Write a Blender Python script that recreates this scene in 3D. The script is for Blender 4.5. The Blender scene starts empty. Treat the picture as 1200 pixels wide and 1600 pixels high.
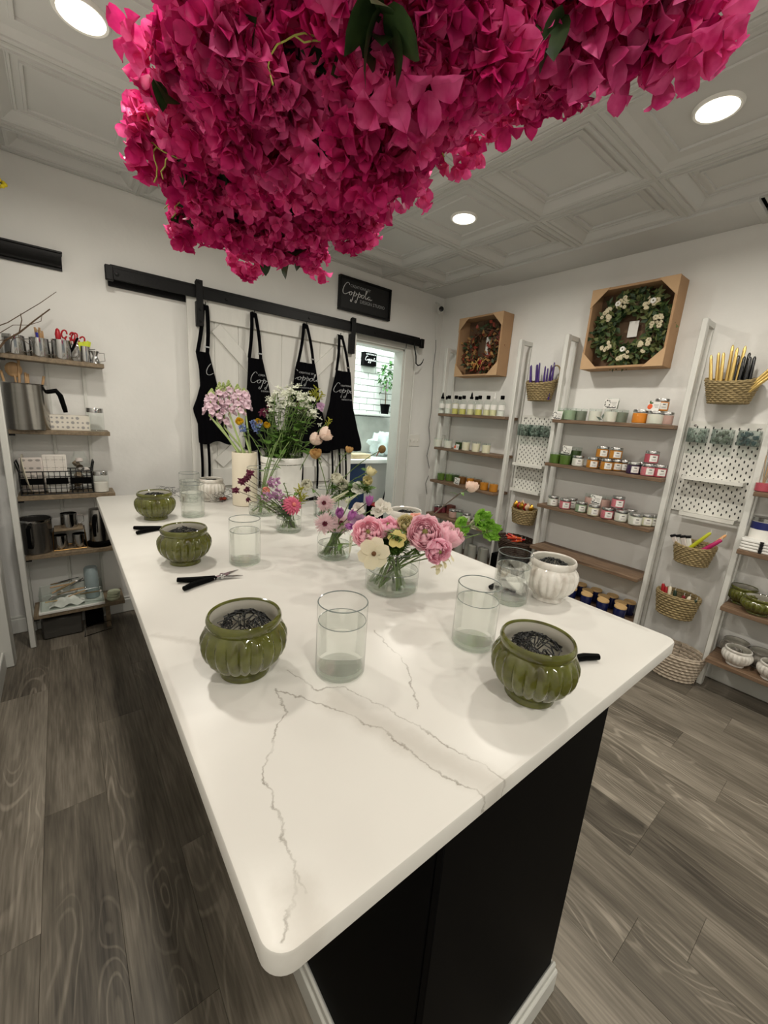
import bpy, math, random
from math import sin, cos, pi, radians as RAD
from mathutils import Vector, Matrix, Quaternion, noise as mnoise

SC = bpy.context.scene
COL = SC.collection
random.seed(7)

# ---------------------------------------------------------------- camera
CAM = Vector((0.0, 0.0, 1.45))
YAW, PITCH, ROLL, FPX = -0.67624441, -0.23031585, -0.07056522, 632.53
RM = (Matrix.Rotation(YAW, 3, 'Z') @ Matrix.Rotation(PITCH, 3, 'X') @ Matrix.Rotation(ROLL, 3, 'Y'))
cam_data = bpy.data.cameras.new('camera')
cam_data.sensor_fit = 'HORIZONTAL'
cam_data.sensor_width = 36.0
cam_data.lens = 36.0 * FPX / 1200.0
cam_data.clip_start = 0.02
cam = bpy.data.objects.new('camera', cam_data)
COL.objects.link(cam)
cr, cf, cu = RM.col[0], RM.col[1], RM.col[2]
cam.matrix_world = Matrix(((cr.x, cu.x, -cf.x, CAM.x), (cr.y, cu.y, -cf.y, CAM.y), (cr.z, cu.z, -cf.z, CAM.z), (0, 0, 0, 1)))
SC.camera = cam

# ---------------------------------------------------------------- world, exposure
world = bpy.data.worlds.new('world')
SC.world = world
world.use_nodes = True
world.node_tree.nodes['Background'].inputs[0].default_value = (1.0, 0.97, 0.92, 1)
world.node_tree.nodes['Background'].inputs[1].default_value = 0.30
SC.view_settings.view_transform = 'Standard'
SC.view_settings.look = 'None'
SC.view_settings.gamma = 1.0
SC.view_settings.use_curve_mapping = False
SC.view_settings.exposure = 0.0
SC.cycles.transparent_max_bounces = 40
SC.cycles.max_bounces = 10
SC.cycles.transmission_bounces = 10
SC.cycles.sample_clamp_indirect = 6.0
LAMP_W = 11.8
BACKROOM_W = 28.0

# ---------------------------------------------------------------- picking points of the place from the photograph's frame
def ray(u, v):
    return RM @ Vector(((u - 600) / FPX, 1.0, -(v - 800) / FPX))
def onX(u, v, x):
    d = ray(u, v); return CAM + d * ((x - CAM.x) / d.x)
def onY(u, v, y):
    d = ray(u, v); return CAM + d * ((y - CAM.y) / d.y)
def onZ(u, v, z):
    d = ray(u, v); return CAM + d * ((z - CAM.z) / d.z)
def atD(u, v, dep):
    return CAM + ray(u, v) * dep
def depth(P):
    return (RM.transposed() @ (Vector(P) - CAM)).y

# ---------------------------------------------------------------- mesh builder
class MB:
    def __init__(s):
        s.v = []; s.f = []; s.sm = []
    def add(s, vs, fs, smooth=False):
        o = len(s.v); s.v.extend([tuple(x) for x in vs])
        for f in fs:
            s.f.append(tuple(i + o for i in f)); s.sm.append(smooth)
        return s
    def box(s, x0, x1, y0, y1, z0, z1, M=None):
        vs = [Vector((x, y, z)) for z in (z0, z1) for y in (y0, y1) for x in (x0, x1)]
        if M: vs = [M @ q for q in vs]
        return s.add(vs, [(0, 2, 3, 1), (4, 5, 7, 6), (0, 1, 5, 4), (2, 6, 7, 3), (0, 4, 6, 2), (1, 3, 7, 5)])
    def cbox(s, x0, x1, y0, y1, z0, z1, c=0.004, M=None):
        """box with chamfered edges"""
        c = min(c, (x1 - x0) * .45, (y1 - y0) * .45, (z1 - z0) * .45)
        xs, ys, zs = (x0, x1), (y0, y1), (z0, z1)
        vs = []; idx = {}
        for i in (0, 1):
            for j in (0, 1):
                for k in (0, 1):
                    sx, sy, sz = (1, -1)[i], (1, -1)[j], (1, -1)[k]
                    for a in range(3):
                        q = [xs[i], ys[j], zs[k]]
                        for b, sg in enumerate((sx, sy, sz)):
                            if b != a: q[b] += sg * c
                        idx[(i, j, k, a)] = len(vs); vs.append(Vector(q))
        fs = []
        g = idx
        for i in (0, 1):
            r = [(i, 0, 0, 0), (i, 1, 0, 0), (i, 1, 1, 0), (i, 0, 1, 0)]
            f = [g[q] for q in r]; fs.append(f if i else f[::-1])
        for j in (0, 1):
            r = [(0, j, 0, 1), (0, j, 1, 1), (1, j, 1, 1), (1, j, 0, 1)]
            f = [g[q] for q in r]; fs.append(f if j else f[::-1])
        for k in (0, 1):
            r = [(0, 0, k, 2), (1, 0, k, 2), (1, 1, k, 2), (0, 1, k, 2)]
            f = [g[q] for q in r]; fs.append(f if k else f[::-1])
        for j in (0, 1):
            for k in (0, 1):
                fs.append([g[(0, j, k, 1)], g[(1, j, k, 1)], g[(1, j, k, 2)], g[(0, j, k, 2)]])
        for i in (0, 1):
            for k in (0, 1):
                fs.append([g[(i, 0, k, 0)], g[(i, 1, k, 0)], g[(i, 1, k, 2)], g[(i, 0, k, 2)]])
        for i in (0, 1):
            for j in (0, 1):
                fs.append([g[(i, j, 0, 0)], g[(i, j, 1, 0)], g[(i, j, 1, 1)], g[(i, j, 0, 1)]])
        for i in (0, 1):
            for j in (0, 1):
                for k in (0, 1):
                    fs.append([g[(i, j, k, 0)], g[(i, j, k, 1)], g[(i, j, k, 2)]])
        if M: vs = [M @ q for q in vs]
        return s.add(vs, fs)
    def lathe(s, prof, n=32, M=None, fl=None, cap0=False, cap1=False, smooth=True):
        """prof [(r,z)], fl(r,z,a) -> radius"""
        vs = []
        for (r, z) in prof:
            for i in range(n):
                a = 2 * pi * i / n
                rr = fl(r, z, a) if fl else r
                vs.append(Vector((rr * cos(a), rr * sin(a), z)))
        fs = []
        for k in range(len(prof) - 1):
            for i in range(n):
                j = (i + 1) % n
                fs.append((k * n + i, k * n + j, (k + 1) * n + j, (k + 1) * n + i))
        if cap0: fs.append(tuple(range(n))[::-1])
        if cap1: fs.append(tuple((len(prof) - 1) * n + i for i in range(n)))
        if M: vs = [M @ q for q in vs]
        return s.add(vs, fs, smooth)
    def tube(s, pts, r, n=6, cap=True, smooth=True):
        pts = [Vector(p) for p in pts]
        if len(pts) < 2: return s
        rs = r if isinstance(r, (list, tuple)) else [r] * len(pts)
        vs = []; up = None
        for i, q in enumerate(pts):
            a = pts[max(0, i - 1)]; b = pts[min(len(pts) - 1, i + 1)]
            t = (b - a)
            if t.length < 1e-9: t = Vector((0, 0, 1))
            t.normalize()
            if up is None:
                up = Vector((0, 0, 1)) if abs(t.z) < .9 else Vector((1, 0, 0))
            sx = t.cross(up)
            if sx.length < 1e-6: sx = t.cross(Vector((0, 1, 0.3)))
            sx.normalize(); up = sx.cross(t).normalized()
            for k in range(n):
                an = 2 * pi * k / n
                vs.append(q + (sx * cos(an) + up * sin(an)) * rs[i])
        fs = []
        for i in range(len(pts) - 1):
            for k in range(n):
                j = (k + 1) % n
                fs.append((i * n + k, i * n + j, (i + 1) * n + j, (i + 1) * n + k))
        if cap:
            fs.append(tuple(range(n))[::-1]); fs.append(tuple((len(pts) - 1) * n + k for k in range(n)))
        return s.add(vs, fs, smooth)
    def prism(s, poly, d, M=None):
        """poly [(x,y)] ccw extruded 0..d in z"""
        n = len(poly)
        vs = [Vector((x, y, 0)) for x, y in poly] + [Vector((x, y, d)) for x, y in poly]
        fs = [tuple(range(n))[::-1], tuple(range(n, 2 * n))] + [(i, (i + 1) % n, n + (i + 1) % n, n + i) for i in range(n)]
        if M: vs = [M @ q for q in vs]
        return s.add(vs, fs)
    def ball(s, c, r, n=10, m=6, sc=(1, 1, 1), M=None):
        prof = [(max(1e-4, sin(pi * k / m)), -cos(pi * k / m)) for k in range(m + 1)]
        T = Matrix.Translation(Vector(c)) @ Matrix.Diagonal((r * sc[0], r * sc[1], r * sc[2], 1))
        if M: T = M @ T
        return s.lathe(prof, n, T)
    def grid(s, fn, nu, nv, smooth=True, closed_u=False):
        vs = [Vector(fn(i / (nu - (0 if closed_u else 1)), j / (nv - 1))) for j in range(nv) for i in range(nu)]
        fs = []
        for j in range(nv - 1):
            for i in range(nu if closed_u else nu - 1):
                k = (i + 1) % nu
                fs.append((j * nu + i, j * nu + k, (j + 1) * nu + k, (j + 1) * nu + i))
        return s.add(vs, fs, smooth)
    def merge(s, other, M=None):
        vs = [M @ Vector(q) for q in other.v] if M else other.v
        o = len(s.v); s.v.extend([tuple(q) for q in vs])
        s.f.extend([tuple(i + o for i in f) for f in other.f]); s.sm.extend(other.sm)
        return s
    def mesh(s, name, mat):
        me = bpy.data.meshes.new(name)
        me.from_pydata(s.v, [], s.f)
        me.polygons.foreach_set('use_smooth', s.sm)
        if mat: me.materials.append(mat)
        me.validate(); me.update()
        return me

def recalc(me):
    import bmesh
    b = bmesh.new(); b.from_mesh(me); bmesh.ops.recalc_face_normals(b, faces=b.faces[:]); b.to_mesh(me); b.free(); me.update(); me.set_sharp_from_angle(angle=RAD(42))
    return me

def obj(name, mb, mat, parent=None, loc=None, rot=None, scale=None, mods=None):
    """link one mesh object; mb may be an MB or an existing mesh"""
    me = recalc(mb.mesh(name, mat)) if isinstance(mb, MB) else mb
    o = bpy.data.objects.new(name, me)
    COL.objects.link(o)
    if parent: o.parent = parent
    if loc is not None: o.location = loc
    if rot is not None: o.rotation_euler = rot
    if scale is not None: o.scale = scale if isinstance(scale, (tuple, list, Vector)) else (scale,) * 3
    return o
def tag(o, label=None, cat=None, group=None, kind=None):
    if label: o['label'] = label
    if cat: o['category'] = cat
    if group: o['group'] = group
    if kind: o['kind'] = kind
    return o
def thing(name, label, cat, loc=(0, 0, 0), rotz=0.0, group=None, scale=None):
    o = bpy.data.objects.new(name, None); COL.objects.link(o)
    o.empty_display_size = 0.05
    o.location = loc; o.rotation_euler = (0, 0, rotz)
    if scale is not None: o.scale = (scale,) * 3
    return tag(o, label, cat, group)
def dup(root, label, loc=None, rotz=None, group=None, scale=None):
    """copy a thing with its parts and sub-parts, sharing mesh data"""
    r = root.copy(); COL.objects.link(r)
    if loc is not None: r.location = loc
    if rotz is not None: r.rotation_euler = (0, 0, rotz)
    if scale is not None: r.scale = (scale,) * 3
    r['label'] = label
    if group: r['group'] = group
    for ch in root.children:
        c = ch.copy(); COL.objects.link(c); c.parent = r
        for g in ch.children:
            d = g.copy(); COL.objects.link(d); d.parent = c
    return r
def struct(name, mb, mat, parent=None, **k):
    o = obj(name, mb, mat, parent, **k)
    if parent is None: o['kind'] = 'structure'
    return o

# ---------------------------------------------------------------- materials
MATS = {}
def srgb(r, g=None, b=None):
    if g is None: r, g, b = r
    f = lambda c: (c / 255 / 12.92) if c / 255 <= .04045 else ((c / 255 + .055) / 1.055) ** 2.4
    return (f(r), f(g), f(b), 1)
def nn(nt, t, **k):
    n = nt.nodes.new(t)
    for a, b in k.items(): setattr(n, a, b)
    return n
def mat(name, c, rough=.6, metal=0., var=.08, nscale=12., bump=0., bscale=60., spec=None, trans=0., ior=None, coat=0., sheen=0., emit=None, estr=0., stretch=None, objrand=0., sss=0.):
    if name in MATS: return MATS[name]
    m = bpy.data.materials.new(name); m.use_nodes = True; MATS[name] = m
    nt = m.node_tree; b = nt.nodes['Principled BSDF']
    col = srgb(c)
    b.inputs['Roughness'].default_value = rough
    b.inputs['Metallic'].default_value = metal
    if spec is not None: b.inputs['Specular IOR Level'].default_value = spec
    if trans: b.inputs['Transmission Weight'].default_value = trans
    if ior: b.inputs['IOR'].default_value = ior
    if coat: b.inputs['Coat Weight'].default_value = coat; b.inputs['Coat Roughness'].default_value = .05
    if sheen: b.inputs['Sheen Weight'].default_value = sheen
    if sss:
        b.inputs['Subsurface Weight'].default_value = sss; b.inputs['Subsurface Scale'].default_value = .01
    if emit: b.inputs['Emission Color'].default_value = srgb(emit); b.inputs['Emission Strength'].default_value = estr
    tc = nn(nt, 'ShaderNodeTexCoord')
    src = tc.outputs['Object']
    if stretch:
        mp = nn(nt, 'ShaderNodeMapping'); mp.inputs['Scale'].default_value = stretch
        nt.links.new(src, mp.inputs[0]); src = mp.outputs[0]
    nz = nn(nt, 'ShaderNodeTexNoise'); nz.inputs['Scale'].default_value = nscale; nz.inputs['Detail'].default_value = 4
    nt.links.new(src, nz.inputs['Vector'])
    mr = nn(nt, 'ShaderNodeMapRange'); mr.inputs[1].default_value = .25; mr.inputs[2].default_value = .75
    mr.inputs[3].default_value = 1 - var; mr.inputs[4].default_value = 1 + var
    nt.links.new(nz.outputs['Fac'], mr.inputs[0])
    val = mr.outputs[0]
    if objrand:
        oi = nn(nt, 'ShaderNodeObjectInfo')
        m2 = nn(nt, 'ShaderNodeMapRange'); m2.inputs[3].default_value = 1 - objrand; m2.inputs[4].default_value = 1 + objrand
        nt.links.new(oi.outputs['Random'], m2.inputs[0])
        mu = nn(nt, 'ShaderNodeMath', operation='MULTIPLY'); nt.links.new(val, mu.inputs[0]); nt.links.new(m2.outputs[0], mu.inputs[1]); val = mu.outputs[0]
    vm = nn(nt, 'ShaderNodeVectorMath', operation='SCALE'); vm.inputs[0].default_value = col[:3]
    nt.links.new(val, vm.inputs['Scale'])
    nt.links.new(vm.outputs[0], b.inputs['Base Color'])
    if bump:
        n2 = nn(nt, 'ShaderNodeTexNoise'); n2.inputs['Scale'].default_value = bscale; n2.inputs['Detail'].default_value = 3
        nt.links.new(src, n2.inputs['Vector'])
        bp = nn(nt, 'ShaderNodeBump'); bp.inputs['Strength'].default_value = bump; bp.inputs['Distance'].default_value = .01
        nt.links.new(n2.outputs['Fac'], bp.inputs['Height']); nt.links.new(bp.outputs[0], b.inputs['Normal'])
    return m

def glass_mat(name, tint=(255, 255, 255), edge=.9, rough=.02):
    """thin clear glass: see-through, with Fresnel reflections and slightly tinted edges"""
    m = bpy.data.materials.new(name); m.use_nodes = True; MATS[name] = m
    nt = m.node_tree; nt.nodes.clear()
    out = nn(nt, 'ShaderNodeOutputMaterial')
    lw = nn(nt, 'ShaderNodeLayerWeight'); lw.inputs['Blend'].default_value = .5
    ramp = nn(nt, 'ShaderNodeMapRange'); ramp.inputs[1].default_value = .80; ramp.inputs[2].default_value = 1.0
    ramp.inputs[3].default_value = 1.0; ramp.inputs[4].default_value = edge
    nt.links.new(lw.outputs['Facing'], ramp.inputs[0])
    nz = nn(nt, 'ShaderNodeTexNoise'); nz.inputs['Scale'].default_value = 8
    tn = nn(nt, 'ShaderNodeVectorMath', operation='SCALE'); tn.inputs[0].default_value = srgb(tint)[:3]
    nt.links.new(ramp.outputs[0], tn.inputs['Scale'])
    tr = nn(nt, 'ShaderNodeBsdfTransparent'); nt.links.new(tn.outputs[0], tr.inputs[0])
    gl = nn(nt, 'ShaderNodeBsdfGlossy'); gl.inputs['Roughness'].default_value = rough
    pw = nn(nt, 'ShaderNodeMath', operation='POWER'); pw.inputs[1].default_value = 5; nt.links.new(lw.outputs['Facing'], pw.inputs[0])
    fr = nn(nt, 'ShaderNodeMath', operation='MULTIPLY_ADD'); fr.inputs[1].default_value = .7; fr.inputs[2].default_value = .035; nt.links.new(pw.outputs[0], fr.inputs[0])
    mx = nn(nt, 'ShaderNodeMixShader')
    nt.links.new(fr.outputs[0], mx.inputs[0]); nt.links.new(tr.outputs[0], mx.inputs[1]); nt.links.new(gl.outputs[0], mx.inputs[2])
    nt.links.new(mx.outputs[0], out.inputs[0])
    return m
def water_mat(name, tint=(254, 255, 254), clear=.5):
    m = bpy.data.materials.new(name); m.use_nodes = True; MATS[name] = m
    nt = m.node_tree; nt.nodes.clear()
    out = nn(nt, 'ShaderNodeOutputMaterial')
    tr = nn(nt, 'ShaderNodeBsdfTransparent'); tr.inputs[0].default_value = srgb(tint)
    gs = nn(nt, 'ShaderNodeBsdfGlass'); gs.inputs['IOR'].default_value = 1.33; gs.inputs['Roughness'].default_value = 0
    gs.inputs[0].default_value = srgb(tint)
    nz = nn(nt, 'ShaderNodeTexNoise'); nz.inputs['Scale'].default_value = 25
    bp = nn(nt, 'ShaderNodeBump'); bp.inputs['Strength'].default_value = .03; nt.links.new(nz.outputs[0], bp.inputs['Height'])
    nt.links.new(bp.outputs[0], gs.inputs['Normal'])
    mx = nn(nt, 'ShaderNodeMixShader'); mx.inputs[0].default_value = 1 - clear
    nt.links.new(tr.outputs[0], mx.inputs[1]); nt.links.new(gs.outputs[0], mx.inputs[2])
    nt.links.new(mx.outputs[0], out.inputs[0])
    return m
def emit_mat(name, c, s):
    m = bpy.data.materials.new(name); m.use_nodes = True; MATS[name] = m
    nt = m.node_tree; nt.nodes.clear()
    out = nn(nt, 'ShaderNodeOutputMaterial'); e = nn(nt, 'ShaderNodeEmission')
    e.inputs[0].default_value = srgb(c); e.inputs[1].default_value = s
    nt.links.new(e.outputs[0], out.inputs[0])
    return m
# ================================================================ setting
XW, YW, ZC = 3.08, 3.12, 2.62          # right wall, back wall, ceiling
XL, YN = -0.36, -2.2                   # left wall face, wall behind the camera
M_wall = mat('painted_plaster', (230, 229, 225), .75, var=.075, nscale=1.6, bump=.12, bscale=26)
M_trim = mat('white_trim_paint', (214, 214, 208), .45, var=.03, nscale=6)
M_ceil = mat('ceiling_tile_paint', (206, 206, 203), .6, var=.03, nscale=5)
M_dark = mat('dark_gap', (18, 17, 16), .9)
M_black = mat('black_metal', (7, 7, 8), .5, spec=.3, var=.15, bump=.1, bscale=90)
M_blackpaint = mat('black_panel_paint', (2, 2, 2.5), .6, var=.1, spec=.06)

def plank_mat():
    m = bpy.data.materials.new('grey_vinyl_plank'); m.use_nodes = True
    nt = m.node_tree; b = nt.nodes['Principled BSDF']; b.inputs['Roughness'].default_value = .45
    b.inputs['Specular IOR Level'].default_value = .35
    tc = nn(nt, 'ShaderNodeTexCoord'); oi = nn(nt, 'ShaderNodeObjectInfo')
    sc = nn(nt, 'ShaderNodeMath', operation='MULTIPLY'); sc.inputs[1].default_value = 53.
    nt.links.new(oi.outputs['Random'], sc.inputs[0])
    cx = nn(nt, 'ShaderNodeCombineXYZ')
    for i in range(3): nt.links.new(sc.outputs[0], cx.inputs[i])
    ad = nn(nt, 'ShaderNodeVectorMath', operation='ADD'); nt.links.new(tc.outputs['Object'], ad.inputs[0]); nt.links.new(cx.outputs[0], ad.inputs[1])
    def noi(scale, st, det=5, dist=0.):
        mp = nn(nt, 'ShaderNodeMapping'); mp.inputs['Scale'].default_value = st
        nt.links.new(ad.outputs[0], mp.inputs[0])
        z = nn(nt, 'ShaderNodeTexNoise'); z.inputs['Scale'].default_value = scale; z.inputs['Detail'].default_value = det
        z.inputs['Distortion'].default_value = dist
        nt.links.new(mp.outputs[0], z.inputs['Vector']); return z.outputs['Fac']
    broad = noi(3.2, (3.2, .45, 1)); fine = noi(60, (2.2, .12, 1), 3); cat = noi(4.5, (1.6, .3, 1), 1, .9)
    # cathedral grain: bands of the distorted noise
    m1 = nn(nt, 'ShaderNodeMath', operation='MULTIPLY'); m1.inputs[1].default_value = 70; nt.links.new(cat, m1.inputs[0])
    m2 = nn(nt, 'ShaderNodeMath', operation='SINE'); nt.links.new(m1.outputs[0], m2.inputs[0])
    r1 = nn(nt, 'ShaderNodeMapRange'); r1.inputs[1].default_value = .55; r1.inputs[2].default_value = 1; r1.inputs[3].default_value = 0; r1.inputs[4].default_value = .24
    nt.links.new(m2.outputs[0], r1.inputs[0])
    patch = noi(1.6, (2, .6, 1), 2)
    r2 = nn(nt, 'ShaderNodeMapRange'); r2.inputs[1].default_value = .5; r2.inputs[2].default_value = .62; nt.links.new(patch, r2.inputs[0])
    g = nn(nt, 'ShaderNodeMath', operation='MULTIPLY'); nt.links.new(r1.outputs[0], g.inputs[0]); nt.links.new(r2.outputs[0], g.inputs[1])
    a1 = nn(nt, 'ShaderNodeMath', operation='MULTIPLY_ADD'); a1.inputs[1].default_value = .75; nt.links.new(broad, a1.inputs[0])
    f1 = nn(nt, 'ShaderNodeMath', operation='MULTIPLY_ADD'); f1.inputs[1].default_value = .55; f1.inputs[2].default_value = -.2; nt.links.new(fine, f1.inputs[0])
    nt.links.new(f1.outputs[0], a1.inputs[2])
    a2 = nn(nt, 'ShaderNodeMath', operation='ADD'); nt.links.new(a1.outputs[0], a2.inputs[0]); nt.links.new(g.outputs[0], a2.inputs[1])
    rr = nn(nt, 'ShaderNodeMapRange'); rr.inputs[3].default_value = -.13; rr.inputs[4].default_value = .13; nt.links.new(oi.outputs['Random'], rr.inputs[0])
    a3 = nn(nt, 'ShaderNodeMath', operation='ADD'); nt.links.new(a2.outputs[0], a3.inputs[0]); nt.links.new(rr.outputs[0], a3.inputs[1])
    cr_ = nn(nt, 'ShaderNodeValToRGB'); e = cr_.color_ramp.elements
    e[0].position = .12; e[0].color = srgb(54, 49, 43); e[1].position = .92; e[1].color = srgb(164, 155, 141)
    k = e.new(.45); k.color = srgb(104, 97, 86)
    nt.links.new(a3.outputs[0], cr_.inputs[0]); nt.links.new(cr_.outputs[0], b.inputs['Base Color'])
    bp = nn(nt, 'ShaderNodeBump'); bp.inputs['Strength'].default_value = .08; bp.inputs['Distance'].default_value = .004
    nt.links.new(fine, bp.inputs['Height']); nt.links.new(bp.outputs[0], b.inputs['Normal'])
    return m
M_plank = plank_mat()

# floor: a dark underlay, every plank on it a piece of its own
floor = struct('floor', MB().box(-1.1, XW + .02, YN, YW + .02, -.03, -.004), M_dark)
ends = {-2: 1.17, -1: 1.573, 0: .775, 1: 1.2, 7: .063, 8: .287}
PW, PL = .18, 1.215
k = -6
while .013 + PW * k < XW:
    x0 = .013 + PW * k; x1 = min(x0 + PW, XW + .01)
    e = ends.get(k, (k * .437 + .11 * (k % 3)) % PL)
    y = e - PL * 4
    while y < YW:
        ya, yb = max(y, YN), min(y + PL, YW + .01)
        if yb - ya > .03:
            obj('floor_plank', MB().cbox(-(x1 - x0) / 2 + .0002, (x1 - x0) / 2 - .0002, -(yb - ya) / 2 + .0002, (yb - ya) / 2 - .0002, -.004, 0, .0006), M_plank, floor, loc=((x0 + x1) / 2, (ya + yb) / 2, 0))
        y += PL
    k += 1

# walls
OX0, OX1, OZ = 1.72, 2.615, 2.075       # doorway to the back room
w = MB()
w.box(-1.1, OX0, YW, YW + .13, 0, ZC + .15); w.box(OX1, XW + .13, YW, YW + .13, 0, ZC + .15); w.box(OX0, OX1, YW, YW + .13, OZ, ZC + .15)
struct('wall_back', w, M_wall)
struct('wall_right', MB().box(XW, XW + .13, YN, YW + .13, 0, ZC + .15), M_wall)
struct('wall_left', MB().box(XL - .12, XL, YN, 2.72, 0, ZC + .15), M_wall)
struct('wall_side', MB().box(-1.22, -1.1, 2.0, YW + .13, 0, ZC + .15), M_wall)
wf = MB().box(XL - .12, XW + .13, YN - .13, YN, 0, .55).box(XL - .12, XW + .13, YN - .13, YN, 2.45, ZC + .15).box(XL - .12, XL + .25, YN - .13, YN, .55, 2.45).box(XW - .25, XW + .13, YN - .13, YN, .55, 2.45)
struct('wall_front', wf, M_wall)
wn = struct('fill_window_1', MB().cbox(XL + .25, XW - .25, YN - .09, YN - .03, .55, .6, .004).cbox(XL + .25, XW - .25, YN - .09, YN - .03, 2.4, 2.45, .004).cbox(XL + .25, XL + .3, YN - .09, YN - .03, .6, 2.4, .004).cbox(XW - .3, XW - .25, YN - .09, YN - .03, .6, 2.4, .004).cbox(1.33, 1.38, YN - .09, YN - .03, .6, 2.4, .004), M_trim)  # window added behind the camera to let fill light in
M_fillpane = glass_mat('fill_window_glass', (248, 252, 252), .9)
for a_, b_ in ((XL + .3, 1.33), (1.38, XW - .3)): obj('pane', MB().box(a_, b_, YN - .064, YN - .058, .6, 2.4), M_fillpane, wn)
# casings and baseboards
t = MB().cbox(XL - .02, XL + .052, 2.70, 2.785, 0, 2.2, .006)
struct('trim_1', t, M_trim)
t = MB().cbox(OX1, OX1 + .115, YW - .02, YW, 0, OZ + .11, .005); t.cbox(OX0 - .1, OX1, YW - .02, YW, OZ, OZ + .11, .005)
t.cbox(OX1 + .115, OX1 + .13, YW - .03, YW, 0, OZ + .125, .004)
struct('trim_2', t, M_trim)
struct('trim_3', MB().box(OX1 - .015, OX1, YW, YW + .13, 0, OZ).box(OX0, OX1, YW, YW + .13, OZ - .015, OZ), M_trim)
def baseboard(name, x0, x1, y0, y1, ax):
    m = MB()
    if ax == 'x': m.cbox(x0, x1, y0, y1, 0, .095, .004); m.cbox(x0, x1, y0 + .006, y1, .095, .112, .005)
    else: m.cbox(x0, x1, y0, y1, 0, .095, .004); m.cbox(x0 + .006, x1, y0, y1, .095, .112, .005)
    struct(name, m, M_trim)
baseboard('baseboard_back', -1.1, OX0 - .1, YW - .016, YW, 'x')
baseboard('baseboard_corner', OX1 + .13, XW, YW - .016, YW, 'x')
baseboard('baseboard_right', XW - .016, XW, YN, YW - .016, 'y')
struct('baseboard_left', MB().cbox(XL, XL + .016, YN, 2.70, 0, .1, .004), M_trim)

# ceiling of pressed tiles, each a piece of its own
ceiling = struct('ceiling', MB().box(-1.2, XW + .1, YN, YW + .1, ZC + .06, ZC + .1), M_dark)
M_grid = mat('ceiling_grid_paint', (196, 196, 192), .6, var=.03)
def frame_rings(m, steps, hx, hy, z0=0):
    """concentric rectangular steps [(inset, z)]"""
    rings = []
    for ins, z in steps:
        rings.append([(-hx + ins, -hy + ins, z), (hx - ins, -hy + ins, z), (hx - ins, hy - ins, z), (-hx + ins, hy - ins, z)])
    vs = [Vector(q) for r in rings for q in r]; fs = []
    for k in range(len(rings) - 1):
        for i in range(4):
            j = (i + 1) % 4
            fs.append((k * 4 + i, (k + 1) * 4 + i, (k + 1) * 4 + j, k * 4 + j))
    n = (len(rings) - 1) * 4; fs.append((n, n + 3, n + 2, n + 1))
    return m.add(vs, fs)
STEPS_A = [(.0, .012), (.0, 0), (.022, 0), (.024, .006), (.034, .006), (.036, .0), (.05, .004), (.085, .034), (.09, .034), (.092, .028), (.1, .028), (.102, .034), (.125, .034), (.127, .027), (.137, .027), (.139, .036)]
STEPS_B = [(.0, .012), (.0, 0), (.022, 0), (.024, .005), (.034, .005), (.036, .0), (.07, .012), (.075, .012), (.115, .012), (.117, .005), (.129, .005), (.131, .014)]
T = .61
tile_me = {}
LAMPS = [(0.165, 1.925), (1.995, .705), (1.995, 1.925), (.165, .705), (.165, -.515), (1.995, -.515), (.165, -1.735), (1.995, -1.735)]  # past the third: unseen lamps assumed along the grid, added for light
xs = [-.75 - T, -.75 + 0, -.14, .47, 1.08, 1.69, 2.30, 2.80]
xs = [-1.2, -.75, -.14, .47, 1.08, 1.69, 2.30, 2.79]
ys = [-2.2, -2.04, -1.43, -.82, -.21, .40, 1.01, 1.62, 2.23, 2.84, 3.106]
def lamp_at(cx, cy): return any(abs(cx - a) < .1 and abs(cy - b) < .1 for a, b in LAMPS)
for i in range(len(xs) - 1):
    for j in range(len(ys) - 1):
        hx, hy = (xs[i + 1] - xs[i]) / 2 - .006, (ys[j + 1] - ys[j]) / 2 - .006
        cx, cy = (xs[i] + xs[i + 1]) / 2, (ys[j] + ys[j + 1]) / 2
        lp = lamp_at(cx, cy)
        key = (round(hx, 3), round(hy, 3), lp)
        if key not in tile_me:
            lim = min(hx, hy) - .01
            st = [q for q in (STEPS_B if lp else STEPS_A) if q[0] < lim]
            tile_me[key] = frame_rings(MB(), st, hx, hy).mesh('ceiling_tile', M_ceil)
        obj('ceiling_tile', tile_me[key], None, ceiling, loc=(cx, cy, ZC))
g = MB()
for x in xs[1:]: g.box(x - .007, x + .007, YN, YW, ZC - .004, ZC + .004)
obj('ceiling_grid', g, M_grid, ceiling)
g = MB()
for y in ys[1:]: g.box(-1.2, 2.79, y - .007, y + .007, ZC - .003, ZC + .004)
obj('ceiling_grid', g, M_grid, ceiling)
t = MB().cbox(2.775, XW - .002, .72, 2.44, ZC - .014, ZC + .004, .003)
t.cbox(2.775, XW - .002, .72, .755, ZC - .02, ZC - .01, .003)
struct('trim_4', t, M_ceil)
struct('trim_5', MB().cbox(2.79, XW, 2.455, YW, ZC - .004, ZC + .02, .003).cbox(2.79, XW, YN, .705, ZC - .004, ZC + .02, .003), M_ceil)

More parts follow.
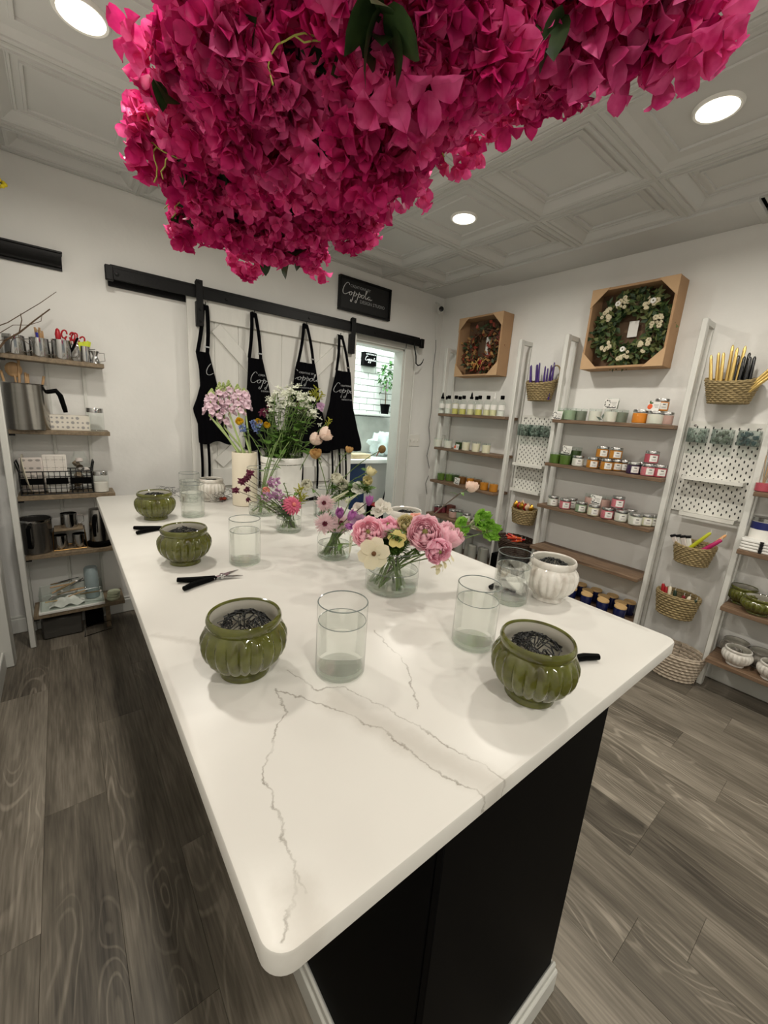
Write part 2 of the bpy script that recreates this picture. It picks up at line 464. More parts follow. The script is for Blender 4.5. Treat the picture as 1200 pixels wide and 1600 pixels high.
# recessed lights
M_led = emit_mat('led_diffuser', (255, 246, 226), 9.0)
M_lampring = mat('white_lamp_ring', (235, 234, 228), .4)
names = ['recessed ceiling light at the far left, beside the pink flowers', 'recessed ceiling light nearest the right edge', 'small far recessed ceiling light above the candle shelves', 'assumed unseen ceiling light over the near end of the island']
proto = None
for i, (x, y) in enumerate(LAMPS):
    z = ZC + (.013 if True else 0)
    lab = names[i] if i < 4 else 'assumed ceiling light behind the viewer, added for light'
    L = thing('ceiling_light', lab, 'ceiling light', (x, y, z), 0, 'recessed ceiling lights')
    obj('rim', MB().lathe([(.066, .002), (.066, -.008), (.073, -.01), (.079, -.004), (.08, .004)], 40), M_lampring, L)
    obj('diffuser', MB().lathe([(.0005, -.003), (.066, -.003)], 40), M_led, L)
    ld = bpy.data.lights.new('ceiling_light_bulb', 'AREA'); ld.shape = 'DISK'; ld.size = .12; ld.energy = LAMP_W
    ld.color = (1.0, .94, .84); ld.spread = RAD(168)
    lo = bpy.data.objects.new('bulb', ld); COL.objects.link(lo); lo.parent = L; lo.location = (0, 0, -.014)
# ================================================================ island
ZT = .92
TX0, TX1, TY0, TY1 = .114, 1.262, .268, 2.655
def stone_mat():
    m = bpy.data.materials.new('white_veined_quartz'); m.use_nodes = True
    nt = m.node_tree; b = nt.nodes['Principled BSDF']
    b.inputs['Roughness'].default_value = .3; b.inputs['Specular IOR Level'].default_value = .25
    tc = nn(nt, 'ShaderNodeTexCoord')
    n1 = nn(nt, 'ShaderNodeTexNoise'); n1.inputs['Scale'].default_value = 22; n1.inputs['Detail'].default_value = 9; n1.inputs['Roughness'].default_value = .62
    nt.links.new(tc.outputs['Object'], n1.inputs['Vector'])
    s1 = nn(nt, 'ShaderNodeVectorMath', operation='SUBTRACT'); s1.inputs[1].default_value = (.5, .5, .5); nt.links.new(n1.outputs['Color'], s1.inputs[0])
    s2 = nn(nt, 'ShaderNodeVectorMath', operation='SCALE'); s2.inputs['Scale'].default_value = .045; nt.links.new(s1.outputs[0], s2.inputs[0])
    s3 = nn(nt, 'ShaderNodeVectorMath', operation='ADD'); nt.links.new(tc.outputs['Object'], s3.inputs[0]); nt.links.new(s2.outputs[0], s3.inputs[1])
    s4 = nn(nt, 'ShaderNodeVectorMath', operation='MULTIPLY'); s4.inputs[1].default_value = (1, 1, 0); nt.links.new(s3.outputs[0], s4.inputs[0])
    P = s4.outputs[0]
    def seg(a, c):
        a = Vector((a[0], a[1], 0)); c = Vector((c[0], c[1], 0)); d = c - a; L2 = d.length_squared
        v = nn(nt, 'ShaderNodeVectorMath', operation='SUBTRACT'); v.inputs[1].default_value = a; nt.links.new(P, v.inputs[0])
        dt = nn(nt, 'ShaderNodeVectorMath', operation='DOT_PRODUCT'); dt.inputs[1].default_value = d / L2; nt.links.new(v.outputs[0], dt.inputs[0])
        cl = nn(nt, 'ShaderNodeClamp'); nt.links.new(dt.outputs['Value'], cl.inputs[0])
        sc = nn(nt, 'ShaderNodeVectorMath', operation='SCALE'); sc.inputs[0].default_value = d; nt.links.new(cl.outputs[0], sc.inputs['Scale'])
        df = nn(nt, 'ShaderNodeVectorMath', operation='DISTANCE'); nt.links.new(v.outputs[0], df.inputs[0]); nt.links.new(sc.outputs[0], df.inputs[1])
        return df.outputs['Value']
    def mini(a, c):
        q = nn(nt, 'ShaderNodeMath', operation='MINIMUM'); nt.links.new(a, q.inputs[0]); nt.links.new(c, q.inputs[1]); return q.outputs[0]
    def poly(px):
        pts = [onZ(u, v, ZT) for u, v in px]; d = None
        for i in range(len(pts) - 1):
            s = seg(pts[i], pts[i + 1]); d = s if d is None else mini(d, s)
        return d
    thin = poly([(430, 1072), (447, 1110), (410, 1195), (457, 1350), (470, 1400)])
    thin = mini(thin, poly([(452, 1048), (490, 1075), (540, 1074), (640, 1128), (795, 1222)]))
    thin = mini(thin, poly([(430, 1075), (520, 1104), (600, 1142), (690, 1210), (768, 1247)]))
    thin = mini(thin, poly([(585, 985), (635, 1040), (655, 1108)]))
    thin = mini(thin, poly([(445, 1470), (457, 1360)]))
    faint = poly([(240, 992), (330, 1008), (452, 1048)])
    faint = mini(faint, poly([(890, 935), (1010, 985)]))
    band = poly([(520, 1090), (640, 1160), (790, 1235)])
    band2 = poly([(462, 1395), (480, 1465)])
    def gauss(d, w, amp):
        q = nn(nt, 'ShaderNodeMapRange'); q.interpolation_type = 'SMOOTHSTEP'
        q.inputs[1].default_value = 0; q.inputs[2].default_value = w; q.inputs[3].default_value = amp; q.inputs[4].default_value = 0
        nt.links.new(d, q.inputs[0]); return q.outputs[0]
    br = nn(nt, 'ShaderNodeTexNoise'); br.inputs['Scale'].default_value = 22; nt.links.new(tc.outputs['Object'], br.inputs['Vector'])
    brr = nn(nt, 'ShaderNodeMapRange'); brr.inputs[1].default_value = .35; brr.inputs[2].default_value = .62; brr.inputs[3].default_value = .25; nt.links.new(br.outputs['Fac'], brr.inputs[0])
    t1 = nn(nt, 'ShaderNodeMath', operation='MULTIPLY'); nt.links.new(gauss(thin, .0028, .62), t1.inputs[0]); nt.links.new(brr.outputs[0], t1.inputs[1])
    def mixc(fac, base, c):
        q = nn(nt, 'ShaderNodeMix', data_type='RGBA'); nt.links.new(fac, q.inputs[0])
        if isinstance(base, tuple): q.inputs[6].default_value = base
        else: nt.links.new(base, q.inputs[6])
        q.inputs[7].default_value = c; return q.outputs[2]
    c = mixc(gauss(band, .045, .55), srgb(212, 210, 204), srgb(176, 171, 162))
    c = mixc(gauss(band2, .04, .5), c, srgb(180, 175, 166))
    c = mixc(gauss(faint, .016, .3), c, srgb(160, 155, 146))
    c = mixc(t1.outputs[0], c, srgb(98, 90, 74))
    cl = nn(nt, 'ShaderNodeTexNoise'); cl.inputs['Scale'].default_value = 5; nt.links.new(tc.outputs['Object'], cl.inputs['Vector'])
    clr = nn(nt, 'ShaderNodeMapRange'); clr.inputs[1].default_value = .5; clr.inputs[2].default_value = .8; clr.inputs[4].default_value = .22; nt.links.new(cl.outputs['Fac'], clr.inputs[0])
    c = mixc(clr.outputs[0], c, srgb(192, 189, 184))
    nt.links.new(c, b.inputs['Base Color'])
    return m
M_stone = stone_mat()
isl = thing('kitchen_island', 'long black-sided work island with white veined stone top', 'island', (0, 0, 0))
def round_slab(x0, x1, y0, y1, z0, z1, R, c=.004, n=8):
    def ring(ins, z):
        out = []
        for cx, cy, a0 in ((x1 - R, y1 - R, 0), (x0 + R, y1 - R, 90), (x0 + R, y0 + R, 180), (x1 - R, y0 + R, 270)):
            for i in range(n + 1):
                a = RAD(a0 + 90 * i / n); out.append((cx + (R - ins) * cos(a), cy + (R - ins) * sin(a), z))
        return out
    rings = [ring(c, z0), ring(0, z0 + c), ring(0, z1 - c), ring(c * .3, z1 - c * .3), ring(c, z1)]
    N = len(rings[0]); m = MB()
    vs = [q for r in rings for q in r]; fs = []
    for k in range(len(rings) - 1):
        for i in range(N):
            j = (i + 1) % N; fs.append((k * N + i, k * N + j, (k + 1) * N + j, (k + 1) * N + i))
    fs.append(tuple(range(N))[::-1]); fs.append(tuple((len(rings) - 1) * N + i for i in range(N)))
    return m.add(vs, fs)
obj('stone_top', round_slab(TX0, TX1, TY0, TY1, ZT - .036, ZT, .03), M_stone, isl)
BX0, BX1, BY0, BY1 = .372, .885, .275, 2.63
obj('carcass', MB().cbox(BX0 + .01, BX1 - .01, BY0 + .012, BY1 - .01, .0, ZT - .036, .003), M_blackpaint, isl)
obj('end_panel', MB().cbox(BX0, BX1, BY0, BY0 + .013, .0, ZT - .037, .002), M_blackpaint, isl)
for k in range(4):
    ya = BY0 + .014 + k * (BY1 - BY0 - .02) / 4; yb = BY0 + .012 + (k + 1) * (BY1 - BY0 - .02) / 4
    obj('side_panel', MB().cbox(BX0, BX0 + .012, ya, yb, .0, ZT - .037, .002), M_blackpaint, isl)
    obj('side_panel', MB().cbox(BX1 - .012, BX1, ya, yb, .0, ZT - .037, .002), M_blackpaint, isl)
for nm, ins, z0, z1 in (('baseboard', .016, 0, .075), ('baseboard_cap', .010, .075, .1)):
    bb = MB()
    bb.cbox(BX0 - ins, BX1 + ins, BY0 - ins, BY0, z0, z1, .004)
    bb.cbox(BX0 - ins, BX0, BY0, BY1, z0, z1, .004); bb.cbox(BX1, BX1 + ins, BY0, BY1, z0, z1, .004)
    obj(nm, bb, M_trim, isl)
# ================================================================ lettering helpers
def crom(pts, k=5):
    pts = [Vector((p[0], p[1], 0)) for p in pts]; out = []
    for i in range(len(pts) - 1):
        p0 = pts[max(0, i - 1)]; p1 = pts[i]; p2 = pts[i + 1]; p3 = pts[min(len(pts) - 1, i + 2)]
        for j in range(k):
            t = j / k
            out.append(.5 * ((2 * p1) + (p2 - p0) * t + (2 * p0 - 5 * p1 + 4 * p2 - p3) * t * t + (3 * p1 - p0 - 3 * p2 + p3) * t ** 3))
    out.append(pts[-1]); return out
def script_strokes():
    S = [[(2.3, 2.55), (2.0, 3.0), (1.35, 2.85), (.6, 1.9), (.2, .8), (.35, .1), (.95, -.05), (1.8, .35), (2.4, .8)]]
    def o(x): return [(x + .6, .95), (x + .15, .7), (x, .2), (x + .35, 0), (x + .75, .3), (x + .85, .75), (x + .6, .95), (x + .9, .72), (x + 1.35, .85)]
    def p(x): return [[(x + .95, 1.35), (x + .6, .4), (x + .05, -1.3), (x - .25, -1.65), (x - .45, -1.4), (x - .2, -1.0)], [(x + .6, .3), (x + 1.05, .92), (x + 1.45, .85), (x + 1.4, .35), (x + 1.0, .02), (x + .75, .2)], [(x + 1.42, .45), (x + 1.9, .75)]]
    S.append(o(2.35)); S += p(3.2); S += p(4.75); S.append(o(6.5))
    x = 7.7
    S.append([(x - .1, .6), (x + .55, 1.75), (x + .6, 2.15), (x + .35, 2.1), (x + .1, 1.0), (x + .1, .25), (x + .4, 0), (x + .9, .5)])
    x = 8.7
    S.append([(x + .7, .85), (x + .25, .8), (x, .25), (x + .3, 0), (x + .7, .35), (x + .85, .9), (x + .75, .25), (x + 1.0, 0), (x + 1.5, .3)])
    return [crom(s) for s in S]
SCRIPT = script_strokes()
def ribbon(m, pts, w, mp, keep=None):
    """flat stroke; mp maps (x,y,h) to the place; keep(x,y) clips"""
    run = []
    def flush(run):
        if len(run) < 2: return
        vs = []
        for i, p in enumerate(run):
            a = run[max(0, i - 1)]; b = run[min(len(run) - 1, i + 1)]
            t = (b - a); t = t.normalized() if t.length > 1e-9 else Vector((1, 0, 0))
            n = Vector((-t.y, t.x, 0))
            ww = w * (.55 + .75 * abs(t.y))
            vs += [mp(p.x + n.x * ww, p.y + n.y * ww), mp(p.x - n.x * ww, p.y - n.y * ww)]
        m.add(vs, [(2 * i, 2 * i + 1, 2 * i + 3, 2 * i + 2) for i in range(len(run) - 1)])
    for p in pts:
        if keep is None or keep(p.x, p.y): run.append(p)
        else: flush(run); run = []
    flush(run)
def script_mb(mp, w=.085, keep=None):
    m = MB()
    for s in SCRIPT: ribbon(m, s, w, mp, keep)
    return m
_txt = {}
def text_mb(s, size, mp, spacing=1.0, keep=None):
    """plain capitals, left aligned at the origin"""
    cu_ = bpy.data.curves.new('lettering', 'FONT'); cu_.body = s; cu_.size = size; cu_.space_character = spacing; cu_.resolution_u = 2
    o = bpy.data.objects.new('lettering', cu_); COL.objects.link(o)
    dg = bpy.context.evaluated_depsgraph_get(); me = o.evaluated_get(dg).to_mesh()
    m = MB(); vs = [v.co.copy() for v in me.vertices]
    fs = [tuple(p.vertices) for p in me.polygons if keep is None or all(keep(vs[i].x, vs[i].y) for i in p.vertices)]
    m.add([mp(v.x, v.y) for v in vs], fs)
    o.evaluated_get(dg).to_mesh_clear(); bpy.data.objects.remove(o); bpy.data.curves.remove(cu_)
    return m
M_letter = mat('white_lettering', (225, 226, 226), .6, var=.02)
M_letter2 = mat('grey_lettering', (168, 170, 172), .6, var=.02)

# ================================================================ barn door and rail
M_door = mat('white_painted_boards', (222, 221, 215), .5, var=.03, nscale=7, bump=.05, bscale=40, stretch=(6, 6, .6))
DX0, DX1, DZ1 = .705, 2.03, 2.125
DXC = (DX0 + DX1) / 2
door = thing('barn_door', 'white boarded sliding barn door hung from black rail', 'door', (0, 0, 0))
for k in range(8):
    a = DX0 + .01 + k * (DX1 - DX0 - .02) / 8; b = a + (DX1 - DX0 - .02) / 8
    obj('plank', MB().cbox(a + .0008, b - .0008, 3.078, 3.098, .02, DZ1 - .005, .003), M_door, door)
fy0, fy1 = 3.058, 3.078
for nm, a, b, c, d in (('stile', DX0, DX0 + .13, .015, DZ1), ('stile', DX1 - .13, DX1, .015, DZ1), ('rail_board', DX0 + .131, DX1 - .131, DZ1 - .13, DZ1), ('rail_board', DX0 + .131, DX1 - .131, .87, 1.0), ('rail_board', DX0 + .131, DX1 - .131, .015, .16)):
    obj(nm, MB().cbox(a, b, fy0, fy1, c, d, .003), M_door, door)
def brace(xa, za, xb, zb, wd, y0, y1):
    d = Vector((xb - xa, 0, zb - za)); L = d.length; an = math.atan2(d.z, d.x)
    Mx = Matrix.Translation(((xa + xb) / 2, 0, (za + zb) / 2)) @ Matrix.Rotation(-an, 4, 'Y')
    return MB().cbox(-L / 2, L / 2, y0, y1, -wd / 2, wd / 2, .003, Mx)
ix0, ix1 = DX0 + .135, DX1 - .135
for za, zb in ((1.0, DZ1 - .13), (.16, .87)):
    o1 = .05
    obj('brace', brace(ix0 + .045, za + .035, ix1 - .045, zb - .035, .085, fy0 + .003, fy1), M_door, door)
    obj('brace', brace(ix0 + .045, zb - .035, ix1 - .045, za + .035, .085, fy0 + .004, fy1), M_door, door)
rail = thing('door_rail', 'long black steel sliding-door rail across back wall', 'rail', (0, 0, 0))
RZ = 2.145
obj('bar', MB().cbox(.285, 2.775, 3.03, 3.042, RZ - .03, RZ + .03, .002), M_black, rail)
obj('bar_flange', MB().cbox(.30, 2.73, 3.042, 3.1, RZ + .012, RZ + .05, .003), M_black, rail)
obj('header_board', MB().cbox(.29, 2.73, 3.075 + .026, YW, RZ - .055, RZ + .055, .003), M_black, rail)
for x in (.33, .95, 1.57, 2.2, 2.70):
    obj('bolt', MB().lathe([(.0005, -.006), (.009, -.005), (.011, 0), (.011, .062)], 10, Matrix.Translation((x, 3.03, RZ)) @ Matrix.Rotation(-pi / 2, 4, 'X')), M_black, rail)
for x in (.292, 2.748):
    obj('stopper', MB().cbox(x - .02, x + .02, 3.018, 3.05, RZ - .04, RZ + .04, .004), M_black, rail)
for x in (.775, 1.965):
    h = thing('door_hanger', 'black strap roller holding barn door, ' + ('left one' if x < 1 else 'right one beside the doorway'), 'hanger', (x, 0, 0), 0, 'barn door hangers')
    obj('strap', MB().cbox(-.021, .021, 3.012, 3.018, RZ - .2, RZ + .075, .002), M_black, h)
    obj('wheel', MB().lathe([(.0005, -.008), (.02, -.008), (.024, -.004), (.024, .004), (.02, .008), (.0005, .008)], 20, Matrix.Translation((0, 3.033, RZ + .056)) @ Matrix.Rotation(pi / 2, 4, 'X')), M_black, h)
    obj('strap_back', MB().cbox(-.021, .021, 3.018, 3.058, RZ - .2, RZ - .05, .002), M_black, h)
    for dz in (-.17, -.1, .06):
        obj('bolt', MB().lathe([(.0005, -.005), (.007, -.004), (.009, 0)], 8, Matrix.Translation((0, 3.012, RZ + dz)) @ Matrix.Rotation(-pi / 2, 4, 'X')), M_black, h)

# ---------------------------------------------------------------- aprons
M_apron = mat('black_cotton', (4, 4, 7), .95, var=.25, nscale=30, bump=.25, bscale=300, spec=.1)
AY = 3.03
APR = [
 ('black bib apron on the far left of the door, edge turned to the side', (320, 477), [(550, 306, 327), (575, 311, 334), (605, 313, 341), (622, 308, 344), (641, 301, 349), (662, 309, 353), (682, 310, 358), (692, 311, 365)], [(311, 317), (323, 327)], (321, 585, .025, 0, 0)),
 ('black bib apron second from left, half hidden by pink stock', (396, 489), [(560, 387, 410), (590, 386, 417), (620, 385, 424), (650, 384, 430), (680, 383, 434), (702, 383, 438)], [(402, 406), (416, 420)], (390, 597, .025, 0, 0)),
 ('black bib apron third from left, behind the white bucket bouquet', (477, 507), [(567, 464, 492), (595, 459, 496), (625, 453, 501), (655, 449, 507), (685, 445, 512), (706, 442, 516)], [(469, 473), (493, 497)], (454, 592, .025, 0, 0)),
 ('black bib apron nearest the open doorway', (532, 524), [(580, 524, 547), (605, 520, 549), (630, 515, 552), (655, 508, 556), (680, 501, 561), (697, 497, 564), (703, 499, 563)], [(517, 520), (528, 532), (538, 541)], (520, 612, .025, 0, 0)),
]
for ai, (lab, top, rows, strings, let) in enumerate(APR):
    AY = 3.03 - (.02 if ai == 3 else 0)
    ap = thing('apron', lab, 'apron', (0, 0, 0), 0, 'aprons hung on the barn door')
    R_ = [(onY(a, v, AY).x, onY(b, v, AY).x, onY((a + b) / 2, v, AY).z) for v, a, b in rows]
    def yoff(x, z, k=ai):
        return .007 * sin(x * 55 + k * 2 + z * 3) + .004 * sin(x * 120 + z * 7 + k)
    def side(s, R_=R_):
        def fn(u, w):
            q = w * (len(R_) - 1); i = min(int(q), len(R_) - 2); t = q - i
            a = R_[i][0] * (1 - t) + R_[i + 1][0] * t; b = R_[i][1] * (1 - t) + R_[i + 1][1] * t; z = R_[i][2] * (1 - t) + R_[i + 1][2] * t
            x = a + (b - a) * u
            z -= (.012 * sin(u * 9)) * w
            edge = min(1, min(u, 1 - u) * 12)
            return (x, AY + yoff(x, z) + (s * .006 * edge if s < 0 else .006 * edge), z)
        return fn
    b = MB().grid(side(-1), 18, 26); b.grid(side(1), 18, 26)
    obj('bib', b, M_apron, ap)
    hk = onY(top[0], top[1], AY)
    L0, R0 = Vector((R_[0][0] + .012, AY, R_[0][2])), Vector((R_[0][1] - .012, AY, R_[0][2]))
    st = MB()
    def strap(m, a, bq, wd=.012):
        for i in range(8):
            t0, t1 = i / 8, (i + 1) / 8
            p, q = a.lerp(bq, t0), a.lerp(bq, t1)
            p = p + Vector((.006 * sin(t0 * 3), -.004 * sin(t0 * pi), 0)); q = q + Vector((.006 * sin(t1 * 3), -.004 * sin(t1 * pi), 0))
            m.add([p + Vector((-wd, 0, 0)), p + Vector((wd, 0, 0)), q + Vector((wd, 0, 0)), q + Vector((-wd, 0, 0)), p + Vector((-wd, .003, 0)), p + Vector((wd, .003, 0)), q + Vector((wd, .003, 0)), q + Vector((-wd, .003, 0))],
                  [(0, 1, 2, 3), (7, 6, 5, 4), (0, 3, 7, 4), (1, 5, 6, 2)])
    strap(st, L0, hk + Vector((-.012, 0, 0))); strap(st, R0, hk + Vector((.012, 0, 0)))
    st.cbox(hk.x - .022, hk.x + .022, AY - .003, AY + .004, hk.z - .03, hk.z + .004, .003)
    obj('neck_strap', st, M_apron, ap)
    sl = R0.lerp(hk, .12)
    obj('slider_ring', MB().cbox(sl.x - .017, sl.x + .017, AY - .006, AY - .001, sl.z - .006, sl.z + .006, .002), mat('steel', (170, 172, 174), .25, 1, var=.05), ap)
    for a, c in strings:
        p0 = onY((a + c) / 2, rows[-1][0] - 6, AY + .003); p1 = onY((a + c) / 2 + 1, 742 + 10 * (ai == 3), AY + .003)
        p1.z -= .12
        s_ = MB(); strap(s_, p0, p1, .009); obj('tie_string', s_, M_apron, ap)
    hook = tag(obj('coat_hook', MB().tube([(hk.x, 3.06, hk.z + .012), (hk.x, 3.04, hk.z + .008), (hk.x, 3.02, hk.z - .002), (hk.x, 3.008, hk.z + .004), (hk.x, 3.005, hk.z + .018)], .003, 6), M_black), 'small black hook on barn door holding the ' + ('first', 'second', 'third', 'fourth')[ai] + ' apron from left', 'hook', 'apron hooks')
    u0, v0, sc, _, _ = let
    o0 = onY(u0, v0, AY)
    def inside(x, y, R_=R_, o0=o0, sc=sc):
        X = o0.x + x * sc; Z = o0.z + y * sc
        for i in range(len(R_) - 1):
            if R_[i][2] >= Z >= R_[i + 1][2]:
                t = (R_[i][2] - Z) / (R_[i][2] - R_[i + 1][2])
                return R_[i][0] * (1 - t) + R_[i + 1][0] * t + .006 < X < R_[i][1] * (1 - t) + R_[i + 1][1] * t - .006
        return False
    def mp(x, y, o0=o0, sc=sc, yoff=yoff):
        X, Z = o0.x + x * sc, o0.z + y * sc
        return (X, AY + yoff(X, Z) - .0085, Z)
    ins = inside
    l = script_mb(mp, .065, ins)
    obj('lettering', l, M_letter2, ap)
    def sh(dx, dy, k): return (lambda x, y: mp(x * k + dx, y * k + dy)), (lambda x, y: ins(x * k + dx, y * k + dy))
    m1, k1 = sh(2.6, 2.0, 1.0); obj('small_lettering', text_mb('CREATIONS BY', .75, m1, 1.0, k1), M_letter2, ap)
    m1, k1 = sh(3.3, -2.4, 1.0); obj('small_lettering', text_mb('DESIGN STUDIO', .62, m1, 1.0, k1), M_letter2, ap)

# ---------------------------------------------------------------- sign on the wall
sg = thing('wall_sign', 'black framed studio sign with white script above the door rail', 'sign', (0, 0, 0))
sx0, sx1, sz0, sz1 = 1.862, 2.392, 2.281, 2.537
f = MB(); fw = .017
f.cbox(sx0, sx1, 3.086, YW, sz1 - fw, sz1, .002); f.cbox(sx0, sx1, 3.086, YW, sz0, sz0 + fw, .002)
f.cbox(sx0, sx0 + fw, 3.086, YW, sz0 + fw, sz1 - fw, .002); f.cbox(sx1 - fw, sx1, 3.086, YW, sz0 + fw, sz1 - fw, .002)
obj('frame', f, M_black, sg)
obj('panel', MB().box(sx0 + fw, sx1 - fw, 3.1, YW - .002, sz0 + fw, sz1 - fw), mat('chalk_black', (17, 18, 20), .6, var=.2, nscale=8), sg)
mpw = lambda ox, oz, s, y=3.0985: (lambda x, y_: (ox + x * s, y, oz + y_ * s))
obj('lettering', script_mb(mpw(sx0 + .03, sz0 + .125, .0293), .075), M_letter, sg)
obj('lettering', text_mb('CREATIONS BY', .03, mpw(sx0 + .105, sz0 + .186, 1.0)), M_letter2, sg)
obj('lettering', text_mb('DESIGN STUDIO', .036, mpw(sx0 + .205, sz0 + .083, 1.0)), M_letter2, sg)

# ---------------------------------------------------------------- small things on the walls
hk = onY(648, 541, 3.02)
tag(obj('meat_hook', MB().tube([hk + Vector((0, .01, .03)), hk + Vector((-.005, 0, 0)), onY(650, 556, 3.02), onY(650, 568, 3.02), onY(653, 571, 3.02), onY(657, 570, 3.02), onY(660, 566, 3.02), onY(662, 561, 3.02)], [.005, .006, .006, .006, .006, .006, .005, .002], 8), M_black), 'black iron hook hanging from the end of the rail', 'hook')
M_plate = mat('switch_plate_plastic', (232, 230, 223), .4, var=.02)
sw = thing('switch_plate', 'wide light switch plate with four toggles beside doorway', 'light switch', (0, 0, 0))
obj('plate', MB().cbox(2.695, 2.905, YW - .008, YW, 1.178, 1.294, .003), M_plate, sw)
for k in range(4):
    obj('toggle', MB().cbox(2.722 + k * .046, 2.732 + k * .046, YW - .02, YW - .007, 1.226, 1.25, .002), M_plate, sw)
ou = thing('power_outlet', 'white wall outlet behind the corner shelf unit', 'outlet', (0, 0, 0))
obj('plate', MB().cbox(XW - .008, XW, 2.93, 3.05, 1.19, 1.31, .003), M_plate, ou)
for z in (1.222, 1.278): obj('socket', MB().cbox(XW - .011, XW - .007, 2.97, 3.01, z - .014, z + .014, .004), M_trim, ou)
sc_ = thing('security_camera', 'white round security camera in upper room corner', 'camera', (0, 0, 0))
c0 = onY(689, 484, 3.03)
Mc = Matrix.Translation(c0) @ Matrix.Rotation(RAD(-38), 4, 'Z') @ Matrix.Rotation(pi / 2, 4, 'X')
obj('body', MB().lathe([(.0005, -.06), (.028, -.055), (.033, -.03), (.033, .02), (.028, .028), (.0005, .028)], 20, Mc), M_trim, sc_)
obj('lens', MB().lathe([(.0005, .034), (.014, .034), (.022, .031), (.024, .027)], 18, Mc), mat('black_gloss', (8, 8, 9), .12), sc_)
obj('mount', MB().tube([c0 + Vector((0, .02, .02)), c0 + Vector((.01, .05, .06)), (c0.x + .01, YW - .002, c0.z + .08)], .008, 8), M_trim, sc_)
# power cable of the camera
cb = MB().tube([c0 + Vector((-.01, .06, -.02))] + [onY(u, v, YW - .004) for u, v in [(681, 500), (680, 530)]], .0022, 5)
tag(obj('cable', cb, M_trim), 'thin white camera cable down the back wall', 'cable')
pts = [(681, 531), (681, 545), (677, 575), (676, 605), (674, 640), (670, 668), (672, 690), (667, 712), (672, 738), (665, 755), (668, 780), (668, 800)]
tag(obj('cable', MB().tube([onY(u, v, YW - .006) for u, v in pts], .0024, 5), M_black), 'thin dark power cord hanging down beside the room corner', 'cable')
# black cove ledge at upper left
led = thing('wall_ledge', 'short black moulded ledge high on the left of back wall', 'ledge', (0, 0, 0))
prof = [(0, .078), (-.062, .078), (-.062, .07)] + [(-.062 + .05 * (1 - cos(RAD(a))) , .07 - .058 * sin(RAD(a))) for a in range(15, 91, 15)] + [(-.012, 0), (0, 0)]
Ml = Matrix(((0, 0, 1, -.32), (1, 0, 0, YW), (0, 1, 0, 2.115), (0, 0, 0, 1)))
obj('moulding', MB().prism([(a, b) for a, b in prof], .40, Ml), M_black, led)
obj('top_board', MB().cbox(-.33, .085, YW - .07, YW, 2.19, 2.2, .002), M_black, led)
M_yel = mat('yellow_bloom', (226, 205, 40), .6)
ys_ = thing('yellow_sprig', 'tiny yellow flower sprig high at the left edge', 'flower', (0, 0, 0))
c0 = onY(2, 287, 2.9)
for k in range(7): obj('petal', MB().ball((c0.x + .014 * cos(k), c0.y + .014 * sin(k * 2), c0.z + .012 * sin(k)), .009, 8, 5), M_yel, ys_)
obj('stem', MB().tube([c0, (c0.x - .03, c0.y + .06, c0.z + .09), (c0.x - .05, YW - .2, ZC + .03)], .003, 5), mat('stem_green', (74, 98, 44), .6, var=.2), ys_)
# ================================================================ back room seen through the doorway
M_brick = mat('white_painted_brick', (226, 230, 226), .7, var=.06, nscale=14, bump=.35, bscale=45)
M_white = mat('white_laminate', (232, 234, 231), .35, var=.02)
YB = 4.2
wb = struct('wall_brick', MB().box(1.2, 4.4, YB + .012, YB + .14, 0, 2.75), mat('brick_joint', (158, 162, 158), .9, var=.05))
bm_ = []
for q in range(4):
    bm_.append(MB().cbox(-.1, .1, -.006 - .002 * q, .014, -.0325, .0325, .004).mesh('brick', M_brick))
row = 0; z = .035 + .072 * 18
while z < 2.7:
    x = 2.25 + (.105 if row % 2 else 0)
    while x < 3.75:
        obj('brick', bm_[(row * 3 + int(x * 10)) % 4], None, wb, loc=(x, YB + .012, z), rot=(0, RAD(random.uniform(-.6, .6)), 0)); x += .21
    z += .073; row += 1
struct('wall_backroom_right', MB().box(3.75, 3.85, YW + .13, YB + .1, 0, 2.75), M_wall)
struct('wall_backroom_left', MB().box(1.1, 1.2, YW + .13, YB + .1, 0, 2.75), M_wall)
struct('ceiling_backroom', MB().box(1.1, 3.85, YW + .1, YB + .1, 2.65, 2.72), M_trim)
struct('floor_backroom', MB().box(1.1, 3.85, YW, YB + .1, -.03, 0), mat('backroom_floor', (120, 113, 104), .5, var=.15, stretch=(1, 8, 1)))
bl = thing('ceiling_panel_light', 'bright ceiling light in the back room', 'ceiling light', (2.6, 3.72, 2.64))
obj('diffuser', MB().cbox(-.3, .3, -.15, .15, -.02, .005, .005), emit_mat('cool_panel', (235, 255, 248), 4), bl)
ld = bpy.data.lights.new('panel_bulb', 'AREA'); ld.shape = 'RECTANGLE'; ld.size = .6; ld.size_y = .3; ld.energy = BACKROOM_W; ld.color = (.88, 1, .95)
lo = bpy.data.objects.new('bulb', ld); COL.objects.link(lo); lo.parent = bl; lo.location = (0, 0, -.03)
bs = thing('display_sign', 'small black box sign with white script on brick wall', 'sign', (0, 0, 0))
a = onY(570, 549, 4.13); b = onY(588, 573, 4.13)
obj('box', MB().cbox(a.x, b.x, 4.13, YB + .004, b.z, a.z, .003), M_blackpaint, bs)
w_ = b.x - a.x
obj('lettering', script_mb((lambda x, y: (a.x + .012 + x * w_ / 11.2, 4.1285, b.z + .055 + y * w_ / 11.2)), .13), M_letter, bs)
obj('lettering', text_mb('CREATIONS BY', .022, (lambda x, y: (a.x + .02 + x, 4.1285, a.z - .03 + y))), M_letter, bs)
sh_ = onY(600, 646, 4.0)
tag(obj('wall_shelf', MB().cbox(1.9, onY(613, 648, 4.0).x + .02, 3.95, YB + .004, 1.455, 1.483, .004), M_white), 'white wall shelf under brick in back room', 'shelf')
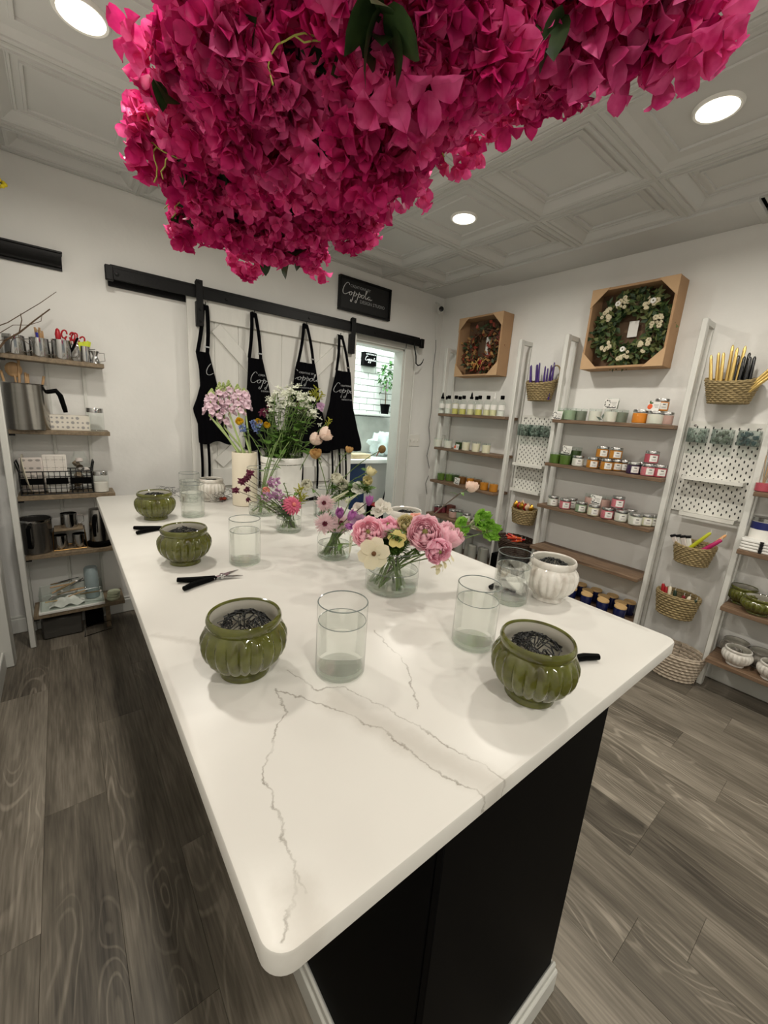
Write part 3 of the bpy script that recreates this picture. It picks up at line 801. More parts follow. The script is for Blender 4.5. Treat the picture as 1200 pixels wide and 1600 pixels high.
tag(obj('marble_backsplash', MB().cbox(2.0, 3.6, YB - .012, YB - .009, 1.002, 1.44, .001), mat('veined_marble', (214, 218, 212), .3, var=.22, nscale=5)), 'grey veined marble backsplash below back room shelf', 'backsplash')
pt = onY(601, 643, 4.05)
pl = thing('potted_tree', 'small leafy topiary in black pot on back room shelf', 'plant', (pt.x, 4.05, 1.483))
obj('pot', MB().lathe([(.0005, 0), (.045, 0), (.058, .105), (.062, .105), (.062, .118), (.054, .118), (.052, .1), (.0005, .1)], 20), M_blackpaint, pl)
obj('trunk', MB().tube([(0, 0, .1), (.004, 0, .2), (-.004, 0, .3), (0, 0, .42)], [.007, .006, .005, .004], 6), mat('bark', (92, 72, 48), .9, var=.2), pl)
M_leaf = mat('leaf_green', (62, 112, 48), .45, var=.3, nscale=20, objrand=.25)
lm = MB().add([(0, 0, 0), (.016, .014, .004), (0, .05, -.004), (-.016, .014, .004), (0, .02, -.003)], [(0, 1, 4), (1, 2, 4), (2, 3, 4), (3, 0, 4)]).mesh('leaf', M_leaf)
rs = random.Random(3)
for k in range(95):
    a_ = rs.uniform(0, 2 * pi); el = rs.uniform(-.9, 1.4); r = rs.uniform(.03, .125)
    obj('leaf', lm, None, pl, loc=(r * cos(a_) * cos(el), r * sin(a_) * cos(el), .42 + .15 * sin(el) + rs.uniform(-.06, .06)), rot=(rs.uniform(-1.2, .6), rs.uniform(-.6, .6), a_ - pi / 2), scale=rs.uniform(.8, 1.35))
zc = 1.0
ctr = thing('back_counter', 'white topped counter with navy side in back room', 'counter', (0, 0, 0))
ctop = onY(608, 716, 3.75)
obj('top', round_slab(1.95, ctop.x + .06, 3.45, YB - .01, zc - .04, zc, .05), M_white, ctr)
c1 = onY(555, 740, 3.55).x; c2 = onY(568, 740, 3.55).x
obj('navy_panel', MB().cbox(c1 - .3, c2, 3.52, YB - .012, 0, zc - .04, .003), mat('navy_paint', (28, 54, 92), .5), ctr)
obj('front_panel', MB().cbox(c2 + .001, ctop.x + .02, 3.62, YB - .012, 0, zc - .04, .003), M_trim, ctr)
bg = MB()
bg_c = onY(597, 695, 3.8)
def bagfn(u, v):
    th = u * 2 * pi; ph = v * pi
    n_ = mnoise.noise(Vector((cos(th) * 2.2 * sin(ph), sin(th) * 2.2 * sin(ph), cos(ph) * 2.5))) + .5 * mnoise.noise(Vector((cos(th) * 6, sin(th) * 6, ph * 4)))
    r = .15 * (1 + .4 * n_)
    return (bg_c.x + r * sin(ph) * cos(th) * 1.1, 3.8 + r * sin(ph) * sin(th) * .8, max(zc + .002, zc + .13 - r * cos(ph) * .95))
bg.grid(bagfn, 28, 16, smooth=False, closed_u=True)
tag(obj('plastic_bag', bg, mat('crumpled_plastic', (216, 230, 230), .2, var=.1, spec=.6)), 'crumpled clear plastic bag on back counter', 'bag')
fc = onY(556, 706, 3.7)
fl_ = thing('folder_stack', 'small stack of cream folders on back counter', 'folders', (fc.x - .02, 3.62, zc))
for k in range(4): obj('folder', MB().cbox(-.13, .11, -.08, .09, .0005 + k * .012, .011 + k * .012, .002), mat('cream_card', (222, 203, 166), .7), fl_, rot=(0, 0, RAD(-4 + 3 * k)))
bw = onY(598, 786, 3.35)
cd_ = thing('floor_caddy', 'dark crate with red lining beyond the doorway', 'crate', (bw.x, 3.38, 0))
obj('crate', MB().cbox(-.13, .13, -.09, .09, 0, bw.z - .03, .006), M_blackpaint, cd_)
obj('lining', MB().cbox(-.125, .125, -.085, .085, bw.z - .03, bw.z - .01, .006), mat('red_cloth', (150, 32, 34), .8), cd_)
tag(obj('broom_handle', MB().tube([(bw.x + .03, 3.40, bw.z - .008), (bw.x + .13, 3.42, bw.z + .3)], .008, 8), M_black), 'black stick leaning out of the dark crate', 'handle')
# ================================================================ left shelf unit on the back wall
def wood_mat(name, c0, c1, rough=.55):
    m = bpy.data.materials.new(name); m.use_nodes = True; MATS[name] = m
    nt = m.node_tree; b = nt.nodes['Principled BSDF']; b.inputs['Roughness'].default_value = rough
    tc = nn(nt, 'ShaderNodeTexCoord'); gm = nn(nt, 'ShaderNodeNewGeometry')
    mp = nn(nt, 'ShaderNodeMapping'); mp.inputs['Scale'].default_value = (22, 2.2, 22)
    nt.links.new(tc.outputs['Object'], mp.inputs[0])
    z = nn(nt, 'ShaderNodeTexNoise'); z.inputs['Scale'].default_value = 3; z.inputs['Detail'].default_value = 6; z.inputs['Distortion'].default_value = .6
    nt.links.new(mp.outputs[0], z.inputs['Vector'])
    r = nn(nt, 'ShaderNodeValToRGB'); r.color_ramp.elements[0].position = .3; r.color_ramp.elements[0].color = srgb(c0)
    r.color_ramp.elements[1].position = .7; r.color_ramp.elements[1].color = srgb(c1)
    nt.links.new(z.outputs['Fac'], r.inputs[0]); nt.links.new(r.outputs[0], b.inputs['Base Color'])
    bp = nn(nt, 'ShaderNodeBump'); bp.inputs['Strength'].default_value = .1; bp.inputs['Distance'].default_value = .003
    nt.links.new(z.outputs['Fac'], bp.inputs['Height']); nt.links.new(bp.outputs[0], b.inputs['Normal'])
    return m
M_shelfwood = wood_mat('brown_shelf_wood', (92, 72, 55), (132, 107, 84))
M_oak = wood_mat('light_oak', (104, 90, 70), (138, 121, 98))
M_steel = mat('brushed_steel', (176, 174, 170), .22, 1, var=.06, nscale=3, stretch=(1, 1, 20))
M_chrome = mat('polished_steel', (190, 190, 190), .1, 1, var=.03)
M_clear = glass_mat('clear_glass', (252, 254, 253), .8)
M_cleardim = glass_mat('thin_clear_plastic', (252, 254, 253), .85, .12)
M_wooden = mat('pale_wood', (182, 146, 104), .6, var=.15, stretch=(8, 8, 1))
LS_Z = [1.635, 1.25, .885, .545, .185]
LS_Y0 = [2.955, 2.94, 2.925, 2.91, 2.89]
unit = thing('shelf_unit', 'narrow white post shelf unit with five wooden boards on back wall', 'shelf', (0, 0, 0), 0, 'wall shelf units')
for z, y0 in zip(LS_Z, LS_Y0):
    obj('shelf_board', MB().cbox(-.225, .225, y0, YW - .02, z - .024, z, .002), M_oak, unit)
    obj('shelf_clip', MB().cbox(-.225, -.2, y0 + .005, y0 + .03, z - .034, z - .0245, .001), M_black, unit)
obj('post', MB().cbox(-.256, -.2255, 2.868, 2.9, 0, 1.78, .004), M_trim, unit)
for x in (-.04, .13):
    obj('wall_rail', MB().cbox(x - .008, x + .008, YW - .014, YW - .001, .02, 1.72, .002), M_trim, unit)
obj('back_post', MB().cbox(-.252, -.23, YW - .03, YW - .018, 0, 1.78, .003), M_trim, unit)
obj('tie_bar', MB().cbox(-.25, -.232, 2.9, YW - .03, 1.72, 1.745, .003), M_trim, unit)
obj('foot_leg', MB().cbox(.12, .145, 2.93, 2.95, 0, .161, .002), M_oak, unit)
def LX(u, v, y): return onY(u, v, y).x

# steel cups
def cup_mb(r, h, flare=1.0, t=.0015):
    return MB().lathe([(.0005, 0), (r * .96, 0), (r, .004), (r * flare, h), (r * flare - t, h), (r - t, .006), (r * .93, .004), (.0005, .004)], 28)
def cup_thing(label, x, y, z, r, h, flare=1.0, hang=0., group='steel cups on the left shelves'):
    t = thing('steel_cup', label, 'cup', (x, y, z), hang, group)
    obj('bowl', cup_mb(r, h, flare), M_chrome, t)
    hp = [(r * .98, 0, h * .85), (r + .022, 0, h * .88), (r + .03, 0, h * .7), (r + .028, 0, h * .35), (r + .012, 0, h * .2), (r * .98, 0, h * .2)]
    obj('handle', MB().tube(hp, .0025, 6), M_chrome, t)
    return t
S1 = LS_Z[0]
CUPS1 = [(23, 3.02, .048, .1, 'steel cup under the bare twigs on top shelf'), (62, 3.02, .044, .1, 'steel cup full of wooden sticks on top shelf'), (97, 3.02, .048, .105, 'steel cup holding red handled scissors on top shelf'), (133, 3.02, .026, .088, 'slim steel cup with yellow tags on top shelf')]
cx = []
for u, y, r, h, lab in CUPS1:
    x = LX(u, 545, y); cx.append(x); cup_thing(lab, x, y, S1, r, h, .96, RAD(-20))
t = thing('steel_jigger', 'small flared steel jigger at right end of top shelf', 'jigger', (LX(149, 562, 3.0), 3.0, S1), 0)
obj('lower_cone', MB().lathe([(.026, 0), (.012, .04), (.0125, .044), (.022, .068), (.02, .068), (.01, .043), (.024, .001)], 20), M_chrome, t)
obj('handle', MB().tube([(.02, 0, .06), (.045, 0, .062), (.046, 0, .02), (.02, 0, .012)], .0022, 6), M_chrome, t)
tg = mat('yellow_tag', (205, 218, 60), .7)
for k in range(3): tag(obj('price_tag', MB().cbox(-.012, .012, -.001, .001, 0, .05, .0005), tg, None, (cx[3] + (-.012, .004, .012)[k], 3.02 + .008 * (k - 1), S1 + .06 + .006 * k), (0, RAD(-10 + 12 * k), .3 * k)), 'yellow paper tag in the slim steel cup', 'tag', 'yellow tags in slim cup')
rs = random.Random(5)
for k in range(9):
    a = rs.uniform(0, 6.28); r_ = rs.uniform(.004, .026)
    p = Vector((cx[1] + r_ * cos(a), 3.02 + r_ * sin(a), S1 + .006)); q = p + Vector((rs.uniform(-.012, .014), rs.uniform(-.01, .01), rs.uniform(.115, .15)))
    tag(obj('craft_stick', MB().tube([p, p.lerp(q, .5), q], .0052, 6), M_wooden), 'pale wooden craft stick in steel cup on top shelf', 'stick', 'wooden sticks in steel cup')
tag(obj('blue_pen', MB().tube([(cx[1], 2.993, S1 + .01), (cx[1] - .004, 2.985, S1 + .125)], .006, 8), mat('blue_plastic', (44, 46, 150), .35)), 'blue pen among wooden sticks in steel cup', 'pen')
M_red = mat('red_plastic', (176, 24, 38), .35)
M_whitep = mat('white_plastic', (228, 227, 222), .4)
def scissors(label, x, y, z, lean, M_h):
    t = thing('scissors', label, 'scissors', (x, y, z)); t.rotation_euler = (RAD(-5), lean, 0)
    obj('blade', MB().cbox(-.006, .006, -.001, .001, 0, .1, .0005), M_chrome, t)
    for s in (-1, 1):
        pts = [(s * .004, 0, .085), (s * .012, 0, .105)] + [(s * (.018 + .012 * cos(RAD(a))), 0, .128 + .022 * sin(RAD(a))) for a in range(200, 560, 30)]
        obj('handle', MB().tube(pts, .0045, 6), M_h, t)
    return t
scissors('red and white handled scissors standing in steel cup', cx[2] + .012, 3.02, S1 + .012, RAD(10), M_red)
scissors('second red handled scissors leaning right in steel cup', cx[2] + .026, 3.03, S1 + .012, RAD(24), M_red)
tag(obj('red_brush', MB().lathe([(.004, 0), (.005, .08), (.012, .1), (.014, .125), (.009, .15), (.001, .158)], 12, Matrix.Translation((cx[2] - .012, 3.015, S1 + .008))), M_red), 'red tipped brush beside scissors in steel cup', 'brush')
tag(obj('marker', MB().tube([(cx[2] + .02, 3.0, S1 + .01), (cx[2] + .075, 2.995, S1 + .128)], .0055, 8), M_blackpaint), 'black marker leaning right in steel cup', 'marker')
tw = thing('twig_bundle', 'bare brown twigs reaching in from left above top shelf', 'twigs', (0, 0, 0))
M_twig = mat('twig_bark', (84, 66, 48), .9, var=.25)
for pts, r in (([(-14, 560), (8, 532), (30, 520), (55, 500), (78, 483)], .006), ([(-10, 512), (12, 504), (35, 490), (62, 474), (88, 456)], .0028), ([(30, 520), (34, 500), (32, 490)], .003), ([(-8, 525), (20, 508), (45, 508)], .0022), ([(45, 508), (64, 502), (66, 490)], .002), ([(0, 532), (30, 527), (50, 541)], .002)):
    q = [onY(u, v, 2.90 + .01 * i) for i, (u, v) in enumerate(pts)]
    obj('twig', MB().tube(q, [r * (1 - .6 * i / len(q)) for i in range(len(q))], 6), M_twig, tw)
# second shelf
S2 = LS_Z[1]
x = LX(43, 650, 3.0)
pot = thing('steel_pitcher', 'large brushed steel pouring pot with black handle', 'pitcher', (x, 3.0, S2))
obj('body', MB().lathe([(.0005, 0), (.098, 0), (.101, .005), (.096, .235), (.1, .24), (.097, .243), (.092, .232), (.096, .01), (.0005, .008)], 40), M_steel, pot)
obj('handle', MB().tube([(.092, -.03, .205), (.135, -.03, .215), (.152, -.03, .19), (.165, -.03, .12), (.168, -.03, .1)], [.011, .013, .013, .012, .01], 8), M_blackpaint, pot)
for k, (dx, l, cat_) in enumerate([(-.075, .3, 's'), (-.05, .4, 's'), (-.03, .31, 'spoon'), (.01, .3, 's'), (.018, .295, 's'), (.055, .29, 's')]):
    b0 = Vector((x + dx * .6, 3.02, S2 + .01)); tp = Vector((x + dx * 1.15 + (.05 if k == 1 else 0) + (.025 if k == 5 else 0), 3.03 + .004 * k, S2 + l))
    sp = MB().tube([b0, b0.lerp(tp, .5), tp], .006 if cat_ == 's' else .005, 7)
    if cat_ == 'spoon': sp.ball(tp, .036, 12, 8, (1, .25, 1.1))
    tag(obj('wooden_spoon', sp, M_wooden), ('broad wooden spatula', 'wooden spoon handle')[cat_ == 's'] + ' standing in the steel pot, ' + ('far left', 'tall one', 'broad blade', 'middle', 'right of middle', 'far right')[k], 'spoon', 'wooden spoons in the pot')
bx0, bx1 = LX(77, 660, 2.97), LX(141, 662, 2.97)
pb = thing('patterned_box', 'low cream box printed with grey flowers on second shelf', 'box', (0, 0, 0))
obj('box', MB().cbox(bx0, bx1, 2.97, 3.07, S2, S2 + .085, .002), mat('cream_paper', (214, 208, 196), .7, var=.03), pb)
M_print = mat('grey_print', (150, 148, 146), .8)
rs = random.Random(9)
pr = MB()
for k in range(22):
    cxp = bx0 + .012 + (k % 8) * (bx1 - bx0 - .024) / 7; cz = S2 + (.018, .045, .07)[k // 8]; r_ = .0065 + .004 * (k % 3 == 0)
    n = 8
    vs = [(cxp, 2.9693, cz)] + [(cxp + (r_ * (1 if i % 2 else .62)) * cos(i * pi / n), 2.9693, cz + (r_ * (1 if i % 2 else .62)) * sin(i * pi / n)) for i in range(2 * n)]
    pr.add(vs, [(0, i + 1, (i + 1) % (2 * n) + 1) for i in range(2 * n)])
obj('printed_pattern', pr, M_print, pb)
def jar(label, x, y, z, r, h, content=None, group='clear jars on the left shelves'):
    t = thing('glass_jar', label, 'jar', (x, y, z), 0, group)
    obj('glass', MB().lathe([(.0005, .001), (r * .95, 0), (r, .006), (r, h * .85), (r * .92, h * .9), (r * .92, h)], 28), M_clear, t)
    obj('lid', MB().lathe([(r * .96, h * .86), (r, h * .87), (r, h * 1.04), (r * .97, h * 1.06), (.0005, h * 1.06)], 28), M_chrome, t)
    if content: obj('filling', MB().lathe([(.0005, .004), (r * .92, .004), (r * .92, h * .5), (.0005, h * .55)], 20), content, t)
jar('empty clear jar with steel lid on second shelf', LX(149, 658, 2.99), 2.99, S2, .043, .125)
# third shelf
S3 = LS_Z[2]
wx0, wx1 = LX(32, 760, 2.955), LX(146, 760, 2.955)
wbk = thing('wire_basket', 'black wire basket with three label plates on third shelf', 'basket', (0, 0, 0))
wy0, wy1, wh = 2.955, 3.08, .13
m = MB()
for zz in (0, .033, .066, .1, wh):
    m.tube([(wx0, wy0, S3 + zz + .003), (wx1, wy0, S3 + zz + .003), (wx1, wy1, S3 + zz + .003), (wx0, wy1, S3 + zz + .003), (wx0, wy0, S3 + zz + .003)], .0022 if zz not in (0, wh) else .0035, 5)
n = 13
for k in range(n + 1):
    xx = wx0 + (wx1 - wx0) * k / n; th = .0035 if k in (0, 4, 9, n) else .0018
    m.tube([(xx, wy1, S3 + wh), (xx, wy1, S3 + .003), (xx, wy0, S3 + .003), (xx, wy0, S3 + wh)], th, 5)
obj('wire_frame', m, M_black, wbk)
for xx in (wx0, wx1):
    obj('handle', MB().tube([(xx, wy0 + .01, S3 + wh), (xx + (-.012 if xx == wx0 else .012), wy0 + .01, S3 + wh + .055), (xx + (-.012 if xx == wx0 else .012), wy1 - .01, S3 + wh + .055), (xx, wy1 - .01, S3 + wh)], .004, 6), M_black, wbk)
for k in range(3):
    c_ = wx0 + (wx1 - wx0) * (.165 + .33 * k)
    obj('label_plate', MB().cbox(c_ - .05, c_ + .05, wy0 - .006, wy0 - .002, S3 + .06, S3 + .097, .004), M_blackpaint, wbk)
M_card = mat('white_card', (222, 216, 208), .75, var=.03)
M_cardp = mat('pinkish_card', (205, 196, 190), .75, var=.05)
for k, (fx, w_, h_, m_, lab) in enumerate([(.16, .1, .2, M_cardp, 'printed packet of leaf pattern in wire basket, left'), (.48, .11, .215, M_card, 'tall cream packet in the middle of wire basket'), (.5, .1, .125, M_whitep, 'folded white cloth in front of the middle basket part')]):
    c_ = wx0 + (wx1 - wx0) * fx; yy = (3.03, 3.04, 2.99)[k]
    pk = thing('packet', lab, 'packet', (c_, yy, S3 + .007), 0, 'packets in the wire basket'); pk.rotation_euler = (RAD(4), 0, RAD(2 * k - 2))
    obj('sheet', MB().cbox(-w_ / 2, w_ / 2, -.008, .008, 0, h_, .004), m_, pk)
    if k < 2:
        g = MB()
        for i in range(12):
            a, b = -w_ / 2 + .018 + (i % 3) * (w_ - .036) / 2, .05 + (i // 3) * .045
            if k == 0: g.ball((a, -.0083, b), .011, 8, 5, (1, .05, .6))
            else: g.box(a - .014, a + .014, -.0088, -.0082, b, b + .0015); g.box(a, a + .0015, -.0088, -.0082, b - .02, b + .02)
        obj('print', g, mat('soft_grey_print', (150, 146, 142), .8), pk)
rs = random.Random(21)
for k in range(9):
    c_ = wx0 + (wx1 - wx0) * rs.uniform(.73, .96); yy = rs.uniform(2.98, 3.05); zz = S3 + .02 + .02 * k
    tag(obj('metal_tin', MB().lathe([(.0005, 0), (.018, 0), (.018, .02), (.0005, .021)], 14, Matrix.Translation((c_, yy, zz)) @ Matrix.Rotation(rs.uniform(-.9, .9), 4, 'X') @ Matrix.Rotation(rs.uniform(-.9, .9), 4, 'Y')), (M_chrome, M_oak, M_cardp)[k % 3]), 'small loose tin or cap heaped in right of wire basket', 'tin', 'small tins in the wire basket')
bgm = MB()
bx_ = wx0 + (wx1 - wx0) * .84
bgm.grid(lambda u, v: (bx_ + (.06 - .035 * v) * cos(u * 2 * pi) * (1 + .2 * sin(u * 25 + v * 5)), 3.03 + (.03 - .02 * v) * sin(u * 2 * pi), S3 + .1 + .14 * v), 24, 8, False, True)
tag(obj('cellophane_bag', bgm, M_cleardim), 'crinkled clear bag rising from right of wire basket', 'bag')
jar('clear jar with small filling at right end of third shelf', LX(157, 748, 2.98), 2.98, S3, .041, .12, M_card)
tag(obj('plate', MB().lathe([(.0005, 0), (.07, .0), (.11, .012), (.112, .016), (.07, .005), (.0005, .005)], 32, Matrix.Translation((-.19, 3.03, S3 + .113)) @ Matrix.Rotation(RAD(82), 4, 'Y')), mat('cream_ceramic', (216, 208, 186), .3)), 'cream plate standing on edge at left of wire basket', 'plate')
# fourth shelf
S4 = LS_Z[3]
x = LX(58, 850, 2.99)
gp = thing('clear_pitcher', 'clear and steel pitcher with dark rim on fourth shelf', 'pitcher', (x, 2.99, S4))
obj('body', MB().lathe([(.0005, .002), (.07, 0), (.074, .01), (.078, .19), (.081, .195), (.077, .196), (.072, .02), (.0005, .01)], 32), mat('smoked_steel', (120, 118, 114), .25, .85, var=.08), gp)
obj('rim_band', MB().lathe([(.0795, .185), (.083, .19), (.083, .2), (.0795, .202), (.076, .2)], 32), M_chrome, gp)
obj('handle', MB().tube([(-.02, -.075, .17), (-.025, -.11, .165), (-.025, -.115, .11), (-.025, -.11, .06), (-.02, -.078, .05)], .01, 8), M_blackpaint, gp)
rx0, rx1 = LX(86, 858, 2.95), LX(135, 855, 2.95)
rk = thing('riser_stand', 'small wooden riser shelf holding steel cups', 'riser', (0, 0, 0))
obj('top_board', MB().cbox(rx0 + .005, rx1 - .005, 2.95, 3.06, S4 + .118, S4 + .13, .002), M_oak, rk)
obj('wire_legs', MB().tube([(rx0, 2.955, S4 + .118), (rx0 - .006, 2.95, S4 + .004), (rx1 + .006, 2.95, S4 + .004), (rx1, 2.955, S4 + .118)], .003, 6).tube([(rx0, 3.055, S4 + .118), (rx0 - .006, 3.06, S4 + .004), (rx1 + .006, 3.06, S4 + .004), (rx1, 3.055, S4 + .118)], .003, 6), mat('brass_wire', (150, 116, 70), .35, 1), rk)
xm_ = (rx0 + rx1) / 2
cup_thing('steel cup standing on the small wooden riser', xm_ + .005, 3.0, S4 + .13, .042, .085, .97, RAD(0))
cup_thing('left steel cup under the small wooden riser', xm_ - .046, 2.995, S4, .037, .085, .95, RAD(60))
cup_thing('right steel cup under the small wooden riser', xm_ + .046, 2.995, S4, .037, .085, .95, RAD(60))
x = LX(156, 830, 2.99)
kt = thing('electric_kettle', 'tall brushed steel kettle with black base on fourth shelf', 'kettle', (x, 2.99, S4))
obj('base', MB().lathe([(.0005, 0), (.066, 0), (.07, .008), (.068, .026), (.056, .032), (.0005, .032)], 30), M_blackpaint, kt)
obj('body', MB().lathe([(.054, .033), (.056, .04), (.05, .2), (.047, .232), (.0005, .238)], 32), M_steel, kt)
obj('handle', MB().tube([(-.02, -.047, .2), (-.024, -.08, .2), (-.03, -.088, .15), (-.03, -.085, .08)], [.009, .011, .011, .008], 8), M_blackpaint, kt)
# lowest shelf
S5 = LS_Z[4]
tag(obj('paper_stack', MB().cbox(-.2, .12, 2.885, 3.06, S5, S5 + .014, .002), M_whitep), 'stack of white sheets under the clear bin', 'paper')
bi = thing('clear_bin', 'clear plastic bin of craft tools on lowest shelf', 'bin', (0, 0, 0))
b0, b1 = -.19, .115
bz = S5 + .0145
w_ = MB()
w_.box(b0, b1, 2.895, 2.898, bz, bz + .1); w_.box(b0, b1, 3.05, 3.053, bz, bz + .1); w_.box(b0, b0 + .003, 2.898, 3.05, bz, bz + .1); w_.box(b1 - .003, b1, 2.898, 3.05, bz, bz + .1); w_.box(b0, b1, 2.895, 3.053, bz, bz + .003)
obj('walls', w_, M_cleardim, bi)
obj('rim', MB().tube([(b0, 2.895, bz + .1), (b1, 2.895, bz + .1), (b1, 3.053, bz + .1), (b0, 3.053, bz + .1), (b0, 2.895, bz + .1)], .004, 6), M_cleardim, bi)
rs = random.Random(31)
M_tool = mat('dull_brass_tool', (140, 120, 84), .4, .7, var=.2)
for k in range(14):
    p = Vector((rs.uniform(b0 + .02, b0 + .19), rs.uniform(2.915, 3.03), bz + .045 + .006 * k)); a = rs.uniform(-.5, .9); L = rs.uniform(.07, .12)
    q = p + Vector((L * cos(a), L * .35 * sin(a * 3), rs.uniform(-.01, .05)))
    tl = thing('craft_tool', 'slim craft tool heaped in the clear bin', 'tool', p, 0, 'craft tools in the clear bin')
    obj('shaft', MB().tube([(0, 0, 0), (q - p) * .5, q - p], [.0035, .0045, .003], 6), (M_tool, M_chrome, M_wooden)[k % 3], tl)
    obj('tip', MB().ball(q - p, .0075, 8, 5), (M_chrome, M_whitep)[k % 2], tl)
tag(obj('white_pouch', MB().grid(lambda u, v: (b0 + .04 + .17 * u, 2.905 + .06 * v, bz + .012 + .05 * sin(pi * v) * sin(pi * u) + .01 * sin(u * 14 + v * 9)), 14, 10), M_whitep), 'soft white pouch at front of the clear bin', 'pouch')
tag(obj('grey_canister', MB().lathe([(.0005, 0), (.036, 0), (.038, .01), (.036, .19), (.03, .2), (.0005, .2)], 24, Matrix.Translation((.065, 3.0, bz + .004))), mat('blue_grey_plastic', (142, 156, 158), .4)), 'tall blue grey canister at right of the clear bin', 'canister')
for k in range(3):
    tag(obj('ceramic_disc', MB().lathe([(.0005, 0), (.034, 0), (.036, .004), (.036, .012), (.033, .017), (.0005, .018)], 24, Matrix.Translation((.168 + .003 * k, 2.945, S5 + .018 * k))), mat('pale_green_ceramic', (198, 204, 176), .35)), ('bottom', 'middle', 'top')[k] + ' pale round coaster in the stack on lowest shelf', 'coaster', 'coasters on lowest shelf')
tag(obj('storage_box', MB().cbox(-.2, .0, 2.93, 3.06, 0, .13, .01), mat('dark_clear_plastic', (64, 62, 58), .3)), 'dim plastic box under the lowest shelf', 'box')
tag(obj('speaker_box', MB().cbox(.015, .11, 2.99, 3.08, 0, .09, .006), M_blackpaint), 'black box on the floor under lowest shelf', 'box')
tag(obj('wire_rack', MB().tube([(-.0, 2.86, .004), (.15, 2.9, .004), (.14, 2.92, .05), (0.01, 2.885, .05), (-.0, 2.86, .004)], .0028, 6), M_chrome), 'low chrome wire rack on floor before left shelf', 'rack')
# ================================================================ shelf units on the right wall
RZS = [1.52, 1.2, .88, .545, .22]
RXF = [2.875, 2.865, 2.85, 2.84, 2.83]
UN = [(2.09, 2.86, 'white ladder shelf with wooden boards nearest the room corner', [0]), (.885, 1.67, 'white ladder shelf with wooden boards in the middle of right wall', [0]), (-.33, .455, 'white ladder shelf with wooden boards at right edge of view', [0])]
for y0, y1, lab, _ in UN:
    u_ = thing('shelf_unit', lab, 'shelf', (0, 0, 0), 0, 'wall shelf units')
    for z, xf in zip(RZS, RXF):
        obj('shelf_board', MB().cbox(xf, XW - .018, y0, y1, z - .024, z, .002), M_shelfwood, u_)
    for y in (y0 - .031, y1 + .001):
        obj('post', MB().cbox(2.925, 2.968, y, y + .03, 0, 2.12, .004), M_trim, u_)
        obj('bracket', MB().cbox(2.968, XW, y + .002, y + .028, 2.085, 2.118, .003), M_trim, u_)
        obj('back_rail', MB().cbox(XW - .022, XW - .004, y + .004, y + .026, .15, 2.08, .002), M_trim, u_)

def Yx(u, v, x): return onX(u, v, x).y
def waxm(name, c): return mat('wax_' + name, c, .5, var=.05, sss=.1)
M_silver = mat('silver_lid', (186, 186, 184), .22, 1, var=.04)
M_goldlid = mat('bamboo_lid', (206, 170, 116), .5, var=.12)
M_label = mat('paper_label', (232, 230, 224), .6, var=.02)
M_ink = mat('black_ink', (22, 22, 24), .7)
WAX = {'white': (226, 224, 212), 'sage': (150, 170, 140), 'green': (84, 112, 38), 'dkgreen': (48, 70, 26), 'amber': (196, 128, 30), 'orange': (228, 138, 28), 'pink': (214, 120, 132), 'rose': (190, 80, 96), 'purple': (58, 28, 70), 'cream': (230, 224, 198), 'brown': (120, 78, 26), 'smoke': (128, 136, 120), 'wine': (112, 38, 50), 'navy': (26, 36, 86), 'grey': (150, 150, 142), 'blush': (196, 160, 150)}
TUM = {}
def tumbler(label, u, v, x, z, wax, r=.038, h=.088, group='candle tumblers'):
    t = thing('candle_tumbler', label, 'candle', (x, Yx(u, v, x), z), random.uniform(-.4, .4), group)
    kg, kw = ('g', r, h), ('w', r, h, wax)
    if kg not in TUM: TUM[kg] = recalc(MB().lathe([(.0005, .001), (r * .9, 0), (r * .94, .004), (r, h), (r - .0025, h), (r * .92 - .002, .008)], 26).mesh('glass', M_clear))
    if kw not in TUM: TUM[kw] = recalc(MB().lathe([(.0005, .003), (r * .91, .003), (r * .965, h * .8), (.0005, h * .79)], 24).mesh('wax', waxm(wax, WAX[wax])))
    if 'wick' not in TUM: TUM['wick'] = MB().tube([(0, 0, 0), (.001, 0, .012)], .0012, 5).mesh('wick', M_ink)
    obj('glass', TUM[kg], None, t); obj('wax', TUM[kw], None, t); obj('wick', TUM['wick'], None, t, loc=(0, 0, h * .79))
    return t
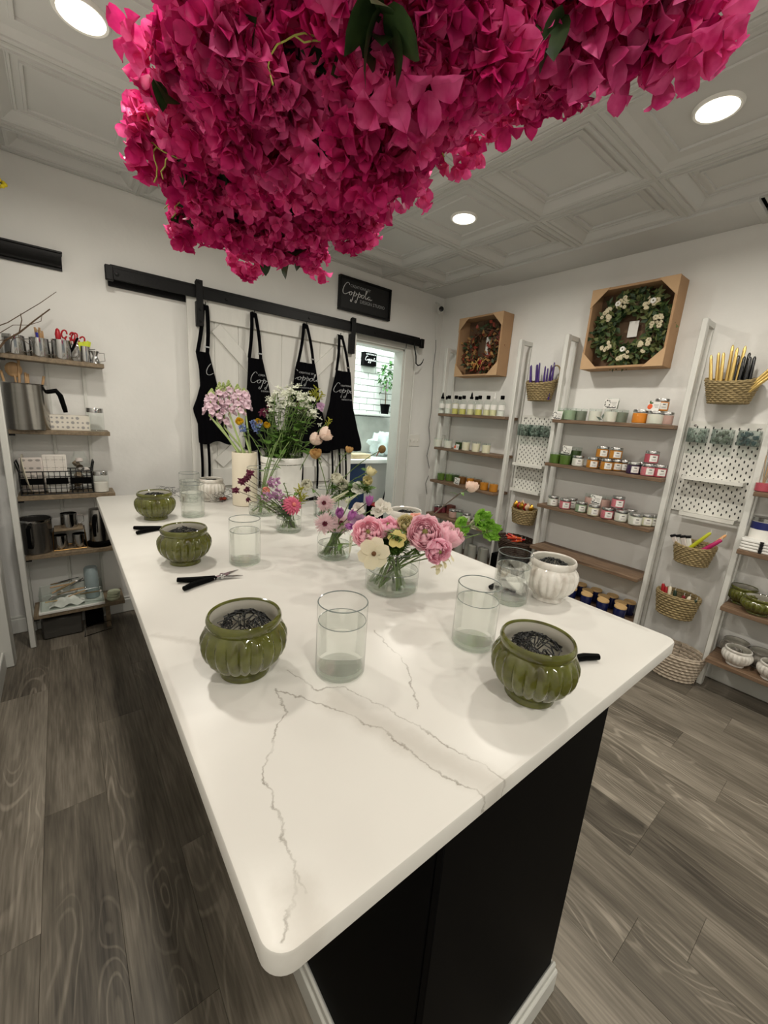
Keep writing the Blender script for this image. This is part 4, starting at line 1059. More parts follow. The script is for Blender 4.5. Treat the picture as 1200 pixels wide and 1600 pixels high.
def jarc(label, u, v, x, z, wax, r=.038, h=.072, lab_=True, lid=True, group='lidded candle jars', lidm=None):
    y = Yx(u, v, x)
    t = thing('candle_jar', label, 'candle', (x, y, z), 0, group)
    kg, kw, kl = ('jg', r, h), ('jw', r, h, wax), ('jl', r, h, id(lidm))
    if kg not in TUM: TUM[kg] = recalc(MB().lathe([(.0005, .001), (r * .93, 0), (r, .007), (r, h * .82), (r * .9, h * .9), (r * .9, h * .93)], 26).mesh('glass', M_clear))
    if kw not in TUM: TUM[kw] = recalc(MB().lathe([(.0005, .003), (r * .93, .004), (r * .97, .009), (r * .97, h * .8), (.0005, h * .8)], 24).mesh('wax', waxm(wax, WAX[wax])))
    if kl not in TUM: TUM[kl] = recalc(MB().lathe([(r * .9, h * .86), (r * .97, h * .86), (r * .97, h * 1.04), (r * .94, h * 1.07), (.0005, h * 1.07)], 26).mesh('lid', lidm or M_silver))
    obj('glass', TUM[kg], None, t); obj('wax', TUM[kw], None, t)
    if lid: obj('lid', TUM[kl], None, t)
    if lab_:
        k = ('jlab', r, h)
        if k not in TUM:
            lm = MB(); a0 = RAD(180 + 38)  # turned towards the room
            lm.grid(lambda p, q: ((r + .0006) * cos(a0 + (p - .5) * 1.15), (r + .0006) * sin(a0 + (p - .5) * 1.15), h * (.16 + .56 * q)), 9, 2)
            TUM[k] = lm.mesh('label', M_label)
            im = MB()
            for q, (a1, a2) in enumerate(((-.2, .2), (-.32, .32), (-.28, .28))):
                zz = h * (.58, .36, .28)[q]; tt = h * (.09, .025, .025)[q]
                im.grid(lambda p, s: ((r + .0011) * cos(a0 + a1 + (a2 - a1) * p), (r + .0011) * sin(a0 + a1 + (a2 - a1) * p), zz - tt / 2 + tt * s), 4, 2)
            TUM[k + (1,)] = im.mesh('label_print', mat('label_grey_ink', (110, 108, 104), .7))
        lo_ = obj('label', TUM[k], None, t)
        obj('label_print', TUM[k + (1,)], None, lo_)
    return t
def card(label, u, v, x, z, w=.085, h=.06, fruit=False, group='shelf cards'):
    y = Yx(u, v, x)
    t = thing('shelf_card', label, 'card', (x, y, z), 0, group); t.rotation_euler = (0, RAD(8), RAD(-14))
    obj('card', MB().cbox(-.001, .001, -w / 2, w / 2, 0, h, .0004), M_label, t)
    g = MB()
    if fruit:
        obj('printed_fruit', MB().ball((-.0016, w * .28, h * .45), h * .3, 12, 8, (.08, 1, 1)), mat('print_peach', (224, 96, 52), .7), t)
        g.ball((-.0016, w * .22, h * .85), h * .13, 8, 5, (.08, 1.6, .7)); g.ball((-.0016, w * .34, h * .95), h * .12, 8, 5, (.08, .7, 1.5))
        obj('printed_leaf', g, mat('print_leaf', (52, 92, 44), .7), t)
    else:
        for k in range(16):
            a = k * 2 * pi / 16
            g.ball((-.0016, w * .25 + h * .27 * cos(a) * (1 + .2 * (k % 3)), h * .52 + h * .3 * sin(a) * (1 + .15 * (k % 2))), h * .06, 6, 4, (.08, .7 + .8 * (k % 2), .6 + .6 * (k % 3 == 0)))
        for k in range(9):
            g.ball((-.0016, w * .2 - k * w * .075, h * .1 + h * .03 * (k % 3)), h * .07, 6, 4, (.08, 1.2, .8))
        obj('printed_wreath', g, M_ink, t)
    p = MB()
    for k in range(3): p.box(-.0016, -.0011, -w * .42, -w * (.02 + .06 * k), h * (.62 - .14 * k), h * (.655 - .14 * k))
    obj('printed_lines', p, mat('label_grey_ink', (110, 108, 104), .7), t)
    return t
# ---- unit nearest the corner
def bottle(label, u, liquid, cap, x=2.915, z=RZS[0], fill=.6, s=1.0):
    t = thing('oil_bottle', label, 'bottle', (x, Yx(u, 640, x), z), 0, 'scent bottles on the corner shelf', s)
    r = .031
    obj('glass', MB().lathe([(.0005, .001), (r * .95, 0), (r, .005), (r, .105), (r * .85, .118), (.013, .13), (.0125, .142)], 22), M_clear, t)
    obj('liquid', MB().lathe([(.0005, .003), (r * .93, .003), (r * .95, .105 * fill), (.0005, .105 * fill)], 20), mat('oil_' + liquid[0], liquid[1], .2, var=.05), t)
    a0 = RAD(180 + 40)
    obj('label', MB().grid(lambda p, q: ((r + .0007) * cos(a0 + (p - .5) * 1.9), (r + .0007) * sin(a0 + (p - .5) * 1.9), .05 + .042 * q), 9, 2), M_label, t)
    if cap == 'dropper':
        obj('dropper_cap', MB().lathe([(.015, .138), (.016, .155), (.01, .158), (.009, .172), (.004, .195), (.0005, .196)], 16), M_blackpaint, t)
    elif cap == 'white': obj('cap', MB().lathe([(.014, .138), (.015, .15), (.006, .155), (.006, .19), (.0005, .191)], 16), M_whitep, t)
    else: obj('cap', MB().lathe([(.0155, .138), (.0165, .14), (.0165, .166), (.015, .168), (.0005, .168)], 16), M_blackpaint, t)
Yel, Pal, Cl = ('yellow', (206, 200, 110)), ('pale', (220, 216, 170)), ('clear', (228, 230, 222))
for u, lq, cp, fl_, n_ in [(690, Cl, 'dropper', .3, 'clear dropper bottle at far left of the bottle row'), (700, Cl, 'cap', .45, 'clear capped bottle second from left in the bottle row'), (711, Yel, 'cap', .9, 'full yellow bottle third from left in the bottle row'), (723, Yel, 'cap', .6, 'yellow bottle fourth from left in the bottle row'), (735, Pal, 'dropper', .5, 'dropper bottle in the middle of the bottle row'), (748, Yel, 'cap', .75, 'yellow bottle right of the middle dropper'), (761, Pal, 'cap', .6, 'pale yellow bottle beside the white pump'), (771, Pal, 'white', .5, 'bottle with white pump cap in the bottle row'), (783, Cl, 'cap', .4, 'nearly clear bottle at right end of the bottle row')]:
    bottle(n_, u, lq, cp, fill=fl_)
for u, n_ in [(694, 'left'), (716, 'middle'), (742, 'right')]:
    bottle('bottle in the back row behind yellow bottles, ' + n_, u + 1, Pal, 'cap', x=3.0)
z = RZS[1]; vv = 705
for u, wx, r, h, n_ in [(683, 'white', .042, .085, 'white frosted tumbler at far left of second corner shelf'), (699, 'white', .042, .085, 'white frosted tumbler second from left on second corner shelf'), (716, 'dkgreen', .036, .08, 'dark green tumbler behind the fruit card'), (727, 'cream', .038, .092, 'white candle right of dark green tumbler'), (743, 'cream', .038, .092, 'white candle in the middle right of second corner shelf'), (759, 'cream', .038, .088, 'white candle at right end of second corner shelf')]:
    tumbler(n_, u, vv, 2.925 if wx != 'dkgreen' else 2.97, z, wx, r, h)
card('white card with printed peach on second corner shelf', 711, 714, 2.885, z, .075, .05, True)
z = RZS[2]; vv = 755
for u, wx, x, n_ in [(688, 'green', 2.93, 'green tumbler at far left of third corner shelf'), (701, 'green', 2.97, 'green tumbler behind the wreath card, third corner shelf'), (711, 'dkgreen', 3.0, 'dark green tumbler at back of third corner shelf'), (722, 'brown', 2.98, 'brown tumbler left of the amber candles'), (735, 'amber', 2.98, 'amber candle at back of third corner shelf'), (746, 'brown', 2.99, 'brown candle in back row of third corner shelf'), (757, 'amber', 2.91, 'amber candle at front of third corner shelf'), (772, 'amber', 2.92, 'amber candle at right end of third corner shelf')]:
    tumbler(n_, u, vv, x, z, wx, .039, .08)
card('white card with black wreath on third corner shelf', 712, 762, 2.885, z, .085, .062)
z = RZS[3]; vv = 815
for u, wx, x, n_ in [(682, 'wine', 2.93, 'wine red jar at left of fourth corner shelf'), (690, 'wine', 2.99, 'wine red jar at back of fourth corner shelf'), (706, 'blush', 2.92, 'blush jar behind the rose stem'), (716, 'sage', 2.97, 'sage jar behind the green bell flowers'), (728, 'white', 2.93, 'white jar behind the green bell flowers'), (745, 'white', 2.97, 'white jar at right of fourth corner shelf'), (756, 'smoke', 2.93, 'grey jar at right end of fourth corner shelf')]:
    jarc(n_, u, vv, x, z, wx, .04, .075, lab_=False)
tag(obj('keepsake_box', MB().cbox(-.03, .03, -.035, .035, 0, .09, .003), mat('brick_red_box', (120, 62, 52), .6), None, (3.02, Yx(704, 800, 3.02), z)), 'dull red box at back of fourth corner shelf', 'box')
z = RZS[4]
for k, u in enumerate((716, 726, 738, 748, 757)):
    t = thing('pillar_candle', ('leftmost', 'second', 'third', 'fourth', 'rightmost')[k] + ' pale pillar candle on bottom corner shelf', 'candle', (2.91 + .05 * (k % 2), Yx(u, 868, 2.92), z), 0, 'pillar candles low in the corner')
    hh = (.13, .2, .13, .12, .14)[k]
    obj('wax', MB().lathe([(.0005, 0), (.038, 0), (.038, hh), (.034, hh + .003), (.0005, hh)], 22), waxm('grey', WAX['grey']), t)  # white candles; the shade low in the corner is put into this grey
    obj('wick', MB().tube([(0, 0, hh), (0, 0, hh + .012)], .0012, 5), M_ink, t)
# ---- middle unit
z = RZS[0]
tumbler('sage tumbler at left of top middle shelf', 879, 650, 2.97, z, 'sage', .04, .085)
tumbler('sage tumbler right of the wreath card, top middle shelf', 890, 650, 2.92, z, 'sage', .041, .085)
tumbler('sage tumbler third from left, top middle shelf', 907, 651, 2.97, z, 'smoke', .041, .085)
tumbler('white tumbler left of the leaf tag, top middle shelf', 929, 652, 2.92, z, 'white', .041, .085)
tumbler('white tumbler under the standing card, top middle shelf', 953, 653, 2.93, z, 'white', .041, .085)
tumbler('smoky tumbler right of the white ones, top middle shelf', 970, 654, 2.98, z, 'smoke', .041, .085)
tumbler('smoky tumbler stacked behind the wreath card', 958, 632, 2.99, z + .09, 'smoke', .036, .07)
card('white wreath card at left end of top middle shelf', 869, 655, 2.885, z, .09, .06)
card('white wreath card standing on tumblers, top middle shelf', 953, 636, 2.91, z + .087, .1, .065)
jarc('orange candle jar with lid under, top middle shelf', 999, 655, 2.92, z, 'orange', .043, .08, False)
jarc('white lidded jar right of the orange jar', 1023, 656, 2.92, z, 'white', .045, .075, False)
jarc('small white lidded jar at right end of top middle shelf', 1041, 657, 2.96, z, 'blush', .036, .072, False)
jarc('orange lidded jar stacked on the white jar', 1032, 641, 2.95, z + .081, 'orange', .04, .07, True)
card('card with printed peach leaning on stacked orange jar', 1019, 642, 2.895, z + .081, .075, .055, True)
tag(obj('leaf_tag', MB().add([(0, 0, 0), (-.004, .02, .016), (0, .045, .02), (.003, .022, -.002)], [(0, 1, 2, 3)]).add([(0, -.002, .004), (-.004, -.01, .03), (0, -.002, .042), (.003, .01, .02)], [(0, 1, 2, 3)]), mat('grey_leaf_print', (110, 124, 112), .7), None, (2.872, Yx(941, 655, 2.872), z + .012)), 'small grey leaf tag on white tumblers', 'tag')
z = RZS[1]
tumbler('bright green tumbler at left end of second middle shelf', 866, 722, 2.90, z, 'green', .039, .082)
tumbler('bright green tumbler second from left, second middle shelf', 882, 724, 2.90, z, 'green', .039, .082)
tumbler('dark green tumbler behind the card, second middle shelf', 880, 716, 2.99, z, 'dkgreen', .039, .09)
tumbler('dark green tumbler raised behind the card, second middle shelf', 898, 716, 2.99, z, 'dkgreen', .041, .13)
card('white wreath card above green tumblers', 884, 708, 2.94, z + .075, .085, .06)
for u, v, x, dz, wx, n_ in [(902, 727, 2.9, 0, 'white', 'white labelled jar beside green tumblers'), (925, 729, 2.9, 0, 'amber', 'amber jar left of the amber stack'), (947, 732, 2.9, 0, 'amber', 'amber jar at the front under the stack'), (962, 732, 2.96, 0, 'amber', 'amber jar right of the front stack'), (974, 733, 2.99, 0, 'brown', 'brown jar left of the purple jar'), (935, 728, 2.99, 0, 'amber', 'amber jar at back under the stack'), (941, 709, 2.94, .079, 'amber', 'left amber jar of the upper stack'), (962, 711, 2.95, .079, 'amber', 'right amber jar of the upper stack'), (989, 735, 2.9, 0, 'purple', 'dark purple jar with white label'), (1000, 735, 2.98, 0, 'purple', 'dark purple jar at back'), (1012, 738, 2.9, 0, 'pink', 'pink jar right of the purple jars'), (1030, 739, 2.93, 0, 'rose', 'rose pink jar at right end of second middle shelf'), (1018, 738, 2.99, 0, 'rose', 'rose jar at back under the pink stack'), (1018, 716, 2.95, .079, 'rose', 'pink jar stacked on top of the others')]:
    jarc(n_, u, v, x, z + dz, wx, .04, .072)
z = RZS[2]
for u, v, x, dz, wx, n_ in [(863, 790, 2.9, 0, 'white', 'white jar at left end of third middle shelf'), (882, 793, 2.89, 0, 'pink', 'pink jar second from left, third middle shelf'), (892, 791, 2.97, 0, 'white', 'white jar behind the pink one, third middle shelf'), (907, 797, 2.9, 0, 'sage', 'sage green jar on third middle shelf'), (927, 801, 2.88, 0, 'cream', 'cream jar below the wreath card'), (948, 806, 2.88, 0, 'pink', 'pink jar right of the cream jar'), (970, 809, 2.89, 0, 'white', 'white labelled jar under the stacked pink jar'), (992, 815, 2.88, 0, 'white', 'white jar third from right end'), (1009, 814, 2.94, 0, 'cream', 'cream jar second from right end'), (1019, 814, 2.98, 0, 'white', 'white jar at right end of third middle shelf'), (962, 800, 2.98, 0, 'pink', 'pink jar in the back row'), (984, 806, 2.99, 0, 'white', 'white jar in the back row'), (965, 788, 2.94, .079, 'pink', 'pink jar stacked on third middle shelf')]:
    jarc(n_, u, v, x, z + dz, wx, .04, .072)
tumbler('blush tumbler at back left of the wreath card, third middle shelf', 922, 785, 2.99, z, 'blush', .04, .13)
tumbler('blush tumbler at back right of the wreath card, third middle shelf', 944, 787, 2.99, z, 'blush', .041, .135)
card('white wreath card on third middle shelf', 930, 780, 2.95, z + .072, .09, .06)
z = RZS[4]
NV = []
for r_ in range(3):
    for k in range(6):
        yy = .96 + k * .115 + .03 * (r_ % 2); xx = 2.88 + r_ * .075
        t = thing('navy_jar', ('front', 'middle', 'back')[r_] + ' row navy jar with pale lid, ' + ('nearest the post', 'second', 'third', 'fourth', 'fifth', 'sixth')[k] + (' of its row' if k else ' on bottom shelf'), 'candle', (xx, yy, z), 0, 'navy jars with pale lids')
        if not NV:
            NV.append(recalc(MB().lathe([(.0005, 0), (.034, 0), (.037, .004), (.037, .08), (.034, .084)], 24).mesh('body', mat('navy_glass', (22, 28, 70), .15))))
            NV.append(recalc(MB().lathe([(.036, .083), (.0385, .084), (.0385, .094), (.037, .096), (.0005, .096)], 24).mesh('lid', M_goldlid)))
        obj('body', NV[0], None, t); obj('lid', NV[1], None, t)
# ---- unit at right edge
z = RZS[1]
t = thing('reed_diffuser', 'pink scent diffuser bottle at right edge', 'diffuser', (2.93, Yx(1194, 752, 2.93), z))
obj('bottle', MB().lathe([(.0005, 0), (.03, 0), (.034, .006), (.034, .07), (.016, .085), (.016, .1)], 22), M_clear, t)
obj('liquid', MB().lathe([(.0005, .003), (.031, .003), (.031, .045), (.0005, .045)], 20), waxm('rose', WAX['rose']), t)
for k in range(4): obj('reed', MB().tube([(0, 0, .01), (.02 * cos(k * 1.6), .02 * sin(k * 1.6), .19)], .0018, 5), M_wooden, t)
z = RZS[2]
t = thing('candle_tin', 'tall tin with navy band and silver lid at right edge', 'tin', (2.98, Yx(1184, 850, 2.98), z))
obj('body', MB().lathe([(.0005, 0), (.05, 0), (.05, .16), (.0005, .16)], 28), M_label, t)
obj('band', MB().lathe([(.0506, .115), (.0506, .155)], 28), mat('navy_band', (30, 36, 96), .4), t)
obj('lid', MB().lathe([(.05, .158), (.053, .159), (.053, .178), (.05, .18), (.0005, .18)], 28), M_silver, t)
for k in range(4):
    t = thing('melt_tray', ('lowest', 'second', 'third', 'top')[k] + ' white tray of the stack at right edge', 'tray', (2.92, Yx(1190, 862, 2.92), z + .0005 + k * .016), 0, 'stacked white trays')
    obj('tray', round_slab(-.055, .055, -.09, .09, 0, .0145, .02, .004, 5), M_whitep, t)
    obj('notch', MB().lathe([(.006, .0), (.009, .0145)], 10, Matrix.Translation((-.0553, .0, 0)), cap0=True, cap1=True), M_ink, t)

# ================================================================ ceramic pots (shared with the table)
def pot_profile(R, H):
    o = [(.575, 0), (.60, .012), (.60, .07), (.575, .095), (.63, .14), (.77, .22), (.90, .33), (.975, .45), (1.0, .56), (.985, .66), (.94, .745), (.875, .805), (.845, .825), (.855, .845), (.885, .88), (.895, .925), (.88, .97), (.845, 1.0), (.81, .992), (.795, .965)]
    i = [(.79, .92), (.775, .85), (.84, .75), (.92, .62), (.82, .4), (.5, .13)]
    return [(a * R, b * H) for a, b in o], [(a * R, b * H) for a, b in i]
def flute_fn(R, H, n, amp):
    def fl(r, z, a):
        t = z / H
        w = max(0, min(1, (t - .12) / .12)) * max(0, min(1, (.8 - t) / .1))
        return r * (1 + amp * w * (abs(cos(a * n / 2)) - .55))
    return fl
def glaze(name, c, dark, pale):
    m = bpy.data.materials.new(name); m.use_nodes = True; MATS[name] = m
    nt = m.node_tree; b = nt.nodes['Principled BSDF']; b.inputs['Roughness'].default_value = .1; b.inputs['Coat Weight'].default_value = .5; b.inputs['Coat Roughness'].default_value = .06
    tc = nn(nt, 'ShaderNodeTexCoord'); z = nn(nt, 'ShaderNodeTexNoise'); z.inputs['Scale'].default_value = 22; z.inputs['Detail'].default_value = 4
    nt.links.new(tc.outputs['Object'], z.inputs['Vector'])
    r = nn(nt, 'ShaderNodeValToRGB'); e = r.color_ramp.elements
    e[0].position = .28; e[0].color = srgb(dark); e[1].position = .75; e[1].color = srgb(pale); q = e.new(.5); q.color = srgb(c)
    nt.links.new(z.outputs['Fac'], r.inputs[0]); nt.links.new(r.outputs[0], b.inputs['Base Color'])
    return m
M_gglaze = glaze('olive_glaze', (82, 84, 24), (60, 56, 14), (98, 100, 36))
M_wglaze = glaze('white_glaze', (216, 212, 204), (170, 160, 148), (228, 226, 220))
M_inside = mat('pale_pot_inside', (186, 183, 172), .5, var=.05)
M_wire = mat('dark_chicken_wire', (9, 12, 12), .5)
POT = {}
def pot_thing(name, label, loc, R, H, m, wire=True, rot=0., tilt=(0, 0), n=20, amp=.10, group='ribbed planter pots'):
    t = thing(name, label, 'pot', loc, rot, group)
    t.rotation_euler = (tilt[0], tilt[1], rot)
    key = (round(R, 4), round(H, 4), m.name)
    po, pi_ = pot_profile(R, H)
    if key not in POT:
        fl = flute_fn(R, H, n, amp)
        POT[key] = [recalc(MB().lathe(po, 144, None, fl).lathe([(.0005, .0), po[0]], 144).mesh('body', m)), recalc(MB().lathe([po[-1]] + pi_ + [(.0005, H * .1)], 48).mesh('inner_wall', M_inside))]
        for k in range(2):
            w_ = MB(); rr = random.Random(40 + k + int(R * 1000))
            for s in range(34):
                a = rr.uniform(0, 2 * pi); q = []
                rad = R * rr.uniform(.0, .6)
                p = Vector((rad * cos(a), rad * sin(a), H * rr.uniform(.72, .95)))
                for j in range(7):
                    q.append(p.copy()); a += rr.choice((-1, 1)) * rr.uniform(.5, 1.2)
                    p = p + Vector((cos(a), sin(a), 0)) * R * .2
                    l_ = math.hypot(p.x, p.y)
                    if l_ > R * .66: p.x *= .5; p.y *= .5; l_ = math.hypot(p.x, p.y)
                    p.z = H * (.78 + .2 * (1 - (min(l_, R * .7) / (R * .7)) ** 2)) + rr.uniform(-.05, .03) * H
                w_.tube(q, .0012, 4, True, False)
            POT[key].append(w_.mesh('chicken_wire', M_wire))
    obj('body', POT[key][0], None, t); obj('inner_wall', POT[key][1], None, t)
    if wire: obj('chicken_wire', POT[key][2 + (int(loc[1] * 100) % 2)], None, t)
    return t
M_ggl2 = glaze('grey_glaze', (136, 132, 124), (100, 96, 90), (160, 156, 148))
z = RZS[3]
pot_thing('ceramic_pot', 'dark olive pot at back of the right edge shelf', (3.0, Yx(1163, 920, 3.0), z), .07, .105, M_gglaze, False)
pot_thing('ceramic_pot', 'olive green pot in front on the right edge shelf', (2.91, Yx(1186, 945, 2.91), z), .078, .095, M_gglaze, False)
z = RZS[4]
pot_thing('ceramic_pot', 'white ribbed pot at front of the bottom right shelf', (2.90, Yx(1150, 1030, 2.90), z), .068, .1, M_wglaze, False)
pot_thing('ceramic_pot', 'grey ribbed pot behind the white one, bottom right shelf', (3.01, Yx(1152, 1000, 3.01), z), .068, .1, M_ggl2, False)
pot_thing('ceramic_pot', 'grey pot near the right edge, bottom right shelf', (2.99, Yx(1192, 1020, 2.99), z), .066, .1, M_ggl2, False)
pot_thing('ceramic_pot', 'white pot cut by the right edge, bottom right shelf', (2.89, Yx(1206, 1048, 2.89), z), .062, .095, M_wglaze, False)

# ================================================================ boxed wreaths
M_kraft = mat('kraft_cardboard', (176, 140, 104), .8, var=.06, nscale=9)
def crate(label, y0, y1, z0, z1, x0=2.935, x1=XW - .004, lean=0):
    t = thing('wreath_box', label, 'box', (0, 0, 0), 0, 'cardboard wreath boxes')
    w = .015
    obj('side', MB().cbox(x0 + .012, x1, y0, y0 + .012, z0, z1, .002), M_kraft, t); obj('side', MB().cbox(x0 + .012, x1, y1 - .012, y1, z0, z1, .002), M_kraft, t)
    obj('side', MB().cbox(x0 + .012, x1, y0 + .012, y1 - .012, z0, z0 + .012, .002), M_kraft, t); obj('side', MB().cbox(x0 + .012, x1, y0 + .012, y1 - .012, z1 - .012, z1, .002), M_kraft, t)
    obj('back_panel', MB().box(x1 - .006, x1 - .002, y0 + .012, y1 - .012, z0 + .012, z1 - .012), mat('kraft_back_shaded', (104, 82, 62), .85), t)  # darker than the sides: shade inside the box is put into its colour
    for a, b, c, d in ((y0, y1, z0, z0 + w), (y0, y1, z1 - w, z1), (y0, y0 + w, z0 + w, z1 - w), (y1 - w, y1, z0 + w, z1 - w)):
        obj('front_lip', MB().cbox(x0, x0 + .012, a, b, c, d, .002), M_kraft, t)
    s = .115
    Mx = Matrix(((0, 0, 1, x0 - .004), (1, 0, 0, 0), (0, 1, 0, 0), (0, 0, 0, 1)))
    for (cy, sy) in ((y0, 1), (y1, -1)):
        for (cz, sz) in ((z0, 1), (z1, -1)):
            obj('corner_flap', MB().prism([(cy, cz), (cy + sy * s, cz), (cy, cz + sz * s)], .004, Mx), mat('kraft_flap', (196, 162, 124), .8, var=.05), t)
    return t
crate('cardboard display box around the autumn wreath', 2.275, 2.755, 1.86, 2.36)
crate('cardboard display box around the green wreath', 1.04, 1.555, 1.872, 2.382)
def leaf_mb(m, p, nrm, up, L, W):
    """one leaf: folded quad pair"""
    up = (up - nrm * up.dot(nrm)).normalized(); sd = nrm.cross(up)
    m.add([p, p + up * L * .45 + sd * W + nrm * W * .3, p + up * L, p + up * L * .45 - sd * W + nrm * W * .3, p + up * L * .5], [(0, 1, 4), (1, 2, 4), (0, 4, 3), (3, 4, 2)], False)
def rvec(r): 
    a = r.uniform(0, 2 * pi); zz = r.uniform(-1, 1); s = math.sqrt(1 - zz * zz); return Vector((s * cos(a), s * sin(a), zz))
def wreath(label, yc, zc_, Rr, autumn):
    t = thing('wreath', label, 'wreath', (0, 0, 0), 0, 'boxed wreaths')
    rr = random.Random(77 + autumn); xc = 3.015
    pos = lambda a, r, dx=0: Vector((xc + dx, yc + r * cos(a), zc_ + r * sin(a)))
    tw_ = MB()
    for k in range(14 if autumn else 6):
        ph = rr.uniform(0, 6.28); am = rr.uniform(.005, .02)
        tw_.tube([pos(i * 2 * pi / 36, Rr + am * sin(i * .7 + ph) + rr.uniform(-.004, .004) + (k % 5 - 2) * .008, .02 * cos(i * .5 + ph)) for i in range(37)], .0035, 5)
    obj('vine_ring', tw_, M_twig, t)
    cols = [('wreath_leaf_dark', (40, 62, 30)), ('wreath_leaf_mid', (66, 88, 42)), ('wreath_leaf_olive', (96, 104, 56))] if not autumn else [('aut_leaf_green', (52, 66, 36)), ('aut_leaf_brown', (96, 48, 28)), ('aut_leaf_rust', (132, 52, 34)), ('aut_leaf_tan', (150, 112, 64))]
    ms = [MB() for _ in cols]
    for k in range(1100):
        a = rr.uniform(0, 2 * pi)
        if autumn:
            if sin(a) > .35 and rr.random() < .85: continue
        r = Rr + max(-.06, min(.06, rr.gauss(0, .042)))
        p = pos(a, r, -abs(rr.gauss(0, .025)) + .015)
        nrm = (Vector((-1, 0, 0)) + rvec(rr) * .8).normalized(); up = (rvec(rr) + Vector((0, cos(a), sin(a))) * .5)
        leaf_mb(ms[rr.randrange(len(ms))], p, nrm, up, rr.uniform(.035, .06), rr.uniform(.009, .016))
    for (nm, c), m_ in zip(cols, ms):
        o_ = obj('foliage', m_, mat(nm, c, .6, var=.25, nscale=30), t); o_['kind'] = 'stuff'
    if not autumn:
        mc = mat('cream_dried_flower', (206, 196, 166), .8, var=.15)
        fl = MB()
        for j in range(7):
            fl.ball((0, .008 * cos(j), .008 * sin(j)), .0065, 7, 5)
        fl = fl.mesh('dried_flower', mc)
        for a in (1.2, 2.25, 3.05, 3.9, 4.65, .6, 5.6):
            for j in range(9):
                p = pos(a + rr.uniform(-.2, .2), Rr + rr.uniform(-.03, .035), -.055)
                obj('dried_flower', fl, None, t, loc=p, rot=(rr.uniform(0, 6), 0, 0), scale=rr.uniform(.7, 1.3))
        for a, r in ((1.05, Rr + .01), (2.3, Rr + .02), (4.75, Rr - .03)):
            q = MB(); p = pos(a, r, -.065)
            for j in range(9): q.ball(p + Vector((0, .011 * cos(j * .7), .011 * sin(j * .7))), .0065, 7, 5, (.4, 1, 1))
            obj('daisy', q, M_label, t); 
    else:
        rd = MB(); p = pos(-1.75, Rr - .005, -.05)
        for j in range(30): q = rvec(rr); leaf_mb(rd, p + q * .008, q, rvec(rr), .032, .013)
        obj('red_bloom', rd, mat('red_bloom', (150, 34, 36), .6, var=.15), t)
        orr = MB(); p = pos(-1.35, Rr + .02, -.05)
        for j in range(22): q = rvec(rr); leaf_mb(orr, p + q * .006, q, rvec(rr), .026, .01)
        obj('orange_bloom', orr, mat('orange_bloom', (170, 84, 40), .6), t)
        for k in range(9):
            a = -1.5 + rr.uniform(-.5, .5)
            p = pos(a, Rr, -.055); d = Vector((-.1, rr.uniform(-.3, 1), rr.uniform(-1, .3))).normalized()
            obj('wheat_stem', MB().tube([p - d * .05, p, p + d * .06], [.003, .004, .002], 6), mat('wheat', (186, 150, 84), .7), t)
wreath('green leaf wreath with cream dried flowers in cardboard box', 1.295, 2.125, .165, 0)
wreath('autumn vine wreath with red bloom in cardboard box', 2.515, 2.11, .145, 1)
tag(obj('pine_cone_tag', MB().cbox(3.05, 3.054, 1.27, 1.33, 2.08, 2.18, .001), M_label), 'white card seen through the green wreath ring', 'card')
tag(obj('pine_cone_tag', MB().cbox(3.05, 3.054, 2.46, 2.52, 2.05, 2.2, .001), M_label), 'white card seen through the autumn wreath ring', 'card')

# ================================================================ baskets on the wall
M_wick = mat('seagrass', (148, 130, 92), .8, var=.3, nscale=60, bump=.3, bscale=200)
M_wickd = mat('dark_wicker', (60, 42, 30), .8, var=.3, nscale=60)
M_wickw = mat('whitewashed_wicker', (178, 164, 146), .8, var=.2, nscale=50)
def basket(name, label, loc, rx, ry, h, taper, m, rows=9, stakes=22, flat=True, handle=False, tilt=0., group='wall baskets', dip=0.):
    """half-round when flat: back lies on the wall plane (+x)"""
    t = thing(name, label, 'basket', loc, 0, group); t.rotation_euler = (0, tilt, 0)
    def pt(a, k, off=0.):
        s = 1 - taper * (1 - k)
        c, q = cos(a), sin(a)
        x = (rx * s + off) * c; y = (ry * s + off) * q
        if flat: x = min(x, XW - .008 - loc[0])
        zz = h * k - dip * k * max(0, -c) 
        return Vector((x, y, zz))
    N = stakes * 4
    wv = MB()
    for r in range(rows):
        k = (r + .5) / rows
        pts = [pt(2 * pi * i / N, k, .003 * cos(i * pi / 2 + r * pi)) for i in range(N + 1)]
        wv.tube(pts, h / rows * .5, 5, False)
    obj('weave', wv, m, t)
    sk = MB()
    for i in range(stakes):
        a = 2 * pi * (i + .0) / stakes
        sk.tube([pt(a, 0), pt(a, .5), pt(a, 1)], .0022, 4)
    obj('stakes', sk, m, t)
    rm = MB().tube([pt(2 * pi * i / 48, 1.0) + Vector((0, 0, .003 * (i % 2))) for i in range(49)], .0055, 6, False)
    obj('rim', rm, m, t)
    bt = [pt(2 * pi * i / 32, 0.02) for i in range(32)]
    obj('base', MB().add([Vector((0, 0, .002))] + bt, [(0, i + 1, (i + 1) % 32 + 1) for i in range(32)]), m, t)
    if handle:
        obj('hanging_loop', MB().tube([Vector((rx * .25, .04 * cos(RAD(a)) - handle, h + .05 + .06 * sin(RAD(a)))) for a in range(-80, 270, 20)], .006, 6), m, t)
    return t
def taper_c(label, base, top, m, r=.0105, group='taper candles', wick=True):
    base, top = Vector(base), Vector(top); d = top - base
    t = thing('taper_candle', label, 'candle', base, 0, group)
    obj('wax', MB().tube([(0, 0, 0), d * .5, d * .96, d], [r, r * .92, r * .72, r * .3], 9), m, t)
    if wick: obj('wick', MB().tube([d, d * 1.0 + Vector((.004, 0, .018))], .001, 4), M_whitep, t)
